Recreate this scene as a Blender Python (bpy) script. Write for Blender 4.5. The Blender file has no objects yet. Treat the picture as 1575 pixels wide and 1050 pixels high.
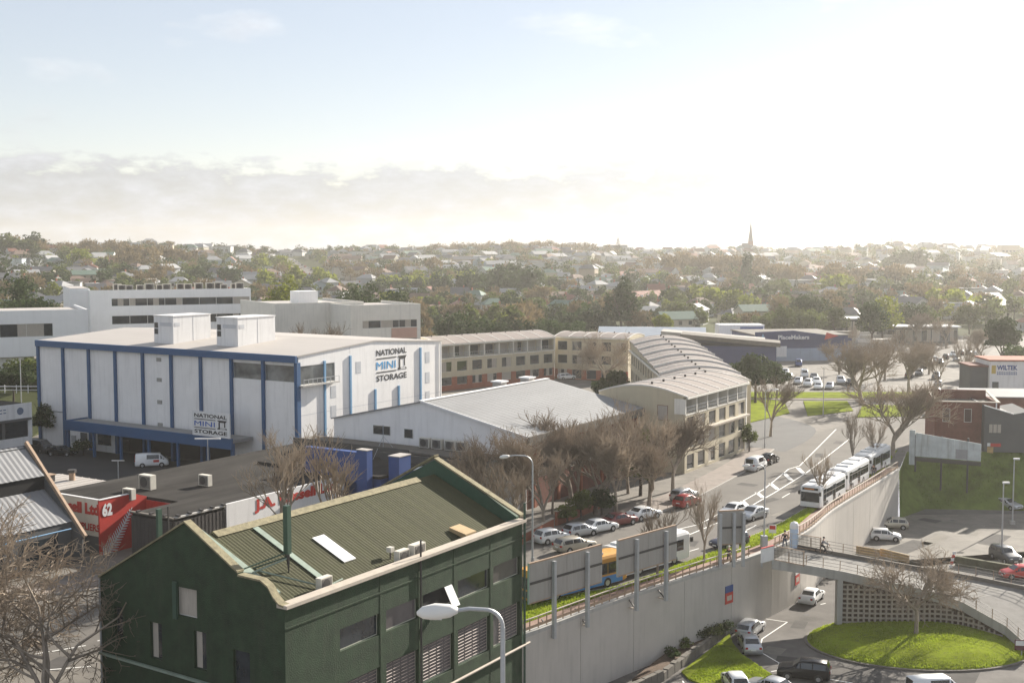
import bpy, math, random
import numpy as np
from mathutils import Vector, Matrix
random.seed(7)
SC = bpy.context.scene
COL = SC.collection
R = math.radians
# ------------------------------------------------------------ camera
F, CX, CY, HOR, CAMZ = 1850.0, 787.5, 525.0, 385.0, 31.0
PITCH = math.atan((CY - HOR) / F)
cam_d = bpy.data.cameras.new('camera')
cam_d.sensor_width = 36.0
cam_d.lens = 36.0 * F / 1575.0
cam_d.clip_start, cam_d.clip_end = 1.0, 20000.0
cam = bpy.data.objects.new('camera', cam_d)
COL.objects.link(cam)
cam.location = (0, 0, CAMZ)
cam.rotation_euler = (R(90) - PITCH, 0, 0)
SC.camera = cam
# ------------------------------------------------------------ sky, sun, exposure
SUN_AZ, SUN_EL = R(40.5), R(24.0)          # azimuth measured to the right of the view axis (+Y)
SUN_DIR = Vector((math.sin(SUN_AZ) * math.cos(SUN_EL), math.cos(SUN_AZ) * math.cos(SUN_EL), math.sin(SUN_EL)))
W = bpy.data.worlds.new('World'); SC.world = W; W.use_nodes = True
nt = W.node_tree; nt.nodes.clear()
N = nt.nodes.new; LK = nt.links.new
out = N('ShaderNodeOutputWorld'); bg = N('ShaderNodeBackground'); sky = N('ShaderNodeTexSky')
sky.sky_type = 'NISHITA'; sky.sun_disc = False
sky.sun_elevation = SUN_EL; sky.sun_rotation = SUN_AZ
sky.air_density = 1.0; sky.dust_density = 0.25; sky.ozone_density = 1.0; sky.altitude = 30
bg.inputs['Strength'].default_value = 0.058
# clouds: a low bank all round the horizon and a few loose puffs, in sky directions
tc = N('ShaderNodeTexCoord'); sep = N('ShaderNodeSeparateXYZ'); LK(tc.outputs['Generated'], sep.inputs[0])
def wmath(op, a, b=None, c=None, clamp=False):
    n = N('ShaderNodeMath'); n.operation = op; n.use_clamp = clamp
    for i, v in enumerate((a, b, c)):
        if v is None: continue
        if isinstance(v, (int, float)): n.inputs[i].default_value = v
        else: LK(v, n.inputs[i])
    return n.outputs[0]
mp = N('ShaderNodeMapping'); mp.inputs['Scale'].default_value = (1, 1, 2.6); LK(tc.outputs['Generated'], mp.inputs[0])
n1 = N('ShaderNodeTexNoise'); n1.inputs['Scale'].default_value = 34; n1.inputs['Detail'].default_value = 7; n1.inputs['Roughness'].default_value = .6
LK(mp.outputs[0], n1.inputs['Vector'])
n2 = N('ShaderNodeTexNoise'); n2.inputs['Scale'].default_value = 5.5; n2.inputs['Detail'].default_value = 4
LK(mp.outputs[0], n2.inputs['Vector'])
# bank: top edge near 4.6 degrees, wobbling with the noise
edge = wmath('MULTIPLY_ADD', n1.outputs['Fac'], .075, wmath('MULTIPLY_ADD', n2.outputs['Fac'], .03, .022))
bank = wmath('DIVIDE', wmath('SUBTRACT', edge, sep.outputs['Z']), .012, clamp=True)
tex = wmath('MULTIPLY_ADD', n1.outputs['Fac'], 2.6, -.85, clamp=True)
bank = wmath('MULTIPLY', bank, wmath('MULTIPLY_ADD', tex, .3, .68, clamp=True))
n3 = N('ShaderNodeTexNoise'); n3.inputs['Scale'].default_value = 9; n3.inputs['Detail'].default_value = 6
LK(mp.outputs[0], n3.inputs['Vector'])
puff = wmath('MULTIPLY', wmath('MULTIPLY_ADD', n3.outputs['Fac'], 8.0, -4.75, clamp=True), .5)
cl = wmath('MAXIMUM', bank, puff)
# cloud colour is a set tone plus a glow towards the sun, painted in
dotn = N('ShaderNodeVectorMath'); dotn.operation = 'DOT_PRODUCT'
LK(tc.outputs['Generated'], dotn.inputs[0]); dotn.inputs[1].default_value = SUN_DIR
glow = wmath('MULTIPLY', wmath('POWER', wmath('MAXIMUM', dotn.outputs['Value'], 0.0), 10.0), 10.0)
base = wmath('ADD', wmath('MULTIPLY_ADD', tex, 2.1, 3.45), glow)
base = wmath('ADD', base, wmath('MULTIPLY', wmath('MULTIPLY_ADD', sep.outputs['Z'], 14.0, -1.0, clamp=True), 2.4))     # higher puffs are thin and bright
comb = N('ShaderNodeCombineColor')
LK(base, comb.inputs[0]); LK(wmath('MULTIPLY', base, 1.015), comb.inputs[1]); LK(wmath('MULTIPLY', base, 1.06), comb.inputs[2])
mx = N('ShaderNodeMix'); mx.data_type = 'RGBA'
wb = N('ShaderNodeVectorMath'); wb.operation = 'MULTIPLY'; LK(sky.outputs[0], wb.inputs[0]); wb.inputs[1].default_value = (1.08, .965, .965)   # daylight white balance
veil = N('ShaderNodeMix'); veil.data_type = 'RGBA'; veil.inputs[0].default_value = .42; LK(wb.outputs[0], veil.inputs[6]); veil.inputs[7].default_value = (6.2, 6.35, 6.5, 1)   # even pale veil added to flatten and whiten the whole sky
LK(cl, mx.inputs[0]); LK(veil.outputs[2], mx.inputs[6]); LK(comb.outputs[0], mx.inputs[7])
LK(mx.outputs[2], bg.inputs['Color']); LK(bg.outputs[0], out.inputs['Surface'])
sun_d = bpy.data.lights.new('sun', 'SUN'); sun_d.energy = 5.0; sun_d.angle = R(.6); sun_d.color = (1, .93, .82)
sun = bpy.data.objects.new('sun', sun_d); COL.objects.link(sun)
sun.rotation_euler = SUN_DIR.to_track_quat('Z', 'Y').to_euler(); sun.location = (60, 80, 90)
SC.view_settings.view_transform = 'Standard'; SC.view_settings.look = 'None'
SC.view_settings.exposure = 1.25; SC.view_settings.gamma = 1.0
SC.view_settings.use_curve_mapping = False
SC.render.engine = 'CYCLES'
SC.cycles.max_bounces = 5; SC.cycles.diffuse_bounces = 2; SC.cycles.glossy_bounces = 2
SC.cycles.transmission_bounces = 2; SC.cycles.volume_bounces = 1; SC.cycles.transparent_max_bounces = 6
SC.cycles.use_denoising = True
# air: one closed box round everything, sky outside it
HAZE_D, HAZE_G = 0.00016, 0.48

# ------------------------------------------------------------ geometry of the place
UX, UY = 0.53, 0.848                         # the street grid: u runs away along the road, v to its left
GRID = math.atan2(UY, UX)
CP, SP = math.cos(PITCH), math.sin(PITCH)
def ray(px, py):
    a = (px - CX) / F; b = -(py - CY) / F
    return Vector((a, CP + b * SP, -SP + b * CP))
def G(px, py, z=0.0):
    """point at height z that the photograph shows at (px, py)"""
    r = ray(px, py); t = (z - CAMZ) / r.z
    return Vector((r.x * t, r.y * t, z))
def atd(px, d, z=0.0):
    r = ray(px, CY); return Vector((r.x / r.y * d, d, z))
def ridge(az):
    t = (az + .42) / .84
    return 1080 + 560 * max(0, min(1, t))
def terr(x, y):
    d = math.hypot(x, y)
    if d < 430: return 0.0
    Rr = ridge(math.atan2(x, max(y, 1)))
    t = (d - 430) / (Rr - 430)
    und = 2.0 * math.sin(x * .0105 + 1) * math.sin(y * .008) + .9 * math.sin(x * .031 + y * .017)
    az_ = math.atan2(x, max(y, 1)); top = 28.0 + 3.2 * math.sin(az_ * 19 + 1.2) + 1.8 * math.sin(az_ * 43 + .4)
    if t <= 1: z = top * t ** 1.35
    else: z = top - 22 * min(1, (d - Rr) / 500.0) ** 1.2
    return z + und * min(1, t * 2)
def hit(px, py):
    r = ray(px, py); d = 380.0
    while d < 2400:
        k = d / math.hypot(r.x, r.y); p = Vector((r.x * k, r.y * k, CAMZ + r.z * k))
        if p.z <= terr(p.x, p.y): return Vector((p.x, p.y, terr(p.x, p.y)))
        d += 6
    k = ridge(math.atan2(r.x, r.y)) * .97 / math.hypot(r.x, r.y)      # above the ridge line: stand it on the ridge
    return Vector((r.x * k, r.y * k, terr(r.x * k, r.y * k)))

# ------------------------------------------------------------ materials
MATS = {}
def mat(name, col, rough=.7, var=.14, scale=.6, bump=0.0, bscale=8.0, metal=0.0, spec=.4, stretch=(1, 1, 1), dirt=0.0, objvar=0.0, trans=0.0, coat=0.0):
    if name in MATS: return MATS[name]
    m = bpy.data.materials.new(name); m.use_nodes = True
    t = m.node_tree; b = t.nodes['Principled BSDF']; n = t.nodes.new; l = t.links.new
    b.inputs['Roughness'].default_value = rough; b.inputs['Metallic'].default_value = metal
    b.inputs['Specular IOR Level'].default_value = spec
    if coat: b.inputs['Coat Weight'].default_value = coat
    c = n('ShaderNodeTexCoord'); mpn = n('ShaderNodeMapping'); mpn.inputs['Scale'].default_value = stretch
    l(c.outputs['Object'], mpn.inputs[0])
    nz = n('ShaderNodeTexNoise'); nz.inputs['Scale'].default_value = scale; nz.inputs['Detail'].default_value = 5; nz.inputs['Roughness'].default_value = .65
    l(mpn.outputs[0], nz.inputs['Vector'])
    rp = n('ShaderNodeMapRange'); rp.inputs[1].default_value = .25; rp.inputs[2].default_value = .75
    rp.inputs[3].default_value = 1 - var; rp.inputs[4].default_value = 1 + var
    l(nz.outputs['Fac'], rp.inputs[0])
    cm = n('ShaderNodeVectorMath'); cm.operation = 'SCALE'; cm.inputs[0].default_value = col[:3]
    l(rp.outputs[0], cm.inputs['Scale'])
    src = cm.outputs[0]
    if objvar:
        oi = n('ShaderNodeObjectInfo'); r2 = n('ShaderNodeMapRange'); r2.inputs[3].default_value = 1 - objvar; r2.inputs[4].default_value = 1 + objvar
        l(oi.outputs['Random'], r2.inputs[0])
        cm2 = n('ShaderNodeVectorMath'); cm2.operation = 'SCALE'; l(src, cm2.inputs[0]); l(r2.outputs[0], cm2.inputs['Scale']); src = cm2.outputs[0]
    if dirt:
        mp2 = n('ShaderNodeMapping'); mp2.inputs['Scale'].default_value = (1.3, 1.3, .12); l(c.outputs['Object'], mp2.inputs[0])
        nd = n('ShaderNodeTexNoise'); nd.inputs['Scale'].default_value = 1.4; nd.inputs['Detail'].default_value = 6; l(mp2.outputs[0], nd.inputs['Vector'])
        rd = n('ShaderNodeMapRange'); rd.inputs[1].default_value = .5; rd.inputs[2].default_value = .78; rd.inputs[4].default_value = dirt
        l(nd.outputs['Fac'], rd.inputs[0])
        md = n('ShaderNodeMix'); md.data_type = 'RGBA'; l(rd.outputs[0], md.inputs[0]); l(src, md.inputs[6]); md.inputs[7].default_value = (.10, .085, .065, 1); src = md.outputs[2]
    l(src, b.inputs['Base Color'])
    if bump:
        nb = n('ShaderNodeTexNoise'); nb.inputs['Scale'].default_value = bscale; nb.inputs['Detail'].default_value = 4
        l(c.outputs['Object'], nb.inputs['Vector'])
        bp = n('ShaderNodeBump'); bp.inputs['Strength'].default_value = min(1, bump); bp.inputs['Distance'].default_value = .05 * max(1, bump)
        l(nb.outputs['Fac'], bp.inputs['Height']); l(bp.outputs[0], b.inputs['Normal'])
    if trans:
        tr = n('ShaderNodeBsdfTranslucent'); l(src, tr.inputs['Color'])
        ms = n('ShaderNodeMixShader'); ms.inputs[0].default_value = trans
        l(b.outputs[0], ms.inputs[1]); l(tr.outputs[0], ms.inputs[2])
        l(ms.outputs[0], t.nodes['Material Output'].inputs['Surface'])
    MATS[name] = m
    return m
M_asph = mat('asphalt', (.125, .115, .105), .9,.42, .22, .25, 30, spec=.2)
M_asphw = mat('worn_asphalt', (.155, .14, .12), .9,.42, .3, .25, 20)
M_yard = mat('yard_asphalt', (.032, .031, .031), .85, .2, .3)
M_path = mat('footpath', (.22, .185, .16), .9, .2, .8, .2, 10)
M_brickpath = mat('brick_paving', (.25, .16, .125), .9, .25, 1.5, .3, 14)
M_kerb = mat('kerb_stone', (.33, .31, .28), .85, .2, 1.5)
M_bankg = mat('shade_toned_turf', (.11, .145, .03), .95, .4, .5, .6, 7, spec=.02)  # darker copy of the grass: shade on the slope put into its colour
M_bankb = mat('shade_toned_blades', (.13, .175, .03), .95, .4, .5, trans=.3, spec=.02)  # blades darkened in colour for the same slope shade
M_grass = mat('grass', (.24, .29, .024), .95, .4, .3, .8, 7, trans=.25, spec=.02, dirt=.45)
M_grassb = mat('grass_blades', (.30, .37, .032), .95, .4, .35, trans=.4, spec=.02)
M_land = mat('hill_soil', (.06, .068, .03), .95, .45, .03, spec=.05)
M_line = mat('road_paint', (.75, .74, .7), .7, .12, 3)
M_conc = mat('concrete', (.40, .385, .36), .85, .12, .5, .1, 6, dirt=.35)
M_concw = mat('painted_retaining_wall', (.47, .435, .39), .85, .07, .35, .1, 5, dirt=.16)
M_concd = mat('dark_concrete', (.14, .125, .105), .9, .25, .8, .3, 8)
M_white = mat('white_paint', (.72, .71, .70), .6, .06, .5, dirt=.2)
M_offw = mat('office_white_render', (.86, .855, .845), .6, .04, .5, dirt=.08)
M_panel = mat('white_cladding', (.80, .78, .76), .6, .06, .4, dirt=.15)
M_rooflt = mat('pale_roof_sheet', (.42, .385, .35), .6, .08, .3, stretch=(1, .2, 1))
M_roofgr = mat('grey_roof_sheet', (.225, .225, .225), .7, .12, .25, dirt=.12, stretch=(.3, 1, 1))
M_blue = mat('navy_blue_paint', (.025, .085, .20), .5, .08, .6)
M_blue2 = mat('royal_blue_paint', (.028, .07, .23), .55, .1, .7, dirt=.1)
M_ltblue = mat('light_blue_paint', (.16, .32, .50), .5, .06, .6)
M_cyan = mat('sign_cyan', (.03, .30, .62), .5, .03)
M_black = mat('black_paint', (.015, .015, .017), .5, .1)
M_red = mat('red_paint', (.46, .035, .025), .55, .14, .8, dirt=.12)
M_green = mat('dark_green_stucco', (.021, .042, .019), .8, .42, .9, .55, 11.0, dirt=.15)
M_greenp = mat('green_steel', (.035, .075, .05), .5, .15)
M_groof = mat('olive_roof_sheet', (.062, .062, .032), .85, .25, .6, spec=.15, stretch=(2.5, .12, .12), dirt=.2)
M_verdi = mat('verdigris_flashing', (.235, .29, .235), .6, .18, 1.2, dirt=.3)
M_lichen = mat('lichen_coping', (.235, .205, .125), .9, .4, 2.5, .5, 14)
M_cream = mat('cream_coping', (.46, .40, .33), .8, .15, 1.5, .2, 10)
M_beige = mat('beige_render', (.50, .44, .32), .85, .07, .4, dirt=.15)
M_beige2 = mat('pale_beige_render', (.72, .69, .62), .85, .07, .4, dirt=.2)
M_apr = mat('apartment_roof_sheet', (.24, .205, .185), .9, .1, .5)
M_rib = mat('pale_roof_rib', (.60, .57, .53), .5, .06)
M_glass = mat('window_glass', (.028, .034, .04), .06, .5, .9, spec=.8)
M_glassl = mat('pale_reflecting_glass', (.12, .13, .13), .05, .7, .35, spec=.9)
M_curt = mat('curtain', (.40, .36, .31), .9, .25, 2.5, stretch=(6, 6, .3))
M_frame = mat('window_frame', (.55, .54, .5), .6, .08)
M_dark = mat('dark_interior', (.012, .012, .013), .9, .2)
M_steel = mat('galvanised_steel', (.42, .43, .44), .45, .1, 2, metal=.35)
M_dsteel = mat('dark_steel', (.055, .05, .047), .6, .2)
M_rail = mat('rusty_rail', (.36, .25, .17), .75, .25, 2)
M_board = mat('weathered_board', (.34, .32, .29), .85, .16, .6, stretch=(3, 3, .25), dirt=.3)
M_brick = mat('brown_brick', (.155, .06, .042), .9, .25, 1.2, .4, 12)
M_brickr = mat('red_brick', (.30, .105, .06), .9, .2, .8, .3, 10)
M_dgrey = mat('dark_grey_wall', (.095, .098, .10), .85, .1, .5)
M_droof = mat('bitumen_roof', (.040, .037, .034), 1.0, .6, .35, spec=.08, stretch=(.25, 1.2, 1))
M_ac = mat('air_conditioner_case', (.62, .58, .50), .6, .1, 2)
M_acg = mat('air_conditioner_grille', (.16, .15, .135), .7, .2, 3)
M_bark = mat('bare_bark', (.27, .225, .18), .9, .3, 1.5)
M_barkd = mat('dark_bark', (.075, .058, .045), .9, .3, 2)
M_twig = mat('bare_twigs', (.30, .245, .19), .9, .25, .6, spec=.08, objvar=.2, trans=.15)
M_leafd = mat('evergreen_leaves', (.043, .066, .02), .75, .5, .45, spec=.08, objvar=.35, trans=.3)
M_leafm = mat('mid_green_leaves', (.085, .105, .025), .75, .5, .4, spec=.08, objvar=.3, trans=.35)
M_leafy = mat('spring_leaves', (.21, .235, .03), .75, .4, .5, spec=.08, objvar=.2, trans=.4)
M_leafb = mat('russet_twigs', (.185, .14, .07), .85, .4, .4, spec=.08, objvar=.25, trans=.25)
M_soil = mat('garden_soil', (.10, .065, .042), .95, .35, 1.2, .6, 5)
M_wood = mat('old_timber', (.40, .27, .12), .85, .25, 1.5)
M_tyre = mat('tyre_rubber', (.018, .018, .018), .85, .1)
M_rim = mat('alloy_rim', (.48, .48, .49), .35, .1, metal=.7)
M_cglass = mat('car_glass', (.016, .02, .024), .05, .2, 1, spec=.8)
M_lamp = mat('clear_lamp', (.7, .7, .68), .15, .05, spec=.7)
M_tail = mat('red_lamp', (.35, .015, .012), .25, .05)
M_plate = mat('number_plate', (.7, .7, .68), .5, .05)
def paint(name, col, metal=.25): return mat(name, col, .32, .04, 1.0, metal=metal, spec=.5, coat=.6)
P_white = paint('white_car_paint', (.74, .74, .73), 0); P_silver = paint('silver_car_paint', (.46, .47, .48), .5)
P_black = mat('black_car_paint', (.008, .008, .01), .25, .04, 1.0, spec=.25); P_red = paint('red_car_paint', (.38, .022, .02), .1)
P_navy = paint('navy_car_paint', (.022, .026, .055), .2); P_maroon = paint('maroon_car_paint', (.15, .014, .016), .2)
P_gold = paint('champagne_car_paint', (.47, .43, .35), .4); P_dgrey = paint('charcoal_car_paint', (.07, .075, .08), .4)
P_blue = paint('blue_car_paint', (.03, .06, .2), .3); P_bred = paint('bright_red_car_paint', (.55, .03, .02), 0)

# ------------------------------------------------------------ mesh helpers
class MB:
    def __init__(s): s.v = []; s.f = []; s.m = []; s.mats = []
    def mi(s, m):
        if m not in s.mats: s.mats.append(m)
        return s.mats.index(m)
    def poly(s, pts, m):
        b = len(s.v); s.v += [tuple(p) for p in pts]; s.f.append(tuple(range(b, b + len(pts)))); s.m.append(s.mi(m)); return s
    def hexa(s, p, m, cap=True):
        """eight corners: four below, four above, same order"""
        b = len(s.v); s.v += [tuple(q) for q in p]; k = s.mi(m)
        fs = [(0, 1, 5, 4), (1, 2, 6, 5), (2, 3, 7, 6), (3, 0, 4, 7)]
        if cap: fs += [(3, 2, 1, 0), (4, 5, 6, 7)]
        for q in fs: s.f.append(tuple(b + i for i in q)); s.m.append(k)
        return s
    def box(s, x0, x1, y0, y1, z0, z1, m):
        return s.hexa([(x0, y0, z0), (x1, y0, z0), (x1, y1, z0), (x0, y1, z0), (x0, y0, z1), (x1, y0, z1), (x1, y1, z1), (x0, y1, z1)], m)
    def prism(s, pts, ext, m):
        """closed outline extruded by a vector"""
        n = len(pts); b = len(s.v); e = Vector(ext); k = s.mi(m)
        s.v += [tuple(p) for p in pts] + [tuple(Vector(p) + e) for p in pts]
        s.f.append(tuple(range(b + n - 1, b - 1, -1))); s.m.append(k)
        s.f.append(tuple(range(b + n, b + 2 * n))); s.m.append(k)
        for i in range(n):
            j = (i + 1) % n; s.f.append((b + i, b + j, b + n + j, b + n + i)); s.m.append(k)
        return s
    def tube(s, pts, rad, m, n=6, cap=True):
        pts = [Vector(p) for p in pts]; k = s.mi(m); b = len(s.v)
        rr = rad if isinstance(rad, (list, tuple)) else [rad] * len(pts)
        for i, p in enumerate(pts):
            d = (pts[min(i + 1, len(pts) - 1)] - pts[max(i - 1, 0)]).normalized()
            a = d.orthogonal().normalized() if i == 0 else (a - d * a.dot(d)).normalized()
            c = d.cross(a)
            for q in range(n):
                w = 2 * math.pi * q / n; s.v.append(tuple(p + (a * math.cos(w) + c * math.sin(w)) * rr[i]))
        for i in range(len(pts) - 1):
            for q in range(n):
                q2 = (q + 1) % n; s.f.append((b + i * n + q, b + i * n + q2, b + (i + 1) * n + q2, b + (i + 1) * n + q)); s.m.append(k)
        if cap:
            s.f.append(tuple(b + q for q in range(n - 1, -1, -1))); s.m.append(k)
            e = b + (len(pts) - 1) * n; s.f.append(tuple(e + q for q in range(n))); s.m.append(k)
        return s
    def bar(s, p, q, w, h, m, up=(0, 0, 1)):
        p, q = Vector(p), Vector(q); d = (q - p).normalized(); u = Vector(up)
        if abs(d.dot(u)) > .99: u = Vector((1, 0, 0))
        a = d.cross(u).normalized() * (w / 2); c = a.normalized().cross(d).normalized() * (h / 2)
        return s.hexa([p - a - c, p + a - c, p + a + c, p - a + c, q - a - c, q + a - c, q + a + c, q - a + c], m)
    def strip(s, A, B, m):
        for i in range(len(A) - 1): s.poly([A[i], B[i], B[i + 1], A[i + 1]], m)
        return s
    def ribbon(s, A, B, z0, z1, m):
        """solid band between two polylines from z0 up to z1"""
        for i in range(len(A) - 1):
            c = [A[i], B[i], B[i + 1], A[i + 1]]
            s.hexa([(p[0], p[1], z0) for p in c] + [(p[0], p[1], z1) for p in c], m)
        return s
    def mesh(s, name):
        me = bpy.data.meshes.new(name); me.from_pydata(s.v, [], s.f)
        for m in s.mats: me.materials.append(m)
        me.polygons.foreach_set('material_index', s.m); me.update()
        return me
    def build(s, name, parent=None, smooth=False, loc=None, rotz=0):
        return link(name, s.mesh(name), parent, loc, rotz, smooth)
def link(name, me, parent=None, loc=None, rotz=0, smooth=False):
    o = bpy.data.objects.new(name, me); COL.objects.link(o)
    if parent: o.parent = parent
    if loc is not None: o.location = loc
    if rotz: o.rotation_euler = (0, 0, rotz)
    if smooth and me:
        me.polygons.foreach_set('use_smooth', [True] * len(me.polygons))
    return o
def tag(o, label=None, cat=None, group=None, kind=None):
    if label: o['label'] = label
    if cat: o['category'] = cat
    if group: o['group'] = group
    if kind: o['kind'] = kind
    return o
def thing(name, label, cat, loc=(0, 0, 0), rotz=0, group=None):
    o = bpy.data.objects.new(name, None); COL.objects.link(o)
    o.empty_display_size = .3; o.location = loc; o.rotation_euler = (0, 0, rotz)
    return tag(o, label, cat, group)
def dup(root, loc, rotz=0, label=None, group=None, scale=None):
    def cp(o, par):
        c = o.copy(); COL.objects.link(c)
        if par: c.parent = par
        for ch in o.children: cp(ch, c)
        return c
    r = cp(root, None); r.location = loc; r.rotation_euler = (0, 0, rotz)
    if scale: r.scale = (scale,) * 3 if isinstance(scale, (int, float)) else scale
    if label: r['label'] = label
    if group: r['group'] = group
    return r
def structure(o): o['kind'] = 'structure'; return o
def text(name, s, w, h, m, parent, org, xd, nd, off=.012, bold=.02, depth=.012):
    """flat lettering w wide and h tall, lower left corner at org, reading along xd, facing nd"""
    cu = bpy.data.curves.new(name, 'FONT'); cu.body = s; cu.offset = bold; cu.extrude = .01; cu.resolution_u = 3
    tmp = bpy.data.objects.new(name, cu); me = bpy.data.meshes.new_from_object(tmp)
    bpy.data.objects.remove(tmp)
    n = len(me.vertices); a = np.empty(n * 3); me.vertices.foreach_get('co', a); a = a.reshape(-1, 3)
    lo, hi = a.min(0), a.max(0); a = (a - lo) / np.maximum(hi - lo, 1e-6)
    X = np.array(Vector(xd).normalized()); NN = np.array(Vector(nd).normalized()); Y = np.cross(NN, X)
    co = np.array(org) + a[:, :1] * w * X + a[:, 1:2] * h * Y + (off + a[:, 2:3] * depth) * NN
    me.vertices.foreach_set('co', co.ravel()); me.materials.clear(); me.materials.append(m); me.update()
    return link(name, me, parent)
# ============================================================ SETTING
def sheet(name, pts, z, m):
    return structure(MB().poly([(p[0], p[1], z if len(p) < 3 else p[2]) for p in pts], m).build(name))
def spline(pts, n=6):
    P = [Vector((p[0], p[1], 0)) for p in pts]; P = [2 * P[0] - P[1]] + P + [2 * P[-1] - P[-2]]; o = []
    for i in range(1, len(P) - 2):
        for k in range(n):
            t = k / n; a, b, c, d = P[i - 1:i + 3]
            o.append(.5 * ((2 * b) + (c - a) * t + (2 * a - 5 * b + 4 * c - d) * t * t + (3 * b - a - 3 * c + d) * t ** 3))
    o.append(P[-2]); return o
def offset(path, d):
    o = []
    for i, p in enumerate(path):
        t = (path[min(i + 1, len(path) - 1)] - path[max(i - 1, 0)]).normalized(); o.append(p + Vector((-t.y, t.x, 0)) * d)
    return o
def along(path, s):
    for a, b in zip(path[:-1], path[1:]):
        L = (b - a).length
        if s <= L: return a + (b - a) * (s / L), (b - a).normalized()
        s -= L
    return path[-1].copy(), (path[-1] - path[-2]).normalized()
def plen(path): return sum((b - a).length for a, b in zip(path[:-1], path[1:]))
LOW = -7.0
WALL = spline([(.9, 94.8), (9.2, 104.4), (17.2, 112.7), (25.6, 121.2), (32.5, 130.5), (38.4, 141.6), (46.6, 155), (54.9, 168.7)], 4)
# street-level ground and the low ground to the right of the retaining wall
street = [(-900, 15), (-13.6, 15), (-13.6, 70), (.9, 92.7)] + [(p.x, p.y) for p in WALL] + [(61, 184), (80, 184), (110, 184), (900, 186), (900, 436), (-900, 436)]
sheet('ground', street, 0, M_asphw)
low = [(-13.55, 15), (900, 15), (900, 176), (110, 174), (80, 175), (61, 176.5), (55.2, 168.8)] + [(p.x, p.y) for p in reversed(WALL[:-1])] + [(.95, 92.7), (-13.55, 70)]
sheet('low_ground', low, LOW, M_asph)
t_ = thing('retaining_wall', 'plain concrete wall under the street edge beside the green building foot', 'wall', (-13.9, 15, 0)); MB().box(-.2, .2, 0, 54.9, LOW, -.01, M_concw).build('wall_panel', t_)
bank = MB()
bt = [(54.9, 168.7, -.3), (61, 184, 0), (80, 184, 0), (110, 184, 0), (900, 186, 0)]; bb = [(55.2, 168.8, LOW + .01), (61, 175, LOW + .01), (80, 173.5, LOW + .01), (110, 172.5, LOW + .01), (900, 173, LOW + .01)]
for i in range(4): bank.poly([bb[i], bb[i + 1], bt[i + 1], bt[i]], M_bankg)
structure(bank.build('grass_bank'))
# hills
gx = np.concatenate([np.linspace(-2600, -900, 14)[:-1], np.linspace(-900, 1000, 96), np.linspace(1000, 2800, 14)[1:]]); gy = np.concatenate([np.linspace(434, 1900, 90), np.linspace(1950, 2450, 6)])
hv = [(x, y, terr(x, y) - (0.05 if y < 436 else 0)) for y in gy for x in gx]; nx = len(gx)
hf = [(j * nx + i, j * nx + i + 1, (j + 1) * nx + i + 1, (j + 1) * nx + i) for j in range(len(gy) - 1) for i in range(nx - 1)]
hm = bpy.data.meshes.new('hills'); hm.from_pydata(hv, [], hf); hm.materials.append(M_land)
structure(link('hills', hm, smooth=True))
# main road
KL = spline([(-120, 66), (-60, 97.5), (-33, 110.5), (3.6, 127), (15.6, 138.5), (22.5, 148), (34.5, 170.5), (41, 186)], 5)
KR = spline([(-120, 48), (-60, 79), (-27, 93), (-5, 103.5), (8.9, 108.6), (18.9, 119.5), (29.8, 134), (36.6, 145.2), (51, 169.7), (60, 186)], 5)
n = min(len(KL), len(KR))
def resample(p, n):
    L = plen(p); return [along(p, L * i / (n - 1))[0] for i in range(n)]
A, B = resample(KL, 48), resample(KR, 48)
rd = MB().strip([(p.x, p.y, .004) for p in A], [(p.x, p.y, .004) for p in B], mat('road_asphalt', (.132, .121, .107), .9, .2, .18, .2, 25, spec=.25))
RA = [A[-1], Vector((52, 203, 0)), Vector((62, 217, 0)), Vector((88, 280, 0)), Vector((120, 358, 0)), Vector((150, 430, 0))]
RB = [B[-1], Vector((70, 203, 0)), Vector((80, 217, 0)), Vector((108, 280, 0)), Vector((142, 358, 0)), Vector((176, 430, 0))]
M_road = MATS['road_asphalt']
rd.strip([(p.x, p.y, .004) for p in RA], [(p.x, p.y, .004) for p in RB], M_road)
structure(rd.build('main_road'))
side = spline([(37, 187), (44, 200), (47, 212), (41, 226), (26, 236)], 5)
structure(MB().strip([(p.x, p.y, .008) for p in offset(side, 5)], [(p.x, p.y, .008) for p in offset(side, -6)], mat('dark_road_asphalt', (.07, .07, .07), .85, .2, .3)).build('side_road'))
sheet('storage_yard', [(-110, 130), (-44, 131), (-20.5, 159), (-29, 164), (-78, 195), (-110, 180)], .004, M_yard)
# footpaths and verges
structure(MB().ribbon(offset(KL, .2), offset(KL, 4.2), 0, .12, M_path).build('footpath'))
structure(MB().ribbon(offset(KL, 0), offset(KL, .195), 0, .135, M_kerb).build('kerb'))
structure(MB().ribbon(offset(KR[14:], -.2), offset(KR[14:], 0), 0, .135, M_kerb).build('kerb'))
WI = offset(WALL, .45)
PI_ = offset(WALL, 1.9)
structure(MB().ribbon(WI, PI_, 0, .11, M_brickpath).build('footpath'))
Ka = resample(KR[17:], 40); Pa = resample(offset(WALL, 1.92), 40)
structure(MB().ribbon(offset(Ka, -.21), Pa, 0, .13, M_grass).build('grass_verge'))
for pts in ([(42, 214), (35, 232), (46, 252), (56, 246), (53, 228)], [(55.5, 224), (60, 246), (69, 246), (66, 231)], [(64, 222), (70.5, 240), (83, 238), (76, 224)]):
    structure(MB().prism([(x, y, .0) for x, y in pts], (0, 0, .13), M_grass).build('grass_island'))
structure(MB().prism([(30, 262, 0), (95, 262, 0), (99, 252, 0), (36, 251, 0)], (0, 0, .1), M_grass).build('grass_island'))
sheet('car_park', [(48, 263), (104, 263), (122, 330), (60, 330)], .006, M_asphw)
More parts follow.
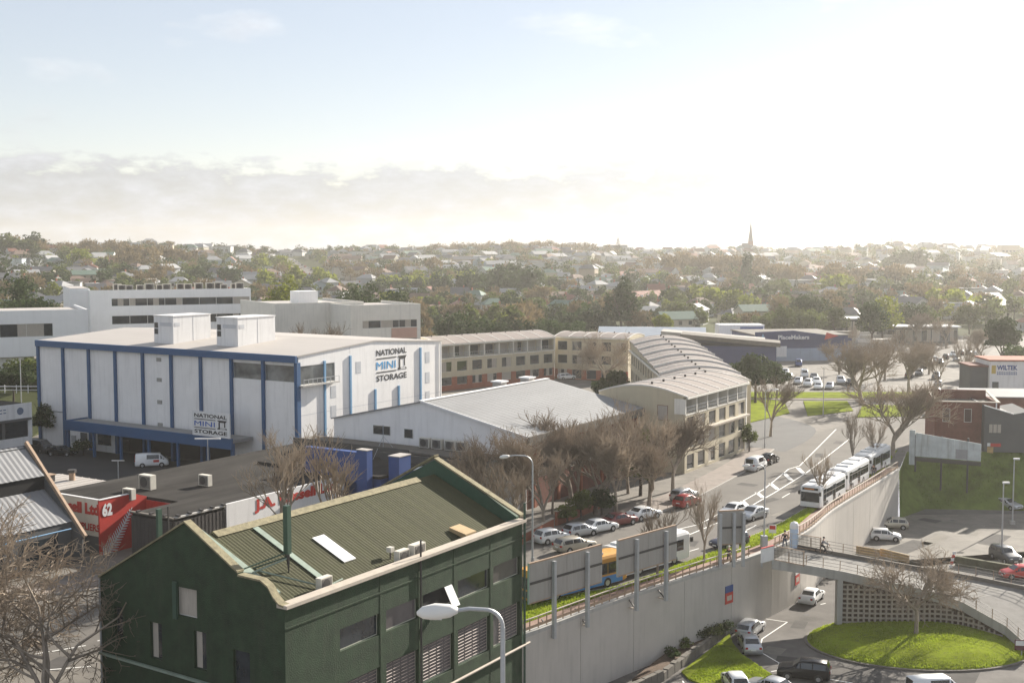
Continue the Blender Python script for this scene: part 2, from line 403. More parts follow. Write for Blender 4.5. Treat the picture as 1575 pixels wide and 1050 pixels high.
structure(MB().strip([(42, 248.5, .14), (72, 248.5, .14), (96, 246, .14)], [(42, 250.4, .14), (72, 250.4, .14), (96, 248, .14)], M_path).build('footpath'))
# painted markings
mk = MB()
def line(a, b, w, z=.009, dash=None):
    a, b = Vector((a[0], a[1], z)), Vector((b[0], b[1], z)); L = (b - a).length; d = (b - a) / L; o = Vector((-d.y, d.x, 0)) * w / 2
    segs = [(0, L)] if not dash else [(s, min(L, s + dash[0])) for s in np.arange(0, L, dash[0] + dash[1])]
    for s, e in segs: mk.poly([a + d * s - o, a + d * e - o, a + d * e + o, a + d * s + o], M_line)
def gp(px, py, z=0): p = G(px, py, z); return (p.x, p.y)
for c in ([(1130, 777), (1175, 752), (1213, 721), (1230, 716)], [(1140, 786), (1190, 758), (1240, 727), (1310, 672)], [(1040, 814), (1075, 806), (1130, 777)], [(1050, 826), (1105, 803), (1140, 786)], [(1230, 716), (1270, 676), (1286, 660)]):
    for a, b in zip(c[:-1], c[1:]): line(gp(*a), gp(*b), .17)
for a, b in (((1142, 770), (1150, 778)), ((1164, 757), (1174, 765)), ((1185, 743), (1196, 752)), ((1206, 727), (1217, 738)), ((1227, 719), (1237, 729))): line(gp(*a), gp(*b), .6)
for a, b in (((1148, 815), (1163, 807)), ((1203, 765), (1215, 758)), ((1058, 848), (1075, 843)), ((1155, 812), (1160, 809)), ((980, 868), (1000, 862)), ((55, 1005), (76, 1001)), ((80, 1001), (132, 992)), ((66, 1030), (140, 1024)), ((150, 985), (215, 968))): line(gp(*a), gp(*b), .14)
line(gp(925, 853), gp(1050, 812), .15)
structure(mk.build('road_markings'))
mk = MB()
for a, b in (((1178, 951), (1211, 956)), ((1211, 956), (1172, 982)), ((1172, 982), (1168, 1001)), ((1168, 1001), (1202, 1021)), ((1140, 1006), (1170, 1006)), ((1186, 1032), (1199, 1030)), ((1272, 1043), (1312, 1050)), ((1050, 1046), (1056, 1060)), ((1096, 1047), (1102, 1060)), ((1262, 929), (1270, 927)), ((1145, 972), (1175, 969))):
    line(gp(a[0], a[1], LOW), gp(b[0], b[1], LOW), .13, LOW + .009)
structure(mk.build('parking_markings'))
sheet('upper_car_park', [gp(1300, 868, LOW), gp(1412, 874, LOW), gp(1700, 900, LOW), (150, 172), (80, 172), (56, 171), (49, 155), (40, 140)], LOW + .004, mat('gravelled_asphalt', (.165, .15, .128), .9, .3, .35, .3, 12))
# repair patches and covers in the asphalt
M_patch = mat('asphalt_patch', (.085, .08, .075), .95, .25, .5, spec=.15); M_patl = mat('pale_asphalt_patch', (.20, .185, .16), .95, .25, .5, spec=.15)
rp_ = random.Random(12); pm_ = MB()
for (px, py, z) in [(1180, 770, 0), (1230, 745, 0), (1090, 800, 0), (960, 850, 0), (1260, 700, 0), (1290, 680, 0), (1150, 745, 0), (1205, 790, 0), (1060, 835, 0), (100, 970, 0), (90, 1020, 0), (1380, 660, 0), (1420, 610, 0), (1190, 1000, LOW), (1230, 960, LOW), (1215, 1015, LOW), (1330, 1044, LOW), (1480, 1040, LOW), (1430, 800, LOW), (1500, 815, LOW), (1470, 780, LOW), (1440, 830, LOW), (1400, 840, LOW), (1530, 830, LOW), (1250, 610, 0), (1290, 560, 0)]:
    p = G(px, py, z); a = GRID + rp_.gauss(0, .15); L_, W_ = .8 + 3.5 * rp_.random() ** 2, .5 + .9 * rp_.random(); c, s_ = math.cos(a), math.sin(a)
    pm_.poly([(p.x + x * c - y * s_, p.y + x * s_ + y * c, z + .0075) for x, y in ((-L_, -W_), (L_ * (.8 + .3 * rp_.random()), -W_), (L_, W_), (-L_ * (.8 + .3 * rp_.random()), W_ * 1.1))], M_patch if rp_.random() < .65 else M_patl)
for (px, py, z) in [(1170, 775, 0), (1215, 800, 0), (1280, 705, 0), (1205, 985, LOW), (1240, 945, LOW), (1465, 800, LOW), (1010, 845, 0)]:
    p = G(px, py, z); pm_.poly([(p.x + .35 * math.cos(k * .785), p.y + .35 * math.sin(k * .785), z + .0105) for k in range(8)], M_dsteel)
structure(pm_.build('road_patches'))
# roundabout island: a mound with a kerb
ctr = G(1412, 990, LOW); ex, ey = 10.6, 7.6
rm = MB(); ring0 = []; 
for i in range(48):
    a = 2 * math.pi * i / 48; ring0.append((math.cos(a) * ex, math.sin(a) * ey))
prev = None
for k, (f, z) in enumerate(((1, .14), (.9, .42), (.7, .75), (.4, 1.0), (.0, 1.1))):
    cur = [(x * f, y * f, z) for x, y in ring0]
    if prev:
        for i in range(48): rm.poly([prev[i], prev[(i + 1) % 48], cur[(i + 1) % 48], cur[i]], M_grass)
    prev = cur
structure(rm.build('grass_island', loc=(ctr.x, ctr.y, LOW), smooth=True))
kb = MB(); kb.ribbon([Vector((x, y, 0)) for x, y in ring0 + ring0[:1]], [Vector((x * 1.025, y * 1.03, 0)) for x, y in ring0 + ring0[:1]], .0, .16, M_concd)
structure(kb.build('kerb', loc=(ctr.x, ctr.y, LOW)))
def mound(x, y):
    q = math.hypot((x - ctr.x) / ex, (y - ctr.y) / ey)
    return LOW + (1.1 - .9 * q * q if q < 1 else 0)
gv = [G(1048, 1034, LOW), G(1105, 990, LOW), G(1122, 975, LOW), G(1127, 990, LOW), G(1145, 1012, LOW), G(1190, 1040, LOW), G(1240, 1075, LOW), G(1140, 1075, LOW), G(1060, 1046, LOW)]
structure(MB().prism([(p.x, p.y, LOW) for p in gv], (0, 0, .16), M_grass).build('grass_verge'))
# planting bed along the foot of the wall with its low stone edge
bd = [G(972, 1052, LOW), G(1058, 985, LOW), G(1075, 976, LOW), G(1118, 972, LOW), G(1095, 990, LOW), G(1018, 1046, LOW)]
structure(MB().prism([(p.x, p.y, LOW) for p in bd], (0, 0, .5), M_soil).build('garden_bed'))
# blades of grass (uncountable)
def grass_patch(name, sampler, n, h=.2, m=None):
    v = np.empty((n * 3, 3)); 
    for i in range(n):
        x, y, z = sampler(); a = random.random() * 6.28; w = .035 + .05 * random.random(); hh = h * (.5 + random.random())
        lx, ly = (random.random() - .5) * hh, (random.random() - .5) * hh
        v[3 * i] = (x - math.cos(a) * w, y - math.sin(a) * w, z); v[3 * i + 1] = (x + math.cos(a) * w, y + math.sin(a) * w, z); v[3 * i + 2] = (x + lx, y + ly, z + hh)
    me = bpy.data.meshes.new(name); me.vertices.add(n * 3); me.vertices.foreach_set('co', v.ravel())
    me.loops.add(n * 3); me.loops.foreach_set('vertex_index', np.arange(n * 3)); me.polygons.add(n)
    me.polygons.foreach_set('loop_start', np.arange(0, n * 3, 3)); me.materials.append(m or M_grassb); me.update(calc_edges=True)
    o = link(name, me); o['kind'] = 'stuff'; return o
def s_isl():
    a, q = random.random() * 6.283, math.sqrt(random.random()) * .99
    x, y = ctr.x + math.cos(a) * q * ex, ctr.y + math.sin(a) * q * ey; return x, y, mound(x, y) - .03
tag(grass_patch('island_grass', s_isl, 26000, .15), 'bright sunlit grass on the oval roundabout island under the bare tree', 'grass')
def s_verge():
    i = random.randrange(39); t, q = random.random(), random.random()
    a = Ka[i].lerp(Ka[i + 1], t); b = Pa[i].lerp(Pa[i + 1], t); p = a.lerp(b, .1 + .88 * q); return p.x, p.y, .125
tag(grass_patch('verge_grass', s_verge, 16000, .17), 'grass strip between the bus lane and the railing on the wall', 'grass')
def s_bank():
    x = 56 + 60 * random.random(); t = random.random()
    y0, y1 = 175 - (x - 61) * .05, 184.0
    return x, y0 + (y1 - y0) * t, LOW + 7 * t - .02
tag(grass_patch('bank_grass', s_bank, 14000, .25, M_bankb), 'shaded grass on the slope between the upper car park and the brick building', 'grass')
def s_tri():
    a, b = random.random(), random.random(); p = gv[1].lerp(gv[8], a); q = gv[4].lerp(gv[6], a); r = p.lerp(q, b); return r.x, r.y, LOW + .15
tag(grass_patch('corner_grass', s_tri, 9000, .14), 'sunlit grass corner below the retaining wall beside the parked cars', 'grass')

# retaining wall: slabs between joints, coping on top
t = thing('retaining_wall', 'long curved pale grey concrete wall dropping from the street to the car park', 'wall', (.9, 95.5, 0))
L = plen(WALL); O0 = Vector((.9, 95.5, 0)); WO = WALL; nseg = 12
for i in range(nseg):
    a = [along(WO, L * (i + k / 4) / nseg)[0] - O0 for k in range(5)]
    if i < nseg: a[-1] = a[-1] + (a[-2] - a[-1]).normalized() * .05
    mb = MB(); b = offset(a, .45)
    for k in range(4):
        c = [a[k], b[k], b[k + 1], a[k + 1]]
        mb.hexa([(p.x, p.y, LOW - .2) for p in c] + [(p.x, p.y, -.15) for p in c], M_concw)
    mb.build('wall_panel', t)
mb = MB(); a = [p - O0 for p in WO]; mb.ribbon(offset(a, -.05), offset(a, .5), -.148, .17, M_conc); mb.build('coping', t)
# railing on the wall
t = thing('railing', 'brown railing with close posts along the top of the retaining wall', 'railing', (.9, 95.5, .17))
RP = [p - O0 for p in offset(WALL, .22)]; LR = plen(RP); np_ = 84
pm = MB().box(-.035, .035, -.035, .035, 0, .98, M_rail).mesh('post')
gap = (LR * .372, LR * .425)
for i in range(np_ + 1):
    s = LR * i / np_
    if gap[0] < s < gap[1]: continue
    p, d = along(RP, s); link('post', pm, t, (p.x, p.y, 0), math.atan2(d.y, d.x))
for s0, s1 in ((0, gap[0]), (gap[1], LR)):
    pts = [along(RP, s0 + (s1 - s0) * k / 24)[0] for k in range(25)]
    mb = MB()
    for a, b in zip(pts[:-1], pts[1:]): mb.bar((a.x, a.y, 1.0), (b.x, b.y, 1.0), .12, .07, M_cream)
    mb.build('top_rail', t)
    mb = MB()
    for a, b in zip(pts[:-1], pts[1:]): mb.bar((a.x, a.y, .26), (b.x, b.y, .26), .05, .22, M_rail)
    mb.build('lower_rail', t)

# footbridge / ramp
SEC = [((1187, 862), (1222, 842), 0.0), ((1240, 870), (1262, 850), -.5), ((1297, 880), (1312, 859), -1.2), ((1350, 892), (1368, 869), -1.9), ((1400, 903), (1424, 879), -2.6), ((1440, 913), (1500, 892), -3.3), ((1480, 927), (1575, 907), -4.0), ((1545, 963), (1640, 940), -5.3), ((1590, 1003), (1690, 985), -6.4)]
NE = [G(a[0], a[1], z) for a, b, z in SEC]; FE = [G(b[0], b[1], z) for a, b, z in SEC]
t = thing('footbridge', 'concrete pedestrian ramp bridging from the street wall and curving down to the right', 'bridge', (NE[0].x, NE[0].y, 0))
O1 = Vector((NE[0].x, NE[0].y, 0)); ne = [p - O1 for p in NE]; fe = [p - O1 for p in FE]
def densify(P, n=4):
    o = []
    for a, b in zip(P[:-1], P[1:]): o += [a.lerp(b, k / n) for k in range(n)]
    return o + [P[-1]]
ne, fe = densify(ne), densify(fe)
def slab(A, B, dz0, dz1, m):
    mb = MB()
    for i in range(len(A) - 1):
        c = [A[i], B[i], B[i + 1], A[i + 1]]
        mb.hexa([(p.x, p.y, p.z + dz0) for p in c] + [(p.x, p.y, p.z + dz1) for p in c], m)
    return mb
slab(ne, fe, -.75, 0, mat('ramp_concrete', (.19, .18, .165), .9, .2, .5, .1, 6, dirt=.35)).build('deck', t)
slab(fe, [p + Vector((.05, .3, 0)) for p in fe], -.9, .42, M_concd).build('parapet', t)
slab([p + Vector((0, -.14, 0)) for p in ne], [p + Vector((0, -.002, 0)) for p in ne], -.8, .14, M_conc).build('edge_beam', t)
def bridge_rail(P, h, name):
    o = bpy.data.objects.new(name, None); COL.objects.link(o); o.parent = t
    mb = MB()
    for a, b in zip(P[:-1], P[1:]):
        for q in (h, h * .66, h * .36): mb.tube([a + Vector((0, 0, q)), b + Vector((0, 0, q))], .022, M_dsteel, 4, False)
    mb.build('rail', o)
    pm = MB().box(-.03, .03, -.03, .03, 0, h, M_rail).mesh('post'); s = .0; PL = plen(P)
    while s < PL:
        p, d = along(P, s); link('post', pm, o, p, math.atan2(d.y, d.x)); s += 1.75
bridge_rail([p + Vector((0, .12, .0)) for p in ne], 1.1, 'near_railing')
bridge_rail([p + Vector((0, .16, .42)) for p in fe], .95, 'far_railing')
# gates of close bars at the street end
for (a, b, lab) in ((G(1189, 862), G(1236, 871, -.45), 'brown barred steel gate at the near street end of the footbridge'), (G(1218, 842), G(1262, 849, -.4), 'brown barred steel gate at the far street end of the footbridge')):
    g = thing('barrier_gate', lab, 'gate', a, group=None); d = b - a
    fr = MB(); fr.bar((0, 0, .15), d + Vector((0, 0, .15)), .06, .06, M_rail); fr.bar((0, 0, 1.55), d + Vector((0, 0, 1.55)), .06, .06, M_rail)
    for q in (0, 1): fr.bar(d * q, d * q + Vector((0, 0, 1.6)), .1, .1, M_rail)
    fr.build('gate_frame', g); bm_ = MB().box(-.015, .015, -.015, .015, .15, 1.55, M_dsteel).mesh('bar')
    for k in range(1, 22): link('bar', bm_, g, d * (k / 22))
t = thing('advertising_pillar', 'white round-topped pillar with blue panels at the street end of the footbridge', 'pillar', G(1221, 841))
pb = MB(); pb.tube([(0, 0, 0), (0, 0, 2.0)], .44, mat('pale_blue_panel', (.45, .55, .68), .5, .2, 2), 14); pb.build('panel', t)
pb = MB(); pb.tube([(0, 0, 2.002), (0, 0, 2.35), (0, 0, 2.6), (0, 0, 2.72)], [.47, .47, .36, .1], M_white, 14); pb.build('cap', t)
pb = MB()
for z in (.3, .9, 1.5): pb.tube([(0, 0, z), (0, 0, z + .05)], .46, M_frame, 14)
pb.build('band', t)
t = thing('noticeboard', 'white notice board with red top edge where the railing meets the footbridge', 'sign', G(1180, 868), R(40))
MB().box(-.95, .95, -.08, .08, .35, 1.75, M_white).build('board', t); MB().box(-.97, .97, -.1, .1, 1.753, 1.83, M_red).build('top_edge', t)
MB().box(-.9, -.8, -.05, .05, -.1, .347, M_steel).build('leg', t); MB().box(.8, .9, -.05, .05, -.1, .347, M_steel).build('leg', t)
# crib wall of precast blocks under the ramp
c0 = G(1301, 955, LOW); crib = [c0 + Vector((0, 0, 0))]
cw = [Vector((p.x, p.y + .35, 0)) for p in NE[2:8]]
t = thing('crib_wall', 'lattice wall of precast concrete blocks under the footbridge ramp', 'wall', (cw[0].x, cw[0].y, LOW))
O2 = Vector((cw[0].x, cw[0].y, 0)); cp = [p - O2 for p in cw]; CL = plen(cp)
def topz(s):
    q = 0
    for i in range(2, 7):
        Ls = (cp[i - 1] - cp[i - 2]).length
        if s <= Ls: return SEC[i][2] + (SEC[i + 1][2] - SEC[i][2]) * s / Ls - .85 - LOW
        s -= Ls
    return .3
M_crib = mat('crib_block', (.40, .345, .285), .9, .22, 1.2, .3, 9)
back = MB(); 
for k in range(24):
    a, b = along(cp, CL * k / 24)[0], along(cp, CL * (k + 1) / 24)[0]; za, zb = topz(CL * k / 24), topz(CL * (k + 1) / 24)
    back.hexa([(a.x, a.y + .25, 0), (b.x, b.y + .25, 0), (b.x, b.y + .9, 0), (a.x, a.y + .9, 0), (a.x, a.y + .25, za), (b.x, b.y + .25, zb), (b.x, b.y + .9, zb), (a.x, a.y + .9, za)], M_soil)
back.build('earth_fill', t)
st = MB().box(0, 1.0, -.09, .09, 0, .16, M_crib).mesh('stretcher_block'); hd = MB().box(-.085, .085, -.12, .22, 0, .305, M_crib).mesh('header_block')
for r in range(11):
    s = 0.0
    while s < CL:
        z = .1 + r * .48
        if z + .3 < topz(s + .4):
            p, d = along(cp, s); p2, _ = along(cp, min(CL, s + 1.08)); rz = math.atan2(p2.y - p.y, p2.x - p.x)
            o = link('stretcher_block', st, t, (p.x, p.y, z), rz); o.scale = ((p2 - p).length - .02, 1, 1)
            
            for k_ in (0, .55):
                ph, _ = along(cp, s + k_)
                if z + .5 < topz(s + k_) and s + k_ < CL: link('header_block', hd, t, (ph.x, ph.y, z + .172), rz)
        s += 1.1
MB().box(-.55, -.02, -.4, .5, 0, 5.05, M_conc).build('end_pier', t)
# bank and yellow timber edging between bridge and upper car park
t = thing('timber_edging', 'weathered yellow timber barrier at the edge of the upper car park', 'barrier', G(1315, 852, LOW))
O3 = G(1315, 852, LOW)
for (a, b) in (((1317, 851), (1353, 857)), ((1354, 855), (1398, 866))):
    p, q = G(a[0], a[1], LOW) - O3, G(b[0], b[1], LOW) - O3
    for k in range(3): MB().bar(p + Vector((0, 0, .2 + .33 * k)), q + Vector((0, 0, .2 + .33 * k)), .14, .3, M_wood).build('plank', t)
t = thing('hedge_wall', 'low mossy concrete wall along the upper car park behind the footbridge', 'wall', G(1470, 868, LOW))
O3 = G(1470, 868, LOW); MB().bar((0, 0, .55), G(1600, 890, LOW) - O3 + Vector((0, 0, .55)), .5, 1.1, mat('mossy_wall', (.10, .10, .06), .95, .4, 2, .4, 8)).build('wall_body', t)
# low red brick wall along the verge under the big bare trees
for (a, b, h, lab) in (((855, 808), (935, 776), 1.6, 'low red brick wall behind the parked cars under bare trees'), ((800, 838), (850, 812), 1.1, 'low brown brick wall beside the curved street lamp')):
    p, q = G(*a), G(*b); t = thing('brick_wall', lab, 'wall', p); d = q - p
    MB().bar((0, 0, h / 2), d + Vector((0, 0, h / 2)), .3, h, M_brickr).build('wall_body', t)
    MB().bar((0, 0, h + .042), d + Vector((0, 0, h + .042)), .4, .08, M_cream).build('coping', t)
# stone edging of the garden bed
t = thing('stone_edging', 'rough stone kerb wall round the planted bed below the retaining wall', 'wall', (bd[5].x, bd[5].y, LOW))
q = [bd[5] + Vector((-3, -3, 0)), bd[5], bd[4], bd[3]]
for a, b in zip(q[:-1], q[1:]):
    nn = max(2, int((b - a).length / .75))
    for k in range(nn):
        p0, p1 = a.lerp(b, k / nn) - bd[5], a.lerp(b, (k + .94) / nn) - bd[5]; h = .75 + .2 * random.random()
        MB().bar(Vector((p0.x, p0.y, h / 2)), Vector((p1.x, p1.y, h / 2 + .03)), .42 + .1 * random.random(), h, M_concd).build('stone', t)
# ============================================================ BUILDINGS (local X = u, away along the road; local Y = v, to its left)
def face_window(parent, x0, x1, z0, z1, y=0.0, ny=-1, panes=3, axis='x', name='window', glass=None, curtain=0.0, depth=.12, frame=None, rows=1, sill=None, fw=.06):
    """framed window lying in the plane y (axis x) or x (axis y); ny is the outward sign"""
    gl = glass or M_glass; fm = frame or M_frame
    def P(a, b, c): return (a, b, c) if axis == 'x' else (b, a, c)
    def bx(mb, a0, a1, b0, b1, c0, c1, m):
        q0, q1 = P(a0, b0, c0), P(a1, b1, c1)
        mb.box(min(q0[0], q1[0]), max(q0[0], q1[0]), min(q0[1], q1[1]), max(q0[1], q1[1]), c0, c1, m)
    fr = MB(); o = ny * .03; i = -ny * depth
    bx(fr, x0, x0 + fw, y + i, y + o, z0, z1, fm); bx(fr, x1 - fw, x1, y + i, y + o, z0, z1, fm)
    bx(fr, x0 + fw, x1 - fw, y + i, y + o, z1 - fw, z1, fm); bx(fr, x0 + fw, x1 - fw, y + i, y + o, z0, z0 + fw, fm)
    ww = (x1 - x0 - 2 * fw) / panes
    for k in range(1, panes): bx(fr, x0 + fw + ww * k - fw / 2, x0 + fw + ww * k + fw / 2, y + i, y + o * .6, z0 + fw, z1 - fw, fm)
    for k in range(1, rows):
        zc = z0 + (z1 - z0) * k / rows; bx(fr, x0 + fw, x1 - fw, y + i, y + o * .5, zc - fw / 2, zc + fw / 2, fm)
    w = fr.build(name, parent)
    for k in range(panes):
        g = MB(); a0 = x0 + fw + ww * k; bx(g, a0, a0 + ww, y + ny * .012 - .008, y + ny * .012 + .008, z0 + fw, z1 - fw, M_curt if random.random() < curtain else gl); g.build('pane', w)
    if sill:
        s = MB(); bx(s, x0 - .1, x1 + .1, y - ny * .02, y + ny * .22, z0 - .16, z0 - .002, sill); s.build('sill', w)
    return w

# ------------------------------------------------ storage building
SO = (-29.3, 163.0, 0); YL, XL, HZ, RZ_ = 54.9, 34.0, 16.5, 17.6
t = thing('storage_building', 'big white storage warehouse with navy blue columns and storage lettering', 'building', SO, GRID)
MB().box(.45, XL - .3, .4, YL - .2, 5.0, 16.2, M_dark).box(10, XL - .3, .4, YL - .2, 0, 4.998, M_dark).build('core', t)
rf = MB(); ov = .25
rf.hexa([(-ov, -.15, HZ), (17, -.15, RZ_), (17, YL, RZ_), (-ov, YL, HZ), (-ov, -.15, HZ + .18), (17, -.15, RZ_ + .18), (17, YL, RZ_ + .18), (-ov, YL, HZ + .18)], M_rooflt)
rf.hexa([(17, -.15, RZ_), (XL, -.15, HZ), (XL, YL, HZ), (17, YL, RZ_), (17, -.15, RZ_ + .18), (XL, -.15, HZ + .18), (XL, YL, HZ + .18), (17, YL, RZ_ + .18)], M_rooflt)
rf.build('roof', t)
mb = MB(); 
for k in range(1, 12): mb.box(-.1, 16.9, YL * k / 12 - .03, YL * k / 12 + .03, 0, 0, M_rooflt)
mb = MB(); mb.box(-.62, -.26, -.3, YL + .1, 15.75, 16.72, M_blue); mb.build('fascia', t)
by = 6.1
for k in range(9):
    y0, y1 = k * by + .25, (k + 1) * by - .25; z0 = 0 if k in (0, 1, 7, 8) else 4.7
    if k < 2:
        MB().box(0, .4, y0, y1, z0, 13.0, M_panel).build('cladding_panel', t); MB().box(0, .4, y0, y1, 15.3, 15.74, M_panel).build('cladding_panel', t)
        face_window(t, y0, y1, 13.0, 15.3, .15, -1, 5, 'y', glass=M_glassl, rows=2)
    else:
        MB().box(0, .4, y0, y1, z0, 15.74, M_panel).build('cladding_panel', t)
for k in range(10):
    MB().box(-.3, .42, k * by - .25 + (0 if k else -.05), k * by + .249, 0, 15.748, M_blue).build('column', t)
for zz in (14.6, 11.6, 8.3, 4.9):
    v = MB().box(-.05, .0, 26.6, 27.6, zz, zz + .55, M_acg)
    for q in range(4): v.box(-.09, -.051, 26.6, 27.6, zz + .05 + q * .13, zz + .1 + q * .13, M_frame)
    v.build('louvre_vent', t)
MB().box(-.06, -.001, 8 * by + .3, 9 * by - .3, 5.4, 5.5, M_dgrey).build('panel_joint', t)
# right-hand face
def rz(x): return HZ + (RZ_ - HZ) * (x / 17 if x < 17 else (34 - x) / 17)
xs = [0.3, 5.6, 11.2, 16.8, 22.6, 28.2, 34]
for a, b in zip(xs[:-1], xs[1:]):
    def seg(a, b, z0, z1f):
        MB().prism([(a, 0, z0), (b, 0, z0), (b, 0, z1f(b)), (a, 0, z1f(a))], (0, .39, 0), M_panel).build('cladding_panel', t)
    if a < 1:
        seg(a, b - .03, 0, lambda x: 12.6); seg(a, b - .03, 15.2, rz)
        face_window(t, a + .1, b, 12.6, 15.2, .1, -1, 4, 'x', glass=M_glassl, rows=2)
    elif a < 6:
        MB().prism([(a, 0, 0), (b - .03, 0, 0), (b - .03, 0, rz(b)), (a, 0, rz(a)), (a, 0, 15.2), (7.9, 0, 15.2), (7.9, 0, 12.6), (a, 0, 12.6)], (0, .39, 0), M_panel).build('cladding_panel', t)
        face_window(t, a, 7.9, 12.6, 15.2, .1, -1, 2, 'x', glass=M_glassl, rows=2)
    else:
        MB().prism([(a, 0, 0), (b - .03, 0, 0), (b - .03, 0, rz(b)), (17, 0, RZ_), (a, 0, rz(a))] if a < 17 < b else [(a, 0, 0), (b - .03, 0, 0), (b - .03, 0, rz(b)), (a, 0, rz(a))], (0, .39, 0), M_panel).build('cladding_panel', t)
for x, z in ((5.6, 15.6), (11.2, 15.9), (16.9, 10.5), (22.6, 10.5), (28.2, 15.9)):
    MB().box(x - .17, x + .17, -.22, -.003, 0, z, M_ltblue).build('column', t)
rl = MB().box(.4, 7.8, -.9, -.85, 13.35, 13.42, M_steel)
for k in range(9): rl.box(.4 + k * .92, .45 + k * .92, -.9, -.85, 12.62, 13.35, M_steel)
rl.box(.2, 7.9, -.95, -.004, 12.45, 12.6, M_conc); rl.build('balcony', t)
for x in (7.0, 12.4, 29.4, 29.4, 29.4, 7.0):
    pass
for x, z in ((7.0, 10.2), (12.6, 13.2), (29.6, 13.4), (29.6, 10.2), (29.6, 7.2), (7.0, 7.4)):
    MB().box(x, x + 1.1, -.03, -.002, z, z + 1.7, mat('grey_vent_panel', (.50, .51, .53), .6)).build('vent_panel', t)
jn = MB()
for z in (4.2, 8.4): jn.box(.4, 33.8, -.012, -.001, z, z + .05, MATS['grey_vent_panel'])
jn.build('panel_joint', t); gt = MB(); gt.tube([(33.5, -.12, 0), (33.5, -.12, 16.4)], .09, M_white, 6); gt.build('downpipe', t)
# lettering on the right face
def storage_logo(par, org, xd, nd, Wd, Hh):
    o = Vector(org); x = Vector(xd).normalized(); nrm = Vector(nd).normalized(); z = Vector((0, 0, 1))
    def plate(nm, a0, a1, b0, b1, m, off=.01):
        p = [o + x * (a * Wd) + z * (b * Hh) + nrm * off for a, b in ((a0, b0), (a1, b0), (a1, b1), (a0, b1))]
        return MB().prism(p, nrm * .02, m).build(nm, par)
    text('lettering', 'NATIONAL', Wd, Hh * .19, M_black, par, o + z * Hh * .81, x, nrm)
    text('lettering', 'MINI', Wd * .63, Hh * .24, M_cyan, par, o + z * Hh * .375, x, nrm, bold=.0)
    text('lettering', 'STORAGE', Wd, Hh * .19, M_black, par, o, x, nrm)
    plate('rule_line', 0, .65, .70, .735, M_black); plate('rule_line', 0, .65, .265, .30, M_black)
    def pt(a, b): return o + x * (a * Wd) + z * (b * Hh) + nrm * .01
    e = MB(); e.prism([pt(.70, .74), pt(1.0, .74), pt(.95, .635), pt(.77, .635)], nrm * .02, M_black)
    e.prism([pt(.745, .634), pt(.785, .634), pt(.785, .36), pt(.745, .36)], nrm * .02, M_black)
    e.prism([pt(.915, .634), pt(.945, .634), pt(.945, .40), pt(.915, .40)], nrm * .02, M_black)
    e.prism([pt(.72, .359), pt(.98, .359), pt(1.0, .29), pt(.70, .29)], nrm * .02, M_black)
    e.prism([pt(.80, .345), pt(.95, .345), pt(.955, .305), pt(.79, .305)], nrm * .03, M_white); e.build('emblem', par)
storage_logo(t, (17.3, -.012, 11.55), (1, 0, 0), (0, -1, 0), 7.4, 4.7)
# canopy over the loading bay, with the sign standing on it
mb = MB().box(-4.3, -.31, 8.0, 43.0, 4.55, 5.0, mat('grey_canopy_sheet', (.24, .235, .23), .6, .12, .4)); mb.build('canopy', t)
mb = MB().box(-4.6, -4.302, 7.9, 43.1, 3.75, 5.25, M_blue); mb.build('canopy_fascia', t)
mb = MB().box(-4.302, -.31, 43.003, 43.2, 3.85, 5.2, M_blue); mb.build('canopy_fascia', t)
for y in (42.9, 37, 31, 25, 19, 13, 8.2):
    MB().box(-4.2, -3.85, y - .18, y + .18, 0, 4.54, M_blue).build('canopy_post', t)
MB().box(-4.2, -3.8, 48.6, 49.1, 0, .0, M_blue)
MB().box(-.02, .4, 37.2, 42.6, 0, 4.69, M_white).box(2.5, 2.9, 13, 37, 0, 4.4, M_dark).build('ground_wall', t)
face_window(t, 38.0, 41.2, 1.0, 2.9, -.03, -1, 4, 'y', frame=M_frame, glass=M_glass)
MB().box(-.06, -.021, 43.6, 45.2, 0, 2.6, M_dgrey).build('door', t)
MB().box(-.25, -.021, 46.3, 47.2, .9, 2.0, M_steel).build('meter_box', t)
sg = thing('storage_sign', 'large white storage sign with blue lettering standing on the loading bay canopy', 'sign', (0, 0, 0)); sg.rotation_euler = (0, 0, GRID)
w0 = Matrix.Rotation(GRID, 4, 'Z') @ Vector((-4.75, 15.2, 5.3)); sg.location = Vector(SO) + w0
MB().box(-.06, .12, -7.2, 0, 0, 3.4, M_white).build('board', sg)
MB().box(.14, .25, -6.8, -6.6, -.05, 3, M_steel).build('post', sg); MB().box(.14, .25, -.6, -.4, -.05, 3, M_steel).build('post', sg)
_lg = storage_logo
_cy = M_cyan; M_cyan = mat('sign_blue', (.03, .10, .42), .5)
storage_logo(sg, (-.075, -.45, .35), (0, -1, 0), (-1, 0, 0), 6.3, 2.75); M_cyan = _cy
# roof penthouses
def penthouse(x0, y0, w, l, h, lab):
    w0 = Matrix.Rotation(GRID, 4, 'Z') @ Vector((x0, y0, rz(x0) + .12)); p = thing('roof_penthouse', lab, 'penthouse', Vector(SO) + w0, GRID, 'penthouses on the storage roof')
    MB().box(0, l, 0, w, 0, h, M_white).build('wall', p); MB().box(-.1, l + .1, -.1, w + .1, h + .003, h + .12, M_white).build('roof', p)
    for a, b in ((.8, 1.6), (1.75, 2.55)):
        MB().box(-.04, -.003, w - .9, w - .15, h - b - .2, h - a - .2, M_glass).build('window', p)
    MB().box(-.03, -.003, .3, w - 1.3, h - 1.5, h - .95, mat('grey_vent_panel', (.5, .51, .53))).build('vent', p); MB().box(.3, 1.3, -.03, -.003, h - 1.5, h - .95, MATS['grey_vent_panel']).build('vent', p)
    MB().box(l * .52, l * .53, -.02, -.003, 0, h - .1, MATS['grey_vent_panel']).build('joint', p)
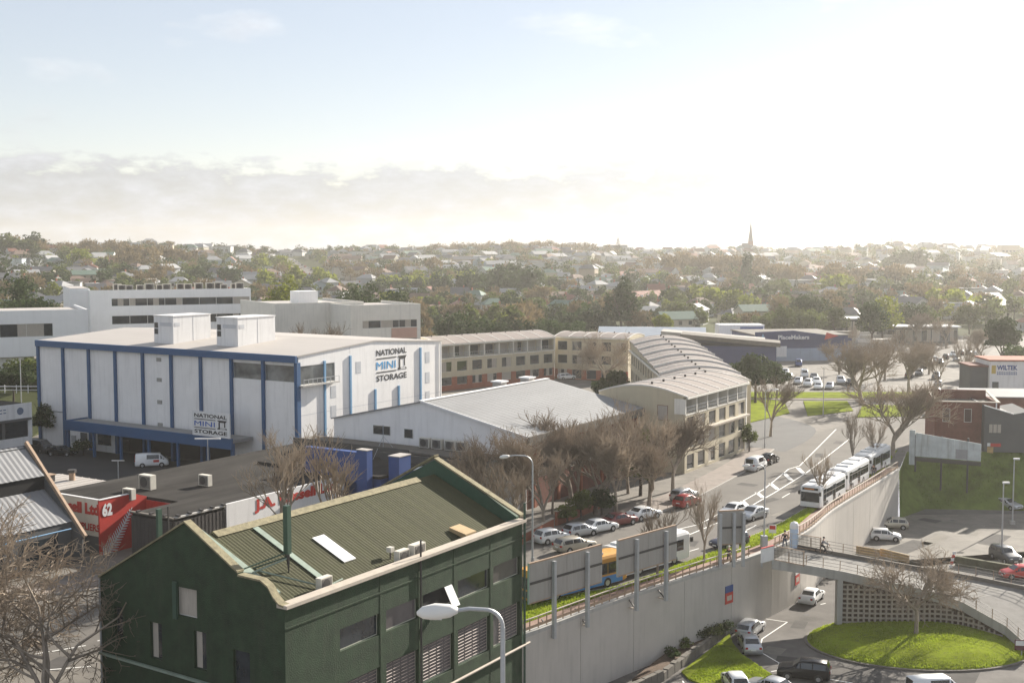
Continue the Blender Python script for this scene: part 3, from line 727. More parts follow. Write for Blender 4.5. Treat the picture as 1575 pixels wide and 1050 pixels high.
penthouse(3.7, 28.0, 4.2, 7.6, 4.2, 'left of the two white lift boxes on the storage roof')
penthouse(4.5, 15.4, 4.3, 7.8, 4.2, 'right of the two white lift boxes on the storage roof')

# ------------------------------------------------ grey-roofed warehouse beside it
WO_ = (1.6, 141.8, 0)
t = thing('warehouse', 'low white gabled warehouse with a broad pale grey roof beside the storage building', 'building', WO_, GRID)
wy, wx, we, wp = 29.6, 31.0, 9.0, 12.0; pk = 15.2
MB().prism([(0, 0, 0), (0, wy, 0), (0, wy, we), (0, pk, wp), (0, 0, we)], (.3, 0, 0), M_panel).build('gable_wall', t)
MB().prism([(wx, 0, 0), (wx, wy, 0), (wx, wy, we), (wx, pk, wp), (wx, 0, we)], (-.3, 0, 0), M_panel).build('gable_wall', t)
MB().box(.31, wx - .31, .1, .5, 0, we - .1, M_brick).build('side_wall', t); MB().box(.31, wx - .31, wy - .5, wy - .1, 0, we - .1, M_panel).build('side_wall', t)
for s in (0, 1):
    ys = [(pk, wp), (-.5, we - .2)] if s == 0 else [(pk, wp), (wy + .3, we - .15)]
    (ya, za), (yb, zb) = ys; mb = MB()
    mb.hexa([(-.25, ya, za), (wx + .2, ya, za), (wx + .2, yb, zb), (-.25, yb, zb), (-.25, ya, za + .16), (wx + .2, ya, za + .16), (wx + .2, yb, zb + .16), (-.25, yb, zb + .16)], M_roofgr)
    r_ = mb.build('roof', t)
    sm = MB()
    for k in range(1, 26):
        x = wx * k / 26; zz = .161
        sm.hexa([(x - .02, ya, za + zz), (x + .02, ya, za + zz), (x + .02, yb, zb + zz), (x - .02, yb, zb + zz), (x - .02, ya, za + zz + .012), (x + .02, ya, za + zz + .012), (x + .02, yb, zb + zz + .012), (x - .02, yb, zb + zz + .012)], M_roofgr)
    sm.build('seams', r_)
MB().box(-.3, wx + .2, pk - .35, pk + .35, wp + .17, wp + .27, M_white).build('ridge_cap', t)
bg_ = MB(); bg_.hexa([(-.4, pk, wp + .05), (-.26, pk, wp + .05), (-.26, -.55, we - .25), (-.4, -.55, we - .25), (-.4, pk, wp + .3), (-.26, pk, wp + .3), (-.26, -.55, we), (-.4, -.55, we)], M_white); bg_.build('barge_board', t)
MB().box(-.3, wx, -.75, -.52, we - 1.1, we - .05, M_concd).build('fascia', t)
for k in range(5): MB().box(2 + k * 5.8, 2.5 + k * 5.8, -.1, .098, 0, we - 1.2, M_brickr).build('pier', t)
for k in range(4): face_window(t, 3.2 + k * 5.8, 7.0 + k * 5.8, 3.6, 5.8, .08, -1, 3)
for y, z, w in ((23.0, 7.4, 2.8), (18.0, 7.3, 1.4)): face_window(t, y - w, y, z, z + 1.2, -.04, -1, 2, 'y')
for x, y in ((19.5, 16.6), (26, 16.0)):
    v = MB().box(x, x + 1.5, y - .7, y + .7, 11.9, 12.6, M_rooflt); v.box(x - .2, x + 1.7, y - .9, y + .9, 12.603, 12.8, M_white); v.build('roof_vent', t)
# dark flat-roofed verandah in front of the gable
t = thing('verandah_block', 'dark flat roofed annexe with deep fascia in front of the white gable', 'annexe', WO_, GRID)
MB().box(-4.4, -.45, 2.5, 32.5, 6.3, 6.5, M_concd).build('flat_roof', t)
MB().box(-4.6, -4.402, 14, 32.6, 5.4, 6.75, mat('dark_fascia', (.085, .08, .072), .8, .15, .8, dirt=.2)).build('fascia', t); MB().box(-5.2, -5.0, 2.4, 17.9, 4.6, 6.2, MATS['dark_fascia']).build('fascia', t)
MB().box(-4.998, -4.402, 2.5, 17.8, 6.0, 6.15, M_concd).build('flat_roof', t)
MB().box(-3.2, -3.0, 3, 32.2, 0, 5.39, M_beige2).build('wall', t)
for y in (8, 12.5, 21, 26): face_window(t, y, y + 2.2, .6, 2.3, -3.22, -1, 2, 'y')
def ac_unit(loc, rz_, lab, grp, s=1.0):
    p = thing('air_conditioner', lab, 'air conditioner', loc, rz_, grp)
    c = MB().box(-.5 * s, .5 * s, -.2 * s, .2 * s, .06, .85 * s, M_ac).build('case', p)
    MB().box(-.42 * s, .42 * s, -.23 * s, -.203 * s, .14, .78 * s, M_acg).build('grille', p)
    fan = MB(); fan.tube([(-.05 * s, -.235 * s, .45 * s), (-.05 * s, -.25 * s, .45 * s)], .3 * s, M_dsteel, 12); fan.build('fan', p)
    MB().box(-.45 * s, -.35 * s, -.19 * s, .19 * s, 0, .06, M_dsteel).build('foot', p); MB().box(.35 * s, .45 * s, -.19 * s, .19 * s, 0, .06, M_dsteel).build('foot', p)
    return p
def wl(o, x, y, z): return Vector(o) + Matrix.Rotation(GRID, 4, 'Z') @ Vector((x, y, z))
for i, y in enumerate((15.5, 13.6, 11.6, 10.0)):
    ac_unit(wl(WO_, -1.0, y - 1.5, 6.5), GRID - R(90), ['leftmost', 'second from left', 'third from left', 'rightmost and darkest'][i] + ' of four fan units on the annexe below the white gable', 'fan units under the gable', 1.5)

# ------------------------------------------------ dark-roofed supplier building with the red corner
DO = (-32.9, 115.0, 0)
t = thing('supplier_building', 'low dark flat roofed supplier building with red and white signed corner', 'building', DO, GRID)
def dl(px, py, z):
    p = G(px, py, z) - Vector(DO); q = Matrix.Rotation(-GRID, 4, 'Z') @ p; return Vector((q.x, q.y, z))
DZ = 5.0
MB().prism([(.15, .15, DZ - .3), (44, .15, DZ - .3), (44, 21.5, DZ - .3), (.2, 21.5, DZ - .3), (.2, 10.95, DZ - .3), (6.2, 10.95, DZ - .3), (6.2, 5.9, DZ - .3), (.15, 5.9, DZ - .3)], (0, 0, .3), M_droof).build('roof', t)
cor = MB()
nn = 22
for k in range(nn): cor.box(0 - (.03 if k % 2 else 0), .14, 5.9 * k / nn, 5.9 * (k + 1) / nn, 0, DZ - .31, M_dsteel)
for k in range(28): cor.box(7 * k / 28, 7 * (k + 1) / 28, 0 - (.03 if k % 2 else 0), .14, 0, DZ - .31, M_dsteel)
cor.build('corrugated_wall', t)
cp_ = MB(); cp_.box(-.1, .25, -.1, 6.0, DZ + .003, DZ + .14, M_concd); cp_.box(.26, 7.0, -.1, .25, DZ + .003, DZ + .14, M_conc); cp_.build('coping', t)
for k in range(5): MB().box(.6 + k * 1.5, .85 + k * 1.5, -.18, .3, DZ + .145, DZ + .34, M_dsteel).build('gutter_bracket', t)
for k in range(3): MB().box(-.18, .3, 1 + k * 1.9, 1.25 + k * 1.9, DZ + .145, DZ + .34, M_dsteel).build('gutter_bracket', t)
MB().box(7.01, 25.5, -.12, .14, 0, DZ + .25, M_white).build('sign_wall', t)
text('lettering', 'J.A. Russell Ltd', 13.0, 1.5, M_red, t, (11.0, -.135, 3.5), (1, 0, 0), (0, -1, 0), bold=.05)
# front boards
FX = 0.15; MB().box(FX - .15, FX + .05, 10.9, 21.4, 1.9, 5.65, mat('cream_sign_board', (.62, .58, .50), .7, .06, .5, dirt=.15)).build('sign_board', t)
text('lettering', 'J.A. Russell Ltd', 10.2, 1.5, M_red, t, (FX - .165, 20.9, 3.75), (0, -1, 0), (-1, 0, 0), bold=.06)
text('lettering', 'ELECTRICAL SUPPLIERS', 10.2, .75, M_red, t, (FX - .165, 20.9, 2.4), (0, -1, 0), (-1, 0, 0), bold=.03)
MB().box(FX - .14, FX + .04, 10.9, 21.4, 0, 1.898, M_dgrey).build('front_wall', t)
rw = MB(); rw.prism([(FX - .15, 10.7, 0), (FX + 6, 10.7, 0), (FX + 6, 10.7, 5.05), (FX + 4.2, 10.7, 5.65), (FX - .15, 10.7, 5.65)], (0, .19, 0), M_red); rw.build('red_wall', t)
cw_ = MB(); cw_.bar((FX - .15, 10.8, 5.7), (FX + 4.2, 10.8, 5.7), .3, .08, M_white); cw_.bar((FX - .05, 11.0, 5.7), (FX - .05, 21.4, 5.7), .3, .08, M_white); cw_.build('flashing', t)
text('lettering', '62', 1.25, 1.35, M_white, t, (FX + .2, 10.68, 3.9), (1, 0, 0), (0, -1, 0), bold=.05)
MB().box(6.0, 6.18, 6.1, 10.69, 0, DZ - .32, M_red).box(.15, 6.0, 5.93, 6.08, 0, DZ - .32, M_dsteel).build('side_wall', t)
fern = MB()                                                    # white fern leaf painted on the red wall: a stem with paired leaflets
def fp(s): return Vector((FX + .1 + 3.9 * s, 10.67, -.4 + 4.6 * s ** 1.25))
for k in range(19):
    s = .04 + .94 * k / 19; p = fp(s); d = (fp(min(1, s + .03)) - fp(s - .02)).normalized(); nrm = Vector((-d.z, 0, d.x)); Lf = .95 * (1 - s) ** .7 + .12
    for sg_ in (1, -1):
        tip = p + d * Lf * .55 + nrm * sg_ * Lf * .95
        fern.poly([p - d * .10, p + d * .12, tip + d * .05, tip - d * .03], M_white)
for k in range(12): a, b = fp(k / 12), fp((k + 1) / 12); fern.bar(a, b, .02, .09, M_white)
fern.build('fern_emblem', t)
for i, (px, py, lab, s) in enumerate(((227, 752, 'large square cooling unit in the middle of the dark roof', 1.9), (316, 747, 'grey cased fan unit farthest back on the dark roof', 1.5), (199, 768, 'white fan unit at the front of the dark roof by the red corner', 1.4))):
    p = G(px, py, DZ); ac_unit(p, GRID - R(90), lab, 'fan units on the dark roof', s)
t = thing('roof_shed', 'low white sheet roof tucked between the saw tooth building and dark roof', 'building', DO, GRID)
MB().box(4.5, 12.2, 22.0, 33, 4.1, 4.3, M_rooflt).build('roof', t); MB().box(4.8, 11.9, 22.3, 32.7, 0, 4.098, M_panel).build('wall', t)
sm = MB()
for k in range(9): sm.box(4.5, 12.2, 22.6 + k * 1.2, 22.68 + k * 1.2, 4.303, 4.36, M_rooflt)
sm.build('seams', t)
for px, py, lab in ((75, 740, 'dark box vent on the low white sheet roof'), (111, 738, 'round cowled chimney vent on the low white sheet roof')):
    p = G(px, py, 4.3); v = thing('roof_vent', lab, 'roof vent', p, GRID)
    if px < 90: MB().box(-.5, .5, -.5, .5, 0, .75, M_dsteel).build('body', v); MB().box(-.6, .6, -.6, .6, .752, .85, M_rail).build('cap', v)
    else:
        a = MB(); a.tube([(0, 0, 0), (0, 0, .9)], .35, M_rail, 10); a.build('pipe', v); a = MB(); a.tube([(0, 0, .902), (0, 0, 1.25)], .5, M_dsteel, 10); a.build('cowl', v)
# blue plumbing supplier block
t = thing('plumbing_building', 'dark roofed plumbing store with tall royal blue pylons and a blue sign band', 'building', (-18.2, 136.0, 0), GRID)
MB().box(1.2, 24, -3, 16, 5.0, 5.3, M_droof).build('roof', t); MB().box(1.5, 23.7, -2.8, 15.7, 0, 4.998, M_blue2).build('wall', t)
MB().box(.2, 1.2, -1.9, -.4, 0, 8.3, M_blue2).build('pylon', t); MB().box(.15, 1.25, -1.95, -.35, 8.303, 8.4, M_rooflt).build('pylon_cap', t)
MB().box(.3, 1.19, -.35, 7.5, 4.5, 8.0, M_blue2).build('blue_parapet', t)
MB().box(2.4, 4.6, -4.8, -3.3, 0, 7.5, M_blue2).build('pylon', t); MB().box(2.35, 4.65, -4.85, -3.25, 7.503, 7.62, M_rooflt).build('pylon_cap', t)
MB().box(5.2, 17.5, -4.9, -4.5, 3.0, 5.6, M_blue2).build('sign_band', t); MB().box(5.15, 17.55, -4.95, -4.4, 5.603, 5.72, M_white).build('coping', t)
MB().box(5.9, 8.2, -4.94, -4.902, 3.7, 5.2, M_white).build('sign_plate', t)
text('lettering', 'mico', 1.8, .8, M_blue2, t, (6.15, -4.95, 4.05), (1, 0, 0), (0, -1, 0), bold=.06)
text('lettering', 'Plumbing. Pipelines', 6.0, .8, M_white, t, (8.7, -4.905, 4.1), (1, 0, 0), (0, -1, 0), bold=.01)
text('lettering', 'Bathrooms', 2.4, .7, M_white, t, (14.9, -4.905, 4.1), (1, 0, 0), (0, -1, 0), bold=.01)
an = thing('roof_aerial', 'thin rooftop aerial with stays on the dark roof behind the blue sign', 'aerial', wl((-18.2, 136.0, 0), 12, 5, 5.3))
a = MB(); a.tube([(0, 0, 0), (0, 0, 4)], .05, M_steel, 5); a.build('mast', an)
for q in range(3): a = MB(); a.tube([(0, 0, 2.6), (2.2 * math.cos(q * 2.1), 2.2 * math.sin(q * 2.1), 0)], .03, M_steel, 4); a.build('stay', an)
t = thing('roof_aerial', 'pale T-shaped floodlight mast at the yard edge of the dark roof', 'aerial', G(320, 712, 4.5))
a = MB(); a.tube([(0, 0, -1), (0, 0, 3.0)], .06, M_steel, 5); a.build('mast', t); MB().box(-1.6, 1.6, -.08, .08, 3.003, 3.18, M_white).build('lamp_bar', t)
t = thing('yard_lamp', 'thin yard post with cross arm between the parked van and dark roof', 'lamp post', G(182, 728, 3.0))
a = MB(); a.tube([(0, 0, -3), (0, 0, 1.6)], .06, M_steel, 5); a.build('post', t); MB().box(-.8, .8, -.06, .06, 1.603, 1.72, M_steel).build('arm', t)

# ------------------------------------------------ green building in the foreground
GO = (-13.5, 70.0, 0); gw, gl = 16.5, 27.2
t = thing('green_building', 'dark green three storey stucco building with gabled parapets and olive iron roof', 'building', GO, GRID)
prof = [(0, 9.9), (.35, 9.95), (.8, 10.3), (1.25, 10.9), (1.84, 11.2), (3.7, 11.25), (3.7, 11.45), (8.25, 14.0), (12.8, 11.4), (16.5, 9.3)]
# gable wall built in strips around its window openings
gwin = [(7.36, 9.15, 7.95, 9.8), (10.6, 11.7, 4.7, 7.1), (6.6, 7.7, 4.75, 7.2), (2.9, 4.3, 4.2, 6.6), (14.3, 15.1, 5.6, 7.6)]
def ptop(y):
    for (a, za), (b, zb) in zip(prof[:-1], prof[1:]):
        if a <= y <= b and b > a: return za + (zb - za) * (y - a) / (b - a)
    return prof[-1][1]
cuts = sorted(set([p[0] for p in prof] + [w for g in gwin for w in g[:2]])); gm = MB()
for a, b in zip(cuts[:-1], cuts[1:]):
    m_ = (a + b) / 2; holes = sorted([(g[2], g[3]) for g in gwin if g[0] <= m_ <= g[1]]); z0 = -1.0
    za, zb = ptop(a + 1e-4), ptop(b - 1e-4)
    for h0, h1 in holes:
        gm.prism([(0, a, z0), (0, b, z0), (0, b, h0), (0, a, h0)], (.38, 0, 0), M_green); z0 = h1
    gm.prism([(0, a, z0), (0, b, z0), (0, b, zb), (0, a, za)], (.38, 0, 0), M_green)
gm.build('gable_wall', t)
for i, g in enumerate(gwin):
    w = face_window(t, g[0], g[1], g[2], g[3], .22, -1, 2, 'y', glass=M_glass if i else M_curt, depth=.1, frame=mat('dark_green_frame', (.045, .06, .045), .6) if i else M_frame, curtain=.35, rows=2 if i else 1)
MB().box(-.16, -.004, 9.05, 9.4, 7.7, 10.1, M_greenp).build('downpipe', t); 
mb = MB(); mb.bar((-.12, 0, 3.9), (-.12, gw, 4.2), .2, .14, M_verdi); mb.build('ledge_pipe', t)
mb = MB(); mb.tube([(-.1, gw - .1, -1), (-.1, gw - .1, 9.2)], .07, M_steel, 6); mb.build('downpipe', t)
cpg = MB()
for (a, za), (b, zb) in zip(prof[:-1], prof[1:]):
    if b - a < .01: continue
    cpg.hexa([(-.14, a, za + .003), (.45, a, za + .003), (.45, b, zb + .003), (-.14, b, zb + .003), (-.14, a, za + .12), (.45, a, za + .12), (.45, b, zb + .12), (-.14, b, zb + .12)], M_lichen)
cpg.build('gable_coping', t)
# far gable parapet
fp_ = [(0, 10.0), (8.25, 14.0), (gw, 9.6)]
MB().prism([(gl - .4, 0, 0), (gl - .4, gw, 0), (gl - .4, gw, 9.6), (gl - .4, 8.25, 14.0), (gl - .4, .45, 10.2)], (.4, 0, 0), mat('green_parapet', (.025, .075, .045), .7, .2, .8)).build('far_gable', t)
cf = MB()
for (a, za), (b, zb) in zip(fp_[:-1], fp_[1:]):
    cf.hexa([(gl - .5, a, za + .25), (gl + .12, a, za + .25), (gl + .12, b, zb + .01), (gl - .5, b, zb + .01), (gl - .5, a, za + .4), (gl + .12, a, za + .4), (gl + .12, b, zb + .16), (gl - .5, b, zb + .16)], M_lichen)
cf.build('gable_coping', t)
# long wall with window openings
rowA = [(5.0, 9.0), (9.7, 13.25), (13.8, 17.5), (18.1, 22.3), (22.8, 26.6)]
rows_ = [(5.75, 7.2), (.9, 3.6)]
wm = MB(); xc = [0.38] + [x for r_ in rowA for x in r_] + [gl - .4]
for i in range(len(xc) - 1):
    a, b = xc[i], xc[i + 1]
    if i % 2 == 0: wm.box(a, b, 0, .4, -7.2, 9.8, M_green)
    else:
        wm.box(a, b, 0, .4, -7.2, .9, M_green); wm.box(a, b, 0, .4, 3.6, 5.75, M_green); wm.box(a, b, 0, .4, 7.2, 9.8, M_green)
wm.build('long_wall', t)
MB().box(-.1, gl, -.28, .55, 9.803, 10.02, M_cream).build('wall_coping', t)
mb = MB(); mb.bar((0, -.028, 8.55), (gl, -.028, 8.55), .05, .09, M_green); mb.build('string_course', t)
MB().box(.4, gl - .42, 5, gw, -1, 4.9, M_dark).box(.4, gl - .42, 1.6, gw, 4.91, 5.3, M_dark).box(.4, gl - .42, gw - .3, gw - .01, 4, 9.3, M_green).build('interior', t)
for (a, b) in rowA:
    i = rowA.index((a, b))
    w = face_window(t, a, b, 5.75, 7.2, .25, -1, 4 if i % 2 else 3, 'x', glass=[M_glass, mat('dusty_glass', (.11, .10, .10), .2, .3, .5), M_dark, M_glass, MATS['dusty_glass']][i], sill=M_cream, frame=mat('pale_green_frame', (.40, .40, .33), .7, .2), curtain=.12 if i == 3 else 0)
    w = face_window(t, a, b, .9, 3.6, .28, -1, 4, 'x', glass=MATS['dusty_glass'], sill=M_cream, frame=MATS['pale_green_frame'], rows=1)
    lv = MB().box(0, (b - a) / 4 - .18, -.02, .02, 0, .05, mat('dusky_louvre', (.33, .26, .23), .6, .2, 1)).mesh('louvre')
    for c in range(4):
        if i == 4 and c == 0: continue
        for r_ in range(11):
            o = link('louvre', lv, w, (a + .1 + c * (b - a - .12) / 4 + .05, .235, 1.02 + r_ * .235)); o.rotation_euler = (R(50), 0, 0)
    MB().box(b + .05, b + .35, -.025, -.003, -7, 9.7, M_green).build('pilaster', t)
MB().hexa([(16.4, -.75, 5.8), (17.3, -.75, 5.8), (17.3, -.7, 5.8), (16.4, -.7, 5.8), (16.4, -.02, 7.15), (17.3, -.02, 7.15), (17.3, .03, 7.15), (16.4, .03, 7.15)], M_white).build('open_sash', t)
mb = MB(); mb.tube([(12, -.2, -.0), (gl + .6, -.2, .0)], .1, M_cream, 6); mb.build('white_pipe', t)
mb = MB(); mb.tube([(13.45, -.12, -7), (13.45, -.12, 11.2)], .07, M_dsteel, 6); mb.build('downpipe', t)
mb = MB(); mb.tube([(gl - .1, -.15, -7), (gl - .1, -.15, 11.3)], .1, M_greenp, 6); mb.build('downpipe', t)
# corrugated iron roof, both slopes, standing between the parapets
def corr(ya, za, yb, zb, x0, x1, pitch=.15, h=.03, m=M_groof):
    mb = MB(); n_ = int((x1 - x0) / pitch); P = []
    for k in range(n_ + 1): P.append((x0 + (x1 - x0) * k / n_, h if k % 2 else 0))
    mb.strip([(x, ya, za + q) for x, q in P], [(x, yb, zb + q) for x, q in P], m); return mb
corr(8.25, 12.8, .41, 9.25, .6, gl - .45).build('roof_sheet', t)
corr(16.3, 9.2, 8.25, 12.8, .6, gl - .45).build('roof_sheet', t)
MB().prism([(2.3, 7.75, 12.68), (2.3, 8.25, 12.98), (2.3, 8.75, 12.68)], (gl - 5.2, 0, 0), M_lichen).build('ridge_cap', t)
def onroof(y): return 12.8 - (8.25 - y) * (12.8 - 9.25) / 7.84
def rs(x0, x1, y0, y1, dz, th, m, nm, par=None):
    return MB().hexa([(x0, y0, onroof(y0) + dz), (x1, y0, onroof(y0) + dz), (x1, y1, onroof(y1) + dz), (x0, y1, onroof(y1) + dz), (x0, y0, onroof(y0) + dz + th), (x1, y0, onroof(y0) + dz + th), (x1, y1, onroof(y1) + dz + th), (x0, y1, onroof(y1) + dz + th)], m).build(nm, par or t)
rs(.55, 1.7, 1.9, 8.6, .12, .1, M_verdi, 'flashing'); rs(5.35, 5.85, .7, 7.7, .06, .06, M_verdi, 'flashing')
rs(8.6, 9.8, 2.6, 5.4, .07, .05, M_white, 'skylight')
def ongl(x, y, z): return wl(GO, x, y, z)
p = thing('roof_hatch', 'tilted timber hatch lid at the far gutter end of the olive roof', 'hatch', ongl(21.0, 1.1, onroof(1.1) + .1), GRID)
MB().hexa([(-.7, -.3, .0), (.7, -.3, .0), (.7, 1.2, .5), (-.7, 1.2, .5), (-.7, -.3, .4), (.7, -.3, .4), (.7, 1.2, .75), (-.7, 1.2, .75)], mat('yellow_timber', (.42, .30, .16), .8, .15, 1)).build('lid', p); MB().box(-.6, .6, -.2, .9, -.2, .1, M_greenp).build('frame', p)
ac_unit(ongl(14.3, .85, onroof(.85) + .06), GRID, 'taller cream fan unit at the gutter of the olive roof', 'fan units along the green building gutter', 1.35)
ac_unit(ongl(12.7, .95, onroof(.95) + .06), GRID, 'shorter cream fan unit beside the taller one on the olive roof', 'fan units along the green building gutter', 1.15)
ac_unit(ongl(4.7, 1.0, onroof(1.0) + .06), GRID, 'lone cream fan unit at the near end of the olive roof', 'fan units along the green building gutter', 1.1)
p = thing('meter_box', 'small cream box on a post beside the roof fan units', 'box', ongl(12.4, 1.7, onroof(1.7)), GRID); MB().box(-.04, .04, -.04, .04, 0, .5, M_dsteel).build('post', p); MB().box(-.2, .2, -.2, .2, .502, .85, M_ac).build('case', p)
p = thing('roof_mast', 'dark green steel mast with pale bracing rising from the olive roof', 'mast', ongl(4.0, 3.4, onroof(3.4)), GRID)
MB().box(-.18, .18, -.18, .18, 1.2, 4.3, M_greenp).build('mast_tube', p)
a = MB(); a.tube([(0, 0, 1.2), (.05, -.05, -.05)], [.16, .03], M_dsteel, 6); a.build('mast_foot', p)
for q in (((0, 0, 1.3), (-3.2, .9, .75)), ((-3.2, .9, .75), (-3.3, 1.0, .3)), ((0, 0, 1.0), (-2.0, 1.2, .5))):
    a = MB(); a.tube(q, .05, M_greenp, 5); a.build('pipe_brace', p)
for q in (((-2.2, .6, .55), (1.2, -2.6, -.95)), ((-1.2, -2.4, -1.0), (2.6, -2.3, -.7)), ((-.1, 0, .9), (-2.6, .5, .5))):
    a = MB(); a.tube(q, .06, M_verdi, 5); a.build('pale_brace', p)
p = thing('roof_mast', 'thin green pole with white box on the left slope edge of the green building', 'mast', ongl(.6, 11.3, 11.4), GRID)
MB().box(-.17, .17, -.1, .1, 0, 3.0, M_greenp).build('post', p); MB().box(.5, .58, -.3, -.22, 0, 3.1, M_dsteel).build('pole', p); MB().box(.42, .66, -.42, -.24, .5, 1.0, M_white).build('junction_box', p)

# ------------------------------------------------ grey saw-tooth building at the left edge
BO = (-49.5, 122.0, 0)
t = thing('sawtooth_building', 'grey corrugated saw tooth roofed workshop at the left edge with a rusty sloping barge', 'building', BO, GRID)
M_cg = mat('grey_corrugated_iron', (.215, .215, .22), .65, .12, .5)
corr(.4, 11.0, -2.9, 8.3, -34, -.3, .3, .05, M_cg).build('roof_sheet', t); corr(-2.7, 6.9, -6.9, 4.1, -34, -.3, .3, .05, M_cg).build('roof_sheet', t)
MB().box(-34, -.3, -2.75, -2.6, 6.95, 8.25, M_dark).build('clerestory', t); MB().box(-34, -.35, -6.8, -6.5, 0, 4.1, M_dgrey).box(-34, -.35, .1, .4, 0, 10.9, M_dgrey).build('front_wall', t)
mb = MB(); mb.bar((0, .4, 11.4), (0, -8.5, 2.7), .3, .36, M_rail); mb.build('barge_beam', t)
MB().prism([(-.29, .4, 0), (-.29, .4, 11.1), (-.29, -8.3, 2.7), (-.29, -8.3, 0)], (.2, 0, 0), M_dgrey).build('end_wall', t)
for k in range(5):
    MB().box(-30 + k * 6, -26 + k * 6, -6.86, -6.8, .3, 3.0, M_glass).build('window', t)
mb = MB(); mb.tube([(-30, -7.6, 3.6), (-1, -7.6, 3.6)], .07, M_ltblue, 6); mb.build('conduit', t)

# ------------------------------------------------ white two-storey office behind it
t = thing('sign_office', 'white flat roofed office with rounded end and long sign band at the left edge', 'building', G(49, 690, 1.5), GRID)
t.location.z = 0
MB().box(-34, 0, 0, 14, 8.0, 8.3, M_droof).build('roof', t); MB().box(-34, .1, -.15, -.002, 6.3, 8.5, M_white).build('sign_band', t)
MB().box(-34, .0, .02, 13.9, 2.0, 7.98, M_dgrey).build('core', t)
MB().box(-34, 0, -.14, -.003, 2.2, 3.5, M_white).build('spandrel', t); MB().box(-.6, .09, -.145, -.004, 3.502, 6.298, M_white).build('end_pier', t); MB().box(-33, -1, 1, 13, 0, 1.99, M_dgrey).build('undercroft', t)
MB().box(-33.9, -.2, -.5, -.16, 6.0, 6.28, M_dgrey).build('awning', t)
for k in range(7): face_window(t, -4.4 - k * 4.2, -.7 - k * 4.2, 3.52, 5.95, -.02, -1, 3, glass=M_glass, frame=M_dsteel)
lb = MB()
for r_ in range(2):
    for k in range(16): lb.box(-14 + k * .62, -13.55 + k * .62, -.17, -.152, 7.2 + r_ * .45 + .1, 7.45 + r_ * .45, mat('sign_grey', (.12, .16, .24), .6))
lb.tube([(-1.9, -.16, 7.4), (-1.9, -.18, 7.4)], .55, MATS['sign_grey'], 14); lb.build('sign_marks', t)

# ------------------------------------------------ white offices in the upper left
def office(nm, lab, loc, rot, Lx, Dy, H, bands, m, extras=None, z0=0, winlen=None):
    t = thing(nm, lab, 'building', loc, rot)
    MB().box(.3, Lx - .3, .3, Dy - .3, z0, H - .2, M_dgrey).build('core', t); MB().box(.25, Lx - .25, .25, Dy, H - .199, H, M_rooflt).build('roof', t)
    z = z0; w0, w1 = winlen or (0, Lx)
    for a, b in bands:
        MB().box(0, Lx, 0, .29, z, a, m).build('wall_band', t); z = b
        if w0 > 0: MB().box(0, w0, 0, .29, a + .001, b - .001, m).build('wall', t)
        if w1 < Lx: MB().box(w1, Lx, 0, .29, a + .001, b - .001, m).build('wall', t)
        k = max(2, int((w1 - w0) / 3.6))
        for i in range(k): face_window(t, w0 + (w1 - w0) * i / k, w0 + (w1 - w0) * (i + 1) / k, a + .002, b - .002, .15, -1, 3, curtain=.25)
    MB().box(0, Lx, 0, .29, z, H + .5, m).build('parapet', t)
    MB().box(0, .29, .291, Dy, z0, H + .5, m).build('side_wall', t); MB().box(Lx - .29, Lx, .291, Dy, z0, H + .5, m).build('side_wall', t)
    return t
p0, p1 = atd(140, 268), atd(387, 283); d = p1 - p0; ra = math.atan2(d.y, d.x)
t = office('office_block', 'long white office block with two dark window strips and roof plant', p0, ra, d.length, 16, 21.6, [(14.4, 16.3), (18.5, 20.2)], M_offw, winlen=(4.6, d.length - .3))
for i in range(15):
    q = p0 + d * (.07 + .86 * i / 15 + .02 * random.random()) + Vector((.5, 3 + 6 * random.random(), 21.65))
    ac_unit(q, ra, 'boxy air conditioner among the row on the long white office roof', 'air conditioners on the office roof', 1.6 + .6 * random.random())
p2 = atd(110, 268)
t = thing('office_wing', 'plain white windowless block at the left end of the long office', 'building', p2, ra); MB().box(0, (p0 - p2).length - .05, 2, 20, 0, 22.4, M_offw).build('wall', t); MB().box(.2, (p0 - p2).length - .25, 2.2, 19.8, 22.403, 22.5, M_rooflt).build('roof', t)
p0, p1 = atd(-60, 226, 8), atd(136, 236, 8); d = p1 - p0; ra = math.atan2(d.y, d.x)
t = office('office_block', 'low white building with one window strip at the far left behind the storage', p0, ra, d.length, 22, 11.0, [(6.4, 8.9)], M_offw, winlen=(2, d.length - 6.5), z0=2.6)
MB().box(1, d.length - 10, .8, 20, -8, 2.55, M_beige2).build('undercroft', t)
p0, p1 = atd(424, 252), atd(560, 262); d = p1 - p0; ra = math.atan2(d.y, d.x)
t = office('office_block', 'plain pale beige office block with flat roof behind the storage roof', p0, ra, d.length, 24, 19.4, [(13, 14.6), (16.6, 18.0)], M_beige2, winlen=(d.length - 7.0, d.length - 2.5))
MB().box(6.5, 11, 4, 9, 19.5, 22.2, M_offw).build('lift_box', t)
p0, p1 = atd(540, 248), atd(647, 256); d = p1 - p0; ra = math.atan2(d.y, d.x)
t = office('office_block', 'beige office wing with pink panelled bay and short window strips', p0, ra, d.length, 20, 19.2, [(11.0, 12.4), (14.8, 16.4)], M_beige2, winlen=(2.6, d.length - .8))
M_pink = mat('pink_panel', (.52, .33, .26), .8, .1, .5)
MB().box(d.length - 6.8, d.length - .9, -.12, -.003, 12.5, 14.7, M_pink).build('pink_panel', t); MB().box(d.length - 6.8, d.length - .9, -.12, -.003, 9, 10.9, M_pink).build('pink_panel', t)
t = thing('glass_office', 'green glazed office bay between the white and beige office blocks', 'building', atd(389, 292)); 
M_gg = mat('green_tinted_glass', (.03, .10, .085), .08, .4, .4, spec=.8)
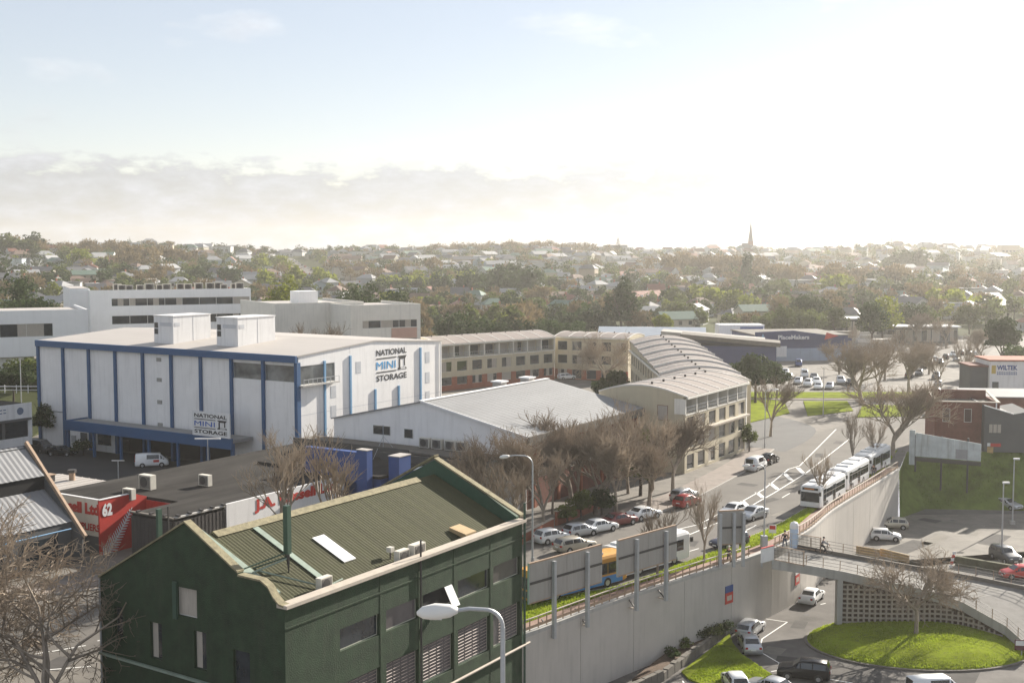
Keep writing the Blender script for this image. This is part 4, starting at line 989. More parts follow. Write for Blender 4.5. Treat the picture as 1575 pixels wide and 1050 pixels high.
for i in range(6):
    for j in range(3): MB().box(i * 1.4, i * 1.4 + 1.32, 0, .1, 10 + j * 2.6, 12.5 + j * 2.6, M_gg).build('glass_panel', t)
MB().box(-.2, 8.6, .2, 8, 0, 17.8, M_dgrey).build('wall', t)

# ------------------------------------------------ barrel-roofed apartments
def apartments(lab, loc, rot, nb, bw, dep, floors, eave, rise, gable_win=False, side=-1, step=0.0):
    """facade along local X at y=0 facing -Y; barrel vault across Y with a rib at each bay"""
    t = thing('apartment_building', lab, 'apartments', loc, rot); Lx = nb * bw
    MB().box(.4, Lx - .4, 1.6, dep - .4, 0, eave - .1, M_beige).build('core', t)
    MB().box(0, .39, 0.3, dep, 0, eave, M_beige).build('end_wall', t); MB().box(Lx - .39, Lx, .3, dep, 0, eave, M_beige).build('end_wall', t)
    ns = 10; arc = [(dep * k / ns - (.35 if k == 0 else 0), eave + rise * (1 - (2 * k / ns - 1) ** 2) + .12) for k in range(ns + 1)]
    def up(b): return step * ((nb - 1 - max(0, min(nb - 1, b))) // 2)
    arc0 = arc
    for b in range(nb):
        mb = MB(); x0, x1 = b * bw + .08, (b + 1) * bw - .08; arc = [(y, z + up(b)) for y, z in arc0]
        for (ya, za), (yb, zb) in zip(arc[:-1], arc[1:]):
            mb.hexa([(x0, ya, za - .12), (x1, ya, za - .12), (x1, yb, zb - .12), (x0, yb, zb - .12), (x0, ya, za), (x1, ya, za), (x1, yb, zb), (x0, yb, zb)], M_apr)
        mb.build('roof_sheet', t)
    for b in range(nb + 1):
        mb = MB(); hi_, lo_ = max(up(b - 1), up(b)), min(up(b - 1), up(b)); arc = [(y, z + hi_) for y, z in arc0]; dn = hi_ - lo_
        for (ya, za), (yb, zb) in zip(arc[:-1], arc[1:]):
            x = b * bw; mb.hexa([(x - .12, ya, za - .14 - dn), (x + .12, ya, za - .14 - dn), (x + .12, yb, zb - .14 - dn), (x - .12, yb, zb - .14 - dn), (x - .12, ya, za + .07), (x + .12, ya, za + .07), (x + .12, yb, zb + .07), (x - .12, yb, zb + .07)], M_rib)
        mb.build('roof_rib', t)
        if b < nb:
            v = MB(); v.tube([(b * bw + bw * .55, dep * .45, eave + rise + up(b)), (b * bw + bw * .55, dep * .45, eave + rise + .42 + up(b))], .17, M_dsteel, 8); v.build('roof_vent', t)
    for x in (0, Lx):
        arc = [(y, z + up(0 if x == 0 else nb - 1)) for y, z in arc0]
        MB().prism([(x - .05, y, z - .15) for y, z in arc] + [(x - .05, dep, eave - .02), (x - .05, 0, eave - .02)], (.1, 0, 0), M_beige).build('gable_arch', t)
    for b in range(nb):
        if up(b) > 0:
            for y0_, y1_ in ((0, .29), (dep - .29, dep)): MB().box(b * bw, (b + 1) * bw, y0_, y1_, eave - .02, eave + up(b), M_beige).build('parapet', t)
    MB().box(-.05, Lx + .05, -.45, -.2, eave - .25, eave + .05, M_beige2).build('gutter', t)
    for fi, (z0, z1, kind) in enumerate(floors):
        zlo = floors[fi - 1][1] if fi else 0
        m = M_brickr if (kind == 'brick') else M_beige
        MB().box(.0, Lx, 0.0, .29, zlo, z0, m if kind == 'brick' else M_beige).build('spandrel', t)
        for b in range(nb):
            x0, x1 = b * bw, (b + 1) * bw
            if kind == 'loggia':
                MB().box(x0 - .12, x0 + .12, -.1, 1.59, z0 + .001, z1 - .001, M_beige2).build('fin_wall', t)
                MB().box(x0 + .121, x1 - .121, -.05, 1.55, z0 - .2, z0 - .001, M_beige2).build('balcony_slab', t)
                face_window(t, x0 + .5, x1 - .5, z0 + .1, z1 - .25, 1.58, -1, 3, glass=M_glass, curtain=.3)
                rl = MB().box(x0 + .13, x1 - .13, -.06, -.02, z0 + .95, z0 + 1.03, M_steel).box(x0 + .13, x1 - .13, -.06, -.02, z0 + .45, z0 + .5, M_steel)
                for q in range(7): rl.box(x0 + .3 + q * (bw - .6) / 6, x0 + .34 + q * (bw - .6) / 6, -.06, -.02, z0, z0 + .95, M_steel)
                rl.build('balcony_rail', t)
            else:
                f0, f1 = x0 + bw * .2, x1 - bw * .14
                MB().box(x0, f0, 0, .29, z0 + .001, z1 - .001, m).build('pier', t); MB().box(f1, x1, 0, .29, z0 + .001, z1 - .001, m).build('pier', t)
                face_window(t, f0, f1, z0 + .002, z1 - .002, .16, -1, 2 if kind != 'brick' else 3, glass=M_glass, curtain=.25, rows=2 if kind == 'brick' else 1)
    if floors[-1][2] != 'loggia' or floors[-1][1] < eave - .05: MB().box(0, Lx, 0, .29, floors[-1][1], eave - .26, M_beige).build('spandrel', t)
    if floors[-1][2] == 'loggia': MB().box(Lx - .12, Lx + .12, -.1, 1.59, floors[-1][0], floors[-1][1], M_beige2).build('fin_wall', t)
    if gable_win: face_window(t, 2.6, 4.2, 7.3, 9.4, -.02, -1, 3, 'y', curtain=.9, frame=M_brick)
    return t
f4 = [(.4, 2.5, 'win'), (3.4, 5.2, 'win'), (5.9, 7.8, 'win'), (8.3, 10.45, 'loggia')]
ta = apartments('nearest beige four storey apartment block with ribbed barrel roof and street balconies', (24.0, 165.5, 0), GRID, 6, 3.85, 13.5, f4, 10.7, 1.25, True)
MB().box(8, 23.0, -.75, -.02, 5.6, 5.85, M_cream).build('ledge', ta)
rc = MB(); rc.tube([(23.15, 1.2, 0), (23.15, 1.2, 10.9)], 1.25, M_beige2, 16); rc.tube([(23.15, 1.2, 10.3), (23.15, 1.2, 10.7)], 1.6, M_beige2, 16); rc.build('rounded_corner', ta)
p0, p1 = atd(674, 263), atd(853, 287.5); d = p1 - p0
apartments('left apartment wing with grey ribbed barrel roof and facing balconies over the warehouse', p0, math.atan2(d.y, d.x), 8, d.length / 8, 12, [(1.2, 3.0, 'brick'), (4.2, 6.4, 'win'), (7.3, 9.9, 'loggia')], 10.3, 1.3)
p0, p1 = atd(853.5, 291), atd(966, 283); d = p1 - p0
apartments('middle apartment wing with low pale ribbed roof at the back of the courtyard', p0, math.atan2(d.y, d.x), 5, d.length / 5, 12, [(.2, 2.4, 'brick'), (3.8, 5.9, 'win'), (7.0, 9.2, 'win')], 10.2, .8)
apartments('right apartment wing with many curved roof ribs stepping back behind the nearest block', (25.2, 254, 0), R(-90), 14, 4.35, 13.4, [(.4, 2.6, 'win'), (3.8, 5.9, 'win'), (7.0, 9.2, 'win')], 10.0, 1.2, step=.3)

# ------------------------------------------------ hardware store, sheds
PM = (69.0, 336.0, 0); 
t = thing('hardware_store', 'blue hardware store with white lettering and red arrow beyond the car park', 'building', PM, R(6))
M_pb = mat('store_navy', (.03, .045, .13), .6, .1, .5); M_pg = mat('store_grey_blue', (.30, .36, .46), .6, .1, .5)
MB().box(0, 26, .02, 26, 0, 7.0, M_pb).build('wall', t)
for k in range(8): MB().box(4 + k * 2.75, 6.7 + k * 2.75, -.08, -.0, 0, 3.6, M_pg).build('wall_panel', t)
MB().prism([(-1, -.3, 6.2), (27, -.3, 5.6), (27, -.3, 6.3), (10, -.3, 8.6), (-1, -.3, 8.2)], (0, .28, 0), M_pb).build('fascia', t)
MB().box(-.5, 26.5, .3, 26, 7.003, 7.3, M_concd).build('roof', t)
text('lettering', 'PlaceMakers', 9.0, 1.2, M_white, t, (5.6, -.32, 6.1), (1, 0, 0), (0, -1, 0), bold=.03)
MB().prism([(19, -.33, 5.9), (23.2, -.33, 7.0), (19.6, -.33, 8.0)], (0, .02, 0), M_red).build('red_arrow', t)
MB().prism([(-1.2, -.42, 2.2), (3.6, -.42, 2.6), (1.2, -.42, 7.8)], (0, .1, 0), M_ltblue).prism([(.2, -.45, 3.2), (2.2, -.45, 3.3), (1.2, -.45, 6.2)], (0, .02, 0), M_white).build('gable_sign', t)
MB().box(4.6, 8.2, -.2, -.09, 1.2, 4.2, M_white).build('notice_panel', t)
t = thing('trade_shed', 'long brown roofed trade shed with deep grey fascia left of the hardware store', 'building', (42, 330, 0), R(-12))
for k, (x0, x1, yy) in enumerate(((0, 26, 0), (6, 30, -10))):
    MB().box(x0, x1, yy, yy + 8, 0, 6.4 - k * .6, M_pb).build('wall', t)
    MB().hexa([(x0 - 1, yy - .8, 7.8), (x1 + 1, yy - .8, 5.8), (x1 + 1, yy + 9, 5.8), (x0 - 1, yy + 9, 7.8), (x0 - 1, yy - .8, 8.9), (x1 + 1, yy - .8, 6.9), (x1 + 1, yy + 9, 6.9), (x0 - 1, yy + 9, 8.9)], M_concd if k else M_board).build('roof', t)
t = thing('pale_shed', 'pale blue roofed shed behind the apartment wings and the trade shed', 'building', (25, 345, 0), R(-8))
MB().box(0, 30, 0, 14, 0, 6, M_white).build('wall', t); MB().prism([(-.5, -.5, 6), (-.5, 14.5, 6), (-.5, 7, 8.8)], (31, 0, 0), mat('pale_blue_roof', (.50, .54, .58), .5, .06)).build('roof', t)
t = thing('site_shed', 'small white flat roofed shed standing left of the round green tree', 'building', atd(736, 380) if 0 else atd(976, 395), 0)
MB().box(0, 6.4, 0, 8, 0, 5.2, M_white).build('wall', t); MB().box(-.2, 6.6, -.2, 8.2, 5.203, 5.5, M_rooflt).build('roof', t)
MB().box(2.5, 4, -.05, -.002, 2, 3.5, M_glass).build('window', t)
t = thing('store_shed', 'white sign topped flat shed behind the long brown trade shed', 'building', atd(1106, 372)); MB().box(0, 14, 0, 8, 0, 8.0, M_white).build('wall', t); MB().box(6.5, 13.6, -.06, -.002, 5.9, 7.4, M_blue2).build('sign_panel', t)
# timber stacks in the yard behind the store
M_tim = mat('wrapped_timber', (.50, .46, .41), .7, .15, .6, objvar=.35)
sm_ = [MB().box(0, 1, 0, 1, 0, 1, M_tim).mesh('pack')]
rs2 = random.Random(3)
for i in range(26):
    px = 1215 + (i % 9) * 17 + rs2.random() * 8; row = i // 9; dd = 395 - row * 18
    p = atd(px, dd); s = thing('timber_stack', 'wrapped timber stack among the rows behind the hardware store', 'timber stack', p, R(4), 'timber stacks behind the hardware store'); L_ = 4.2 + 1.5 * rs2.random(); nl = 2 + rs2.randrange(2)
    for k in range(nl + 1):
        o = link('timber_pack', sm_[0], s, (.1 * rs2.random(), 0, k * 1.15)); o.scale = (L_ - .4 * rs2.random(), 2.2, 1.0)
for px, d_, w, h, lab in ((1283, 420, 11, 7.0, 'flat white roofed low house with dark front beyond the timber yard'), (1362, 400, 24, 5.4, 'long low flat roofed glass fronted building right of the timber yard')):
    t = thing('flat_building', lab, 'building', atd(px, d_)); MB().box(0, w, 0, 10, 0, h, M_dgrey).build('wall', t); MB().box(-.8, w + .8, -1, 11, h + .003, h + .4, M_white).build('roof', t)
    for k in range(int(w / 3)): face_window(t, .4 + k * 3, 3.0 + k * 3, .8, h - .8, -.02, -1, 2, curtain=.4)

# ------------------------------------------------ right side: brick house, grey shop, white sign shop
t = thing('brick_building', 'brown brick two storey building with parapet roof above the grass slope', 'building', G(1441, 676, 0), R(-10)); bl, bdp, bh = 9.6, 9, 7.4
t.location = atd(1441, 187); 
MB().box(0, bl, 0, .35, 0, bh, M_brick).box(0, .35, .351, bdp, 0, bh, M_brick).box(bl - .35, bl, .351, bdp, 0, bh, M_brick).box(.351, bl - .351, bdp - .35, bdp, 0, bh + 1.0, M_brick).build('wall', t)
MB().box(.36, bl - .36, .36, bdp - .36, bh - .7, bh - .5, M_concd).build('roof', t)
cpb = MB().box(-.08, bl + .08, -.08, .42, bh + .003, bh + .15, M_cream); cpb.hexa([(-.08, .43, bh + .003), (.42, .43, bh + .003), (.42, bdp, bh + 1.2), (-.08, bdp, bh + 1.2), (-.08, .43, bh + .15), (.42, .43, bh + .15), (.42, bdp, bh + 1.36), (-.08, bdp, bh + 1.36)], M_cream)
cpb.hexa([(bl - .42, .43, bh + .003), (bl + .08, .43, bh + .003), (bl + .08, bdp, bh + .8), (bl - .42, bdp, bh + .8), (bl - .42, .43, bh + .15), (bl + .08, .43, bh + .15), (bl + .08, bdp, bh + .95), (bl - .42, bdp, bh + .95)], M_cream); cpb.build('coping', t)
for x in (1.7, 4.9, 8.0): face_window(t, x - .55, x + .55, 4.3, 6.4, -.03, -1, 2 if x > 4 and x < 7 else 1, rows=2, frame=M_frame if x < 7 else M_brick, glass=mat('brown_glass', (.07, .04, .035), .2))
a = MB(); a.tube([(bl - .55, -.18, -2), (bl - .55, -.18, bh)], .1, M_white, 6); a.build('downpipe', t)
t = thing('grey_shop', 'dark grey rendered shop with corner deck beside the brown brick building', 'building', atd(1518, 184), R(-8)); 
MB().prism([(0, 0, 0), (15, 0, 0), (15, 0, 4.6), (6.6, 0, 4.6), (6.6, 0, 6.4), (4.2, 0, 5.9), (0, 0, 7.2)], (0, 10, 0), M_dgrey).build('wall', t)
cc = MB(); cc.bar((-.1, -.1, 7.25), (4.2, -.1, 5.95), .3, .14, M_white); cc.bar((6.7, -.1, 4.66), (15, -.1, 4.66), .3, .14, M_white); cc.build('coping', t)
for k in range(3): MB().box(.7 + k * .62, 1.2 + k * .62, -.06, -.002, 3.0, 4.3, M_curt).build('window', t)
MB().box(.5, .95, -.06, -.002, .9, 1.4, M_white).box(.97, 2.5, -.06, -.002, .85, 1.35, M_red).build('shop_sign', t); MB().box(.5, 1.4, -.06, -.002, -1.0, .8, M_wood).build('door', t)
MB().box(7.2, 8.6, -.04, -.002, 4.8, 6.8, M_brick).build('deck_screen', t)
for k in range(14): MB().box(6.8 + k * .5, 6.86 + k * .5, -.08, -.03, 4.74, 5.5, M_white).build('baluster', t)
t = thing('sign_shop', 'white gabled shop front with blue lettering behind the brown brick building', 'building', atd(1524, 232), R(-4))
MB().box(0, 12, 0, 9, 0, 9.6, M_white).build('wall', t); MB().box(-.2, 12, -.2, 9.2, 9.603, 9.9, M_brickr).build('roof', t); MB().box(6.9, 12.1, -.12, -.002, 0, 7.6, M_brickr).build('brick_pier', t)
text('lettering', 'WILTEK', 3.9, .95, M_blue2, t, (1.3, -.012, 7.9), (1, 0, 0), (0, -1, 0), bold=.04)
sm3 = MB()
for r_ in range(2):
    for k in range(12): sm3.box(1.35 + k * .32, 1.58 + k * .32, -.02, -.002, 7.0 + r_ * .35, 7.2 + r_ * .35, M_blue2)
sm3.build('small_lettering', t); MB().box(.3, 1.1, -.03, -.002, 7.2, 8.8, mat('gold_emblem', (.5, .36, .08), .6)).build('emblem', t)
MB().box(.5, 1.7, -.04, -.002, 4.0, 5.6, M_dgrey).build('window', t)
MB().box(-3.4, -.05, 1, 8, 0, 8.4, M_dgrey).build('side_block', t); MB().box(-3.6, .0, .8, 8.2, 8.403, 8.7, M_brick).build('side_roof', t)
t = thing('metal_awning', 'pale sheet roof running between the brick building and white sign shop', 'roof', atd(1487, 205), R(-6))
MB().hexa([(0, 0, 5.9), (14, 0, 5.9), (14, 6, 6.7), (0, 6, 6.7), (0, 0, 6.05), (14, 0, 6.05), (14, 6, 6.85), (0, 6, 6.85)], M_roofgr).build('sheet', t); MB().box(.3, 13.5, .3, 5.8, 0, 5.88, M_brick).build('wall', t)
# weathered back of a long hoarding on posts
p0, p1 = atd(1412, 178), atd(1514, 173.5); d = p1 - p0
t = thing('hoarding', 'long weathered white hoarding on dark posts at the top of the grass slope', 'hoarding', p0, math.atan2(d.y, d.x)); hl = d.length
M_hw = mat('peeling_white_board', (.50, .54, .54), .85, .2, .8, dirt=.5)
for k in range(5): MB().prism([(hl * k / 5 + .01, 0, .35), (hl * (k + 1) / 5 - .01, 0, .35), (hl * (k + 1) / 5 - .01, 0, 3.9 - .2 * (k + 1)), (hl * k / 5 + .01, 0, 3.9 - .2 * k)], (0, .15, 0), M_hw).build('board', t)
MB().box(hl * .62, hl * .80, -.03, -.002, .5, 1.9, mat('grey_patch', (.30, .30, .31))).build('patch', t)
MB().box(-.9, -.1, .1, .4, -1, 4.2, M_hw).build('end_board', t)
for k in range(0, 6, 2): MB().box(hl * k / 5 - .12, hl * k / 5 + .12, .2, .45, -4.5 if k else -2, 3.6 if k < 5 else 1, M_dsteel).build('post', t)
MB().box(0, hl, -.02, .3, -.35, .2, M_dsteel).build('bottom_beam', t)
# ============================================================ VEHICLES
def ring(x, w, zb, pts): return [(x, s * w * a, z) for a, z in pts for s in (1,)]
def loft(stations, m):
    """stations: (x, [(half width, z) ... bottom to roof centre]); mirrored into a closed body"""
    mb = MB(); k = mb.mi(m); R_ = []
    for x, pts in stations:
        b = len(mb.v); half = [(x, -w, z) for w, z in pts]; other = [(x, w, z) for w, z in reversed(pts)]
        mb.v += half + other; R_.append((b, len(half) * 2))
    for (a, n_), (b, _) in zip(R_[:-1], R_[1:]):
        for i in range(n_):
            j = (i + 1) % n_; mb.f.append((a + i, b + i, b + j, a + j)); mb.m.append(k)
    a, n_ = R_[0]; mb.f.append(tuple(a + i for i in range(n_))); mb.m.append(k)
    b, _ = R_[-1]; mb.f.append(tuple(b + i for i in range(n_ - 1, -1, -1))); mb.m.append(k); return mb
CARS = {  # length halves, half width, deck: (x, top z, cabin?) from tail to nose
 'sedan': (.87, .93, [(-2.32, .72, 0), (-2.25, .98, 0), (-1.62, 1.02, 0), (-1.0, 1.42, 1), (-.35, 1.46, 1), (.25, 1.45, 1), (1.08, 1.0, 0), (1.95, .86, 0), (2.22, .74, 0), (2.3, .55, 0)]),
 'hatchback': (.84, .93, [(-1.95, .7, 0), (-1.93, .98, 0), (-1.55, 1.48, 1), (-.6, 1.52, 1), (.2, 1.5, 1), (.98, 1.03, 0), (1.65, .9, 0), (1.9, .76, 0), (1.96, .55, 0)]),
 'wagon': (.88, .95, [(-2.35, .72, 0), (-2.32, 1.0, 0), (-1.95, 1.46, 1), (-.8, 1.52, 1), (.2, 1.5, 1), (1.02, 1.02, 0), (1.95, .88, 0), (2.25, .75, 0), (2.32, .55, 0)]),
 'suv': (.92, 1.08, [(-2.3, .8, 0), (-2.28, 1.12, 0), (-2.0, 1.72, 1), (-.8, 1.78, 1), (.25, 1.75, 1), (.98, 1.18, 0), (1.95, 1.05, 0), (2.22, .9, 0), (2.28, .6, 0)]),
 'van': (.86, 1.12, [(-2.35, .8, 0), (-2.33, 1.15, 0), (-2.22, 1.92, 1), (-.8, 1.97, 1), (1.1, 1.93, 1), (1.98, 1.2, 0), (2.22, .95, 0), (2.3, .6, 0)])}
def car_proto(kind):
    w, belt, st = CARS[kind]; S = []
    for x, zt, cab in st:
        e = min(1, (2.42 - abs(x)) / .35 + .55); ww = w * min(1, e)
        if cab: S.append((x, [(ww * .88, .2), (ww, .34), (ww * 1.01, .62), (ww * .985, belt), (ww * .80, zt - .07), (ww * .68, zt), (ww * .3, zt + .025)]))
        else: S.append((x, [(ww * .88, .22 if abs(x) < 2 else .3), (ww, .34), (ww * 1.01, min(.62, zt - .05)), (ww * .985, min(belt, zt) - .04), (ww * .93, zt - .025), (ww * .75, zt), (ww * .3, zt + .02)]))
    t = thing(kind, 'x', 'car'); body = loft(S, P_white)
    def wx(): return (-1.32, 1.35) if kind != 'hatchback' else (-1.2, 1.22)
    for x in wx():
        for s in (-1, 1): body.tube([(x, s * (w * .9), .32), (x, s * (w * 1.012), .32)], .385, M_black, 14)
    bo = body.build('body', t, True)
    def lp(a, b, q): return tuple(a[i] + (b[i] - a[i]) * q for i in range(3))
    pts = {i: [(x, y, z) for (y, z) in p] for i, (x, p) in enumerate(S)}
    cabs = [i for i, s in enumerate(st) if s[2]]
    def off(p, n, d=.012): return tuple(p[i] + n[i] * d for i in range(3))
    def pane(q, nm):
        n_ = (Vector(q[1]) - Vector(q[0])).cross(Vector(q[3]) - Vector(q[0])).normalized(); c = sum((Vector(p) for p in q), Vector()) / 4
        if n_.dot(c - Vector((0, 0, .8))) < 0: n_ = -n_
        MB().poly([Vector(p) + n_ * .014 for p in q], M_cglass).build(nm, t)
    for s in (-1, 1):
        for i, j in zip(range(cabs[0] - 1, cabs[-1] + 1), range(cabs[0], cabs[-1] + 2)):
            A_, B_ = pts[i], pts[j]; g = lambda P, k: (P[k][0], s * P[k][1], P[k][2])
            lo0, hi0, lo1, hi1 = g(A_, 3), g(A_, 4), g(B_, 3), g(B_, 4)
            if kind == 'van' and i < cabs[0] + 1 and i >= cabs[0]: continue
            fa, fb = (.5 if i not in cabs else .05), (.55 if j not in cabs else .95)
            if i not in cabs or j not in cabs:
                q = [lp(lo0, lo1, .62 if i not in cabs else .06), lp(lo0, lo1, .94 if i not in cabs else .5), lp(hi0, hi1, .94 if i not in cabs else .2), lp(hi0, hi1, .86 if i not in cabs else .06)]
            else: q = [lp(lo0, lo1, .05), lp(lo0, lo1, .95), lp(hi0, hi1, .95), lp(hi0, hi1, .05)]
            q = [lp(q[0], q[3], .12), lp(q[1], q[2], .12), lp(q[1], q[2], .9), lp(q[0], q[3], .9)]
            pane(q, 'side_window')
    for (i, j, nm) in ((cabs[-1], cabs[-1] + 1, 'windscreen'), (cabs[0], cabs[0] - 1, 'rear_window')):
        hi, lo = pts[i], pts[j]; a = (hi[5][0], hi[5][1] * .98, hi[5][2]); b = (lo[5][0], lo[5][1] * 1.0, lo[5][2])
        q0, q1 = lp(b, a, .08), lp(b, a, .9); pane([(q0[0], -abs(q0[1]), q0[2] + .012), (q0[0], abs(q0[1]), q0[2] + .012), (q1[0], abs(q1[1]), q1[2] + .012), (q1[0], -abs(q1[1]), q1[2] + .012)], nm)
    tm = MB(); tm.tube([(0, -.1, 0), (0, .1, 0)], .32, M_tyre, 14); tme = tm.mesh('tyre'); rm_ = MB(); rm_.tube([(0, -.112, 0), (0, .112, 0)], .2, M_rim, 8); rme = rm_.mesh('rim')
    for x in wx():
        for s in (-1, 1):
            wv = bpy.data.objects.new('wheel', None); COL.objects.link(wv); wv.parent = t; wv.location = (x, s * (w - .07), .32)
            link('tyre', tme, wv); link('rim', rme, wv)
    xf, xr = st[-2][0], st[1][0]; zf, zr_ = st[-2][1], st[1][1]
    for s in (-1, 1):
        MB().box(xf - .1, xf + .045, s * w * .62 - .16, s * w * .62 + .16, zf - .14, zf - .03, M_lamp).build('headlight', t)
        MB().box(xr - .06, xr + .1, s * w * .74 - .12, s * w * .74 + .12, zr_ - .24, zr_ - .04, M_tail).build('tail_light', t)
    MB().box(xr - .085, xr - .05, -.24, .24, zr_ - .36, zr_ - .24, M_plate).build('number_plate', t); MB().box(st[-1][0] - .02, st[-1][0] + .04, -.24, .24, .42, .53, M_plate).build('number_plate', t)
    MB().box(st[-1][0] - .1, st[-1][0] + .03, -w * .55, w * .55, .56, .66, M_black).build('grille', t)
    for s in (-1, 1): MB().box(st[cabs[-1]][0] + .45, st[cabs[-1]][0] + .6, s * w - .0 if s > 0 else -w - .16, w + .16 if s > 0 else -w, belt + .02, belt + .15, M_black).build('wing_mirror', t)
    return t
PROTO = {}
used_label = set()
def car(kind, px, py, az, pnt, label, z=0.0, group=None, loc=None, scale=1.0, light=False):
    """az: heading in degrees to the right of straight ahead"""
    p = loc if loc is not None else G(px, py, z)
    if kind not in PROTO: PROTO[kind] = car_proto(kind); r = PROTO[kind]; first = True
    else: first = False
    if first: r.location = p; r.rotation_euler = (0, 0, R(90 - az)); r['label'] = label
    else:
        src = PROTO[kind]
        if light:
            r = src.copy(); COL.objects.link(r)
            for ch in src.children:
                if ch.type == 'MESH' and ch.name.split('.')[0] in ('body', 'windscreen', 'rear_window', 'side_window', 'tail_light'): c = ch.copy(); COL.objects.link(c); c.parent = r
        else: r = dup(src, p)
        r.location = p; r.rotation_euler = (0, 0, R(90 - az)); r['label'] = label
    r.name = 'parked_' + kind if 'parked' in label else kind
    if scale != 1: r.scale = (scale,) * 3
    if group: r['group'] = group
    elif 'group' in r: del r['group']
    r['category'] = 'van' if kind == 'van' else 'car'
    for ch in r.children:
        if ch.name.startswith('body'):
            ch.material_slots[0].link = 'OBJECT'; ch.material_slots[0].material = pnt
    return r
kg = 'cars along the main road'
car('wagon', 884, 846, 55, P_gold, 'champagne station wagon standing in the lane beside the parked row', 0, kg)
car('hatchback', 892, 824, 52, P_silver, 'silver hatchback parked at the kerb just behind the champagne wagon', 0, kg)
car('hatchback', 848, 833, 52, P_white, 'small white hatchback parked first in the row by the curved lamp', 0, kg)
car('sedan', 921, 817, 52, P_white, 'white sedan parked between the silver hatchback and the maroon car', 0, kg)
car('sedan', 952, 807, 52, P_maroon, 'maroon sedan parked at the kerb among the bare trees', 0, kg)
car('sedan', 990, 797, 50, P_white, 'white sedan parked beyond the maroon car under a bare tree', 0, kg)
car('hatchback', 1056, 778, 40, P_red, 'red and white hatchback parked behind the small bare street tree', 0, kg)
car('wagon', 1052, 768, 38, P_silver, 'silver wagon parked farthest along the row by the tree trunks', 0, kg)
car('sedan', 1158, 797, 222, P_silver, 'silver sedan driving towards the viewer past the lamp post', 0, kg)
car('wagon', 1122, 840, 232, P_navy, 'navy wagon passing below the small billboard on poles', 0, kg)
car('sedan', 1128, 792, 218, P_white, 'white car driving behind the top of the small billboard', 0, kg)
car('van', 1162, 722, 33, P_white, 'white people carrier parked outside the nearest apartment block', 0, kg)
car('hatchback', 1183, 712, 33, P_black, 'black hatchback parked just ahead of the white people carrier', 0, kg)
lg = 'cars on the low ground'
car('wagon', 1154, 974, 30, P_silver, 'silver wagon parked against the foot of the retaining wall', LOW, lg)
car('sedan', 1153, 998, 2, P_silver, 'silver sedan parked behind the wagon at the foot of the wall', LOW, lg)
car('sedan', 1248, 924, 30, P_white, 'white sedan driving up the lane under the footbridge', LOW, lg)
car('suv', 1236, 1042, -72, P_black, 'black four wheel drive turning beside the grass island', LOW, lg)
car('hatchback', 1131, 1058, -4, P_white, 'white hatchback parked at the bottom edge below the grass corner', LOW, lg)
car('sedan', 1186, 1066, -50, P_silver, 'silver car roof cut by the bottom edge next to the white hatchback', LOW, lg)
car('van', 1436, 1073, 80, P_white, 'white van roof just visible at the bottom under the island', LOW, lg)
car('hatchback', 1374, 812, -78, P_gold, 'champagne hatchback parked farther in, nose to the wall', LOW, lg)
car('hatchback', 1362, 830, 104, P_white, 'white hatchback parked nearest the wall above the yellow timber', LOW, lg)
car('sedan', 1548, 781, 150, P_silver, 'silver sedan parked alone by the tall lamp on the upper car park', LOW, lg)
car('suv', 1546, 862, 170, P_dgrey, 'charcoal car facing the viewer behind the low mossy wall', LOW, lg)
car('hatchback', 1566, 888, -95, P_bred, 'bright red hatchback at the right edge beside the footbridge', LOW, lg)
car('van', 234, 717, 75, P_white, 'white van with red markings standing in the storage yard', 0, 'vehicles in the storage yard')
vm = [c for c in COL.objects if c.name.startswith('parked_van') or c.name.startswith('van')][-1]
MB().box(-2.37, -2.345, -.6, .6, 1.25, 1.7, M_red).box(.2, 1.0, -.89, -.875, .75, 1.1, M_red).build('red_marking', vm)
car('van', 60, 694, 120, P_dgrey, 'grey van parked by the hedge next to the white sign office', 0, 'vehicles in the storage yard')
car('sedan', 95, 700, 100, P_black, 'black car parked against the storage wall beside the door', 0, 'vehicles in the storage yard')
car('wagon', 872, 583, 70, P_white, 'white wagon parked in the courtyard before the middle apartments')
car('hatchback', 9, 568, 90, P_white, 'white car under the low building at the far left edge', 6)
car('sedan', 434, 518, 90, P_black, 'black car on the deck behind the storage lift boxes', 9)
cols = [P_white, P_silver, P_white, P_white, P_silver, P_white, P_dgrey, P_white, P_silver, P_black, P_white, P_blue]
lotp = [(1214, 583), (1228, 590), (1243, 594), (1259, 598), (1276, 598), (1237, 580), (1252, 583), (1256, 590), (1293, 590), (1308, 592), (1208, 576), (1228, 563)]
for i, (px, py) in enumerate(lotp):
    c = ['white', 'silver', 'white', 'white', 'silver', 'white', 'charcoal', 'white', 'silver', 'black', 'white', 'blue'][i]
    where = ['at the left end of the front row', 'second from left in the front row', 'third from left in the front row', 'fourth in the front row', 'at the right end of the front row', 'in the second row left', 'in the second row middle', 'tucked behind the front row', 'under the big dark tree', 'farthest right under the big dark tree', 'by the dark evergreen bushes', 'by the store wall'][i]
    car(['sedan', 'wagon', 'suv', 'sedan', 'hatchback', 'van'][i % 6], px, py, 200 if i < 5 else 190, cols[i], f'{c} car parked {where} before the hardware store', 0, 'cars parked before the hardware store', light=True)
rt = random.Random(5)
for i in range(16):
    px, py = [(1414, 577), (1422, 566), (1430, 560), (1438, 556), (1446, 560), (1398, 581), (1440, 606), (1443, 594), (1440, 583), (1455, 552), (1466, 548), (1478, 546), (1490, 545), (1500, 548), (1471, 555), (1405, 570)][i]
    car(rt.choice(['sedan', 'hatchback', 'wagon', 'suv']), px, py, 24 if i % 2 else 204, rt.choice([P_white, P_silver, P_dgrey, P_black]), 'small distant car on the main road beyond the brick building', 0, 'distant traffic on the main road', light=True)
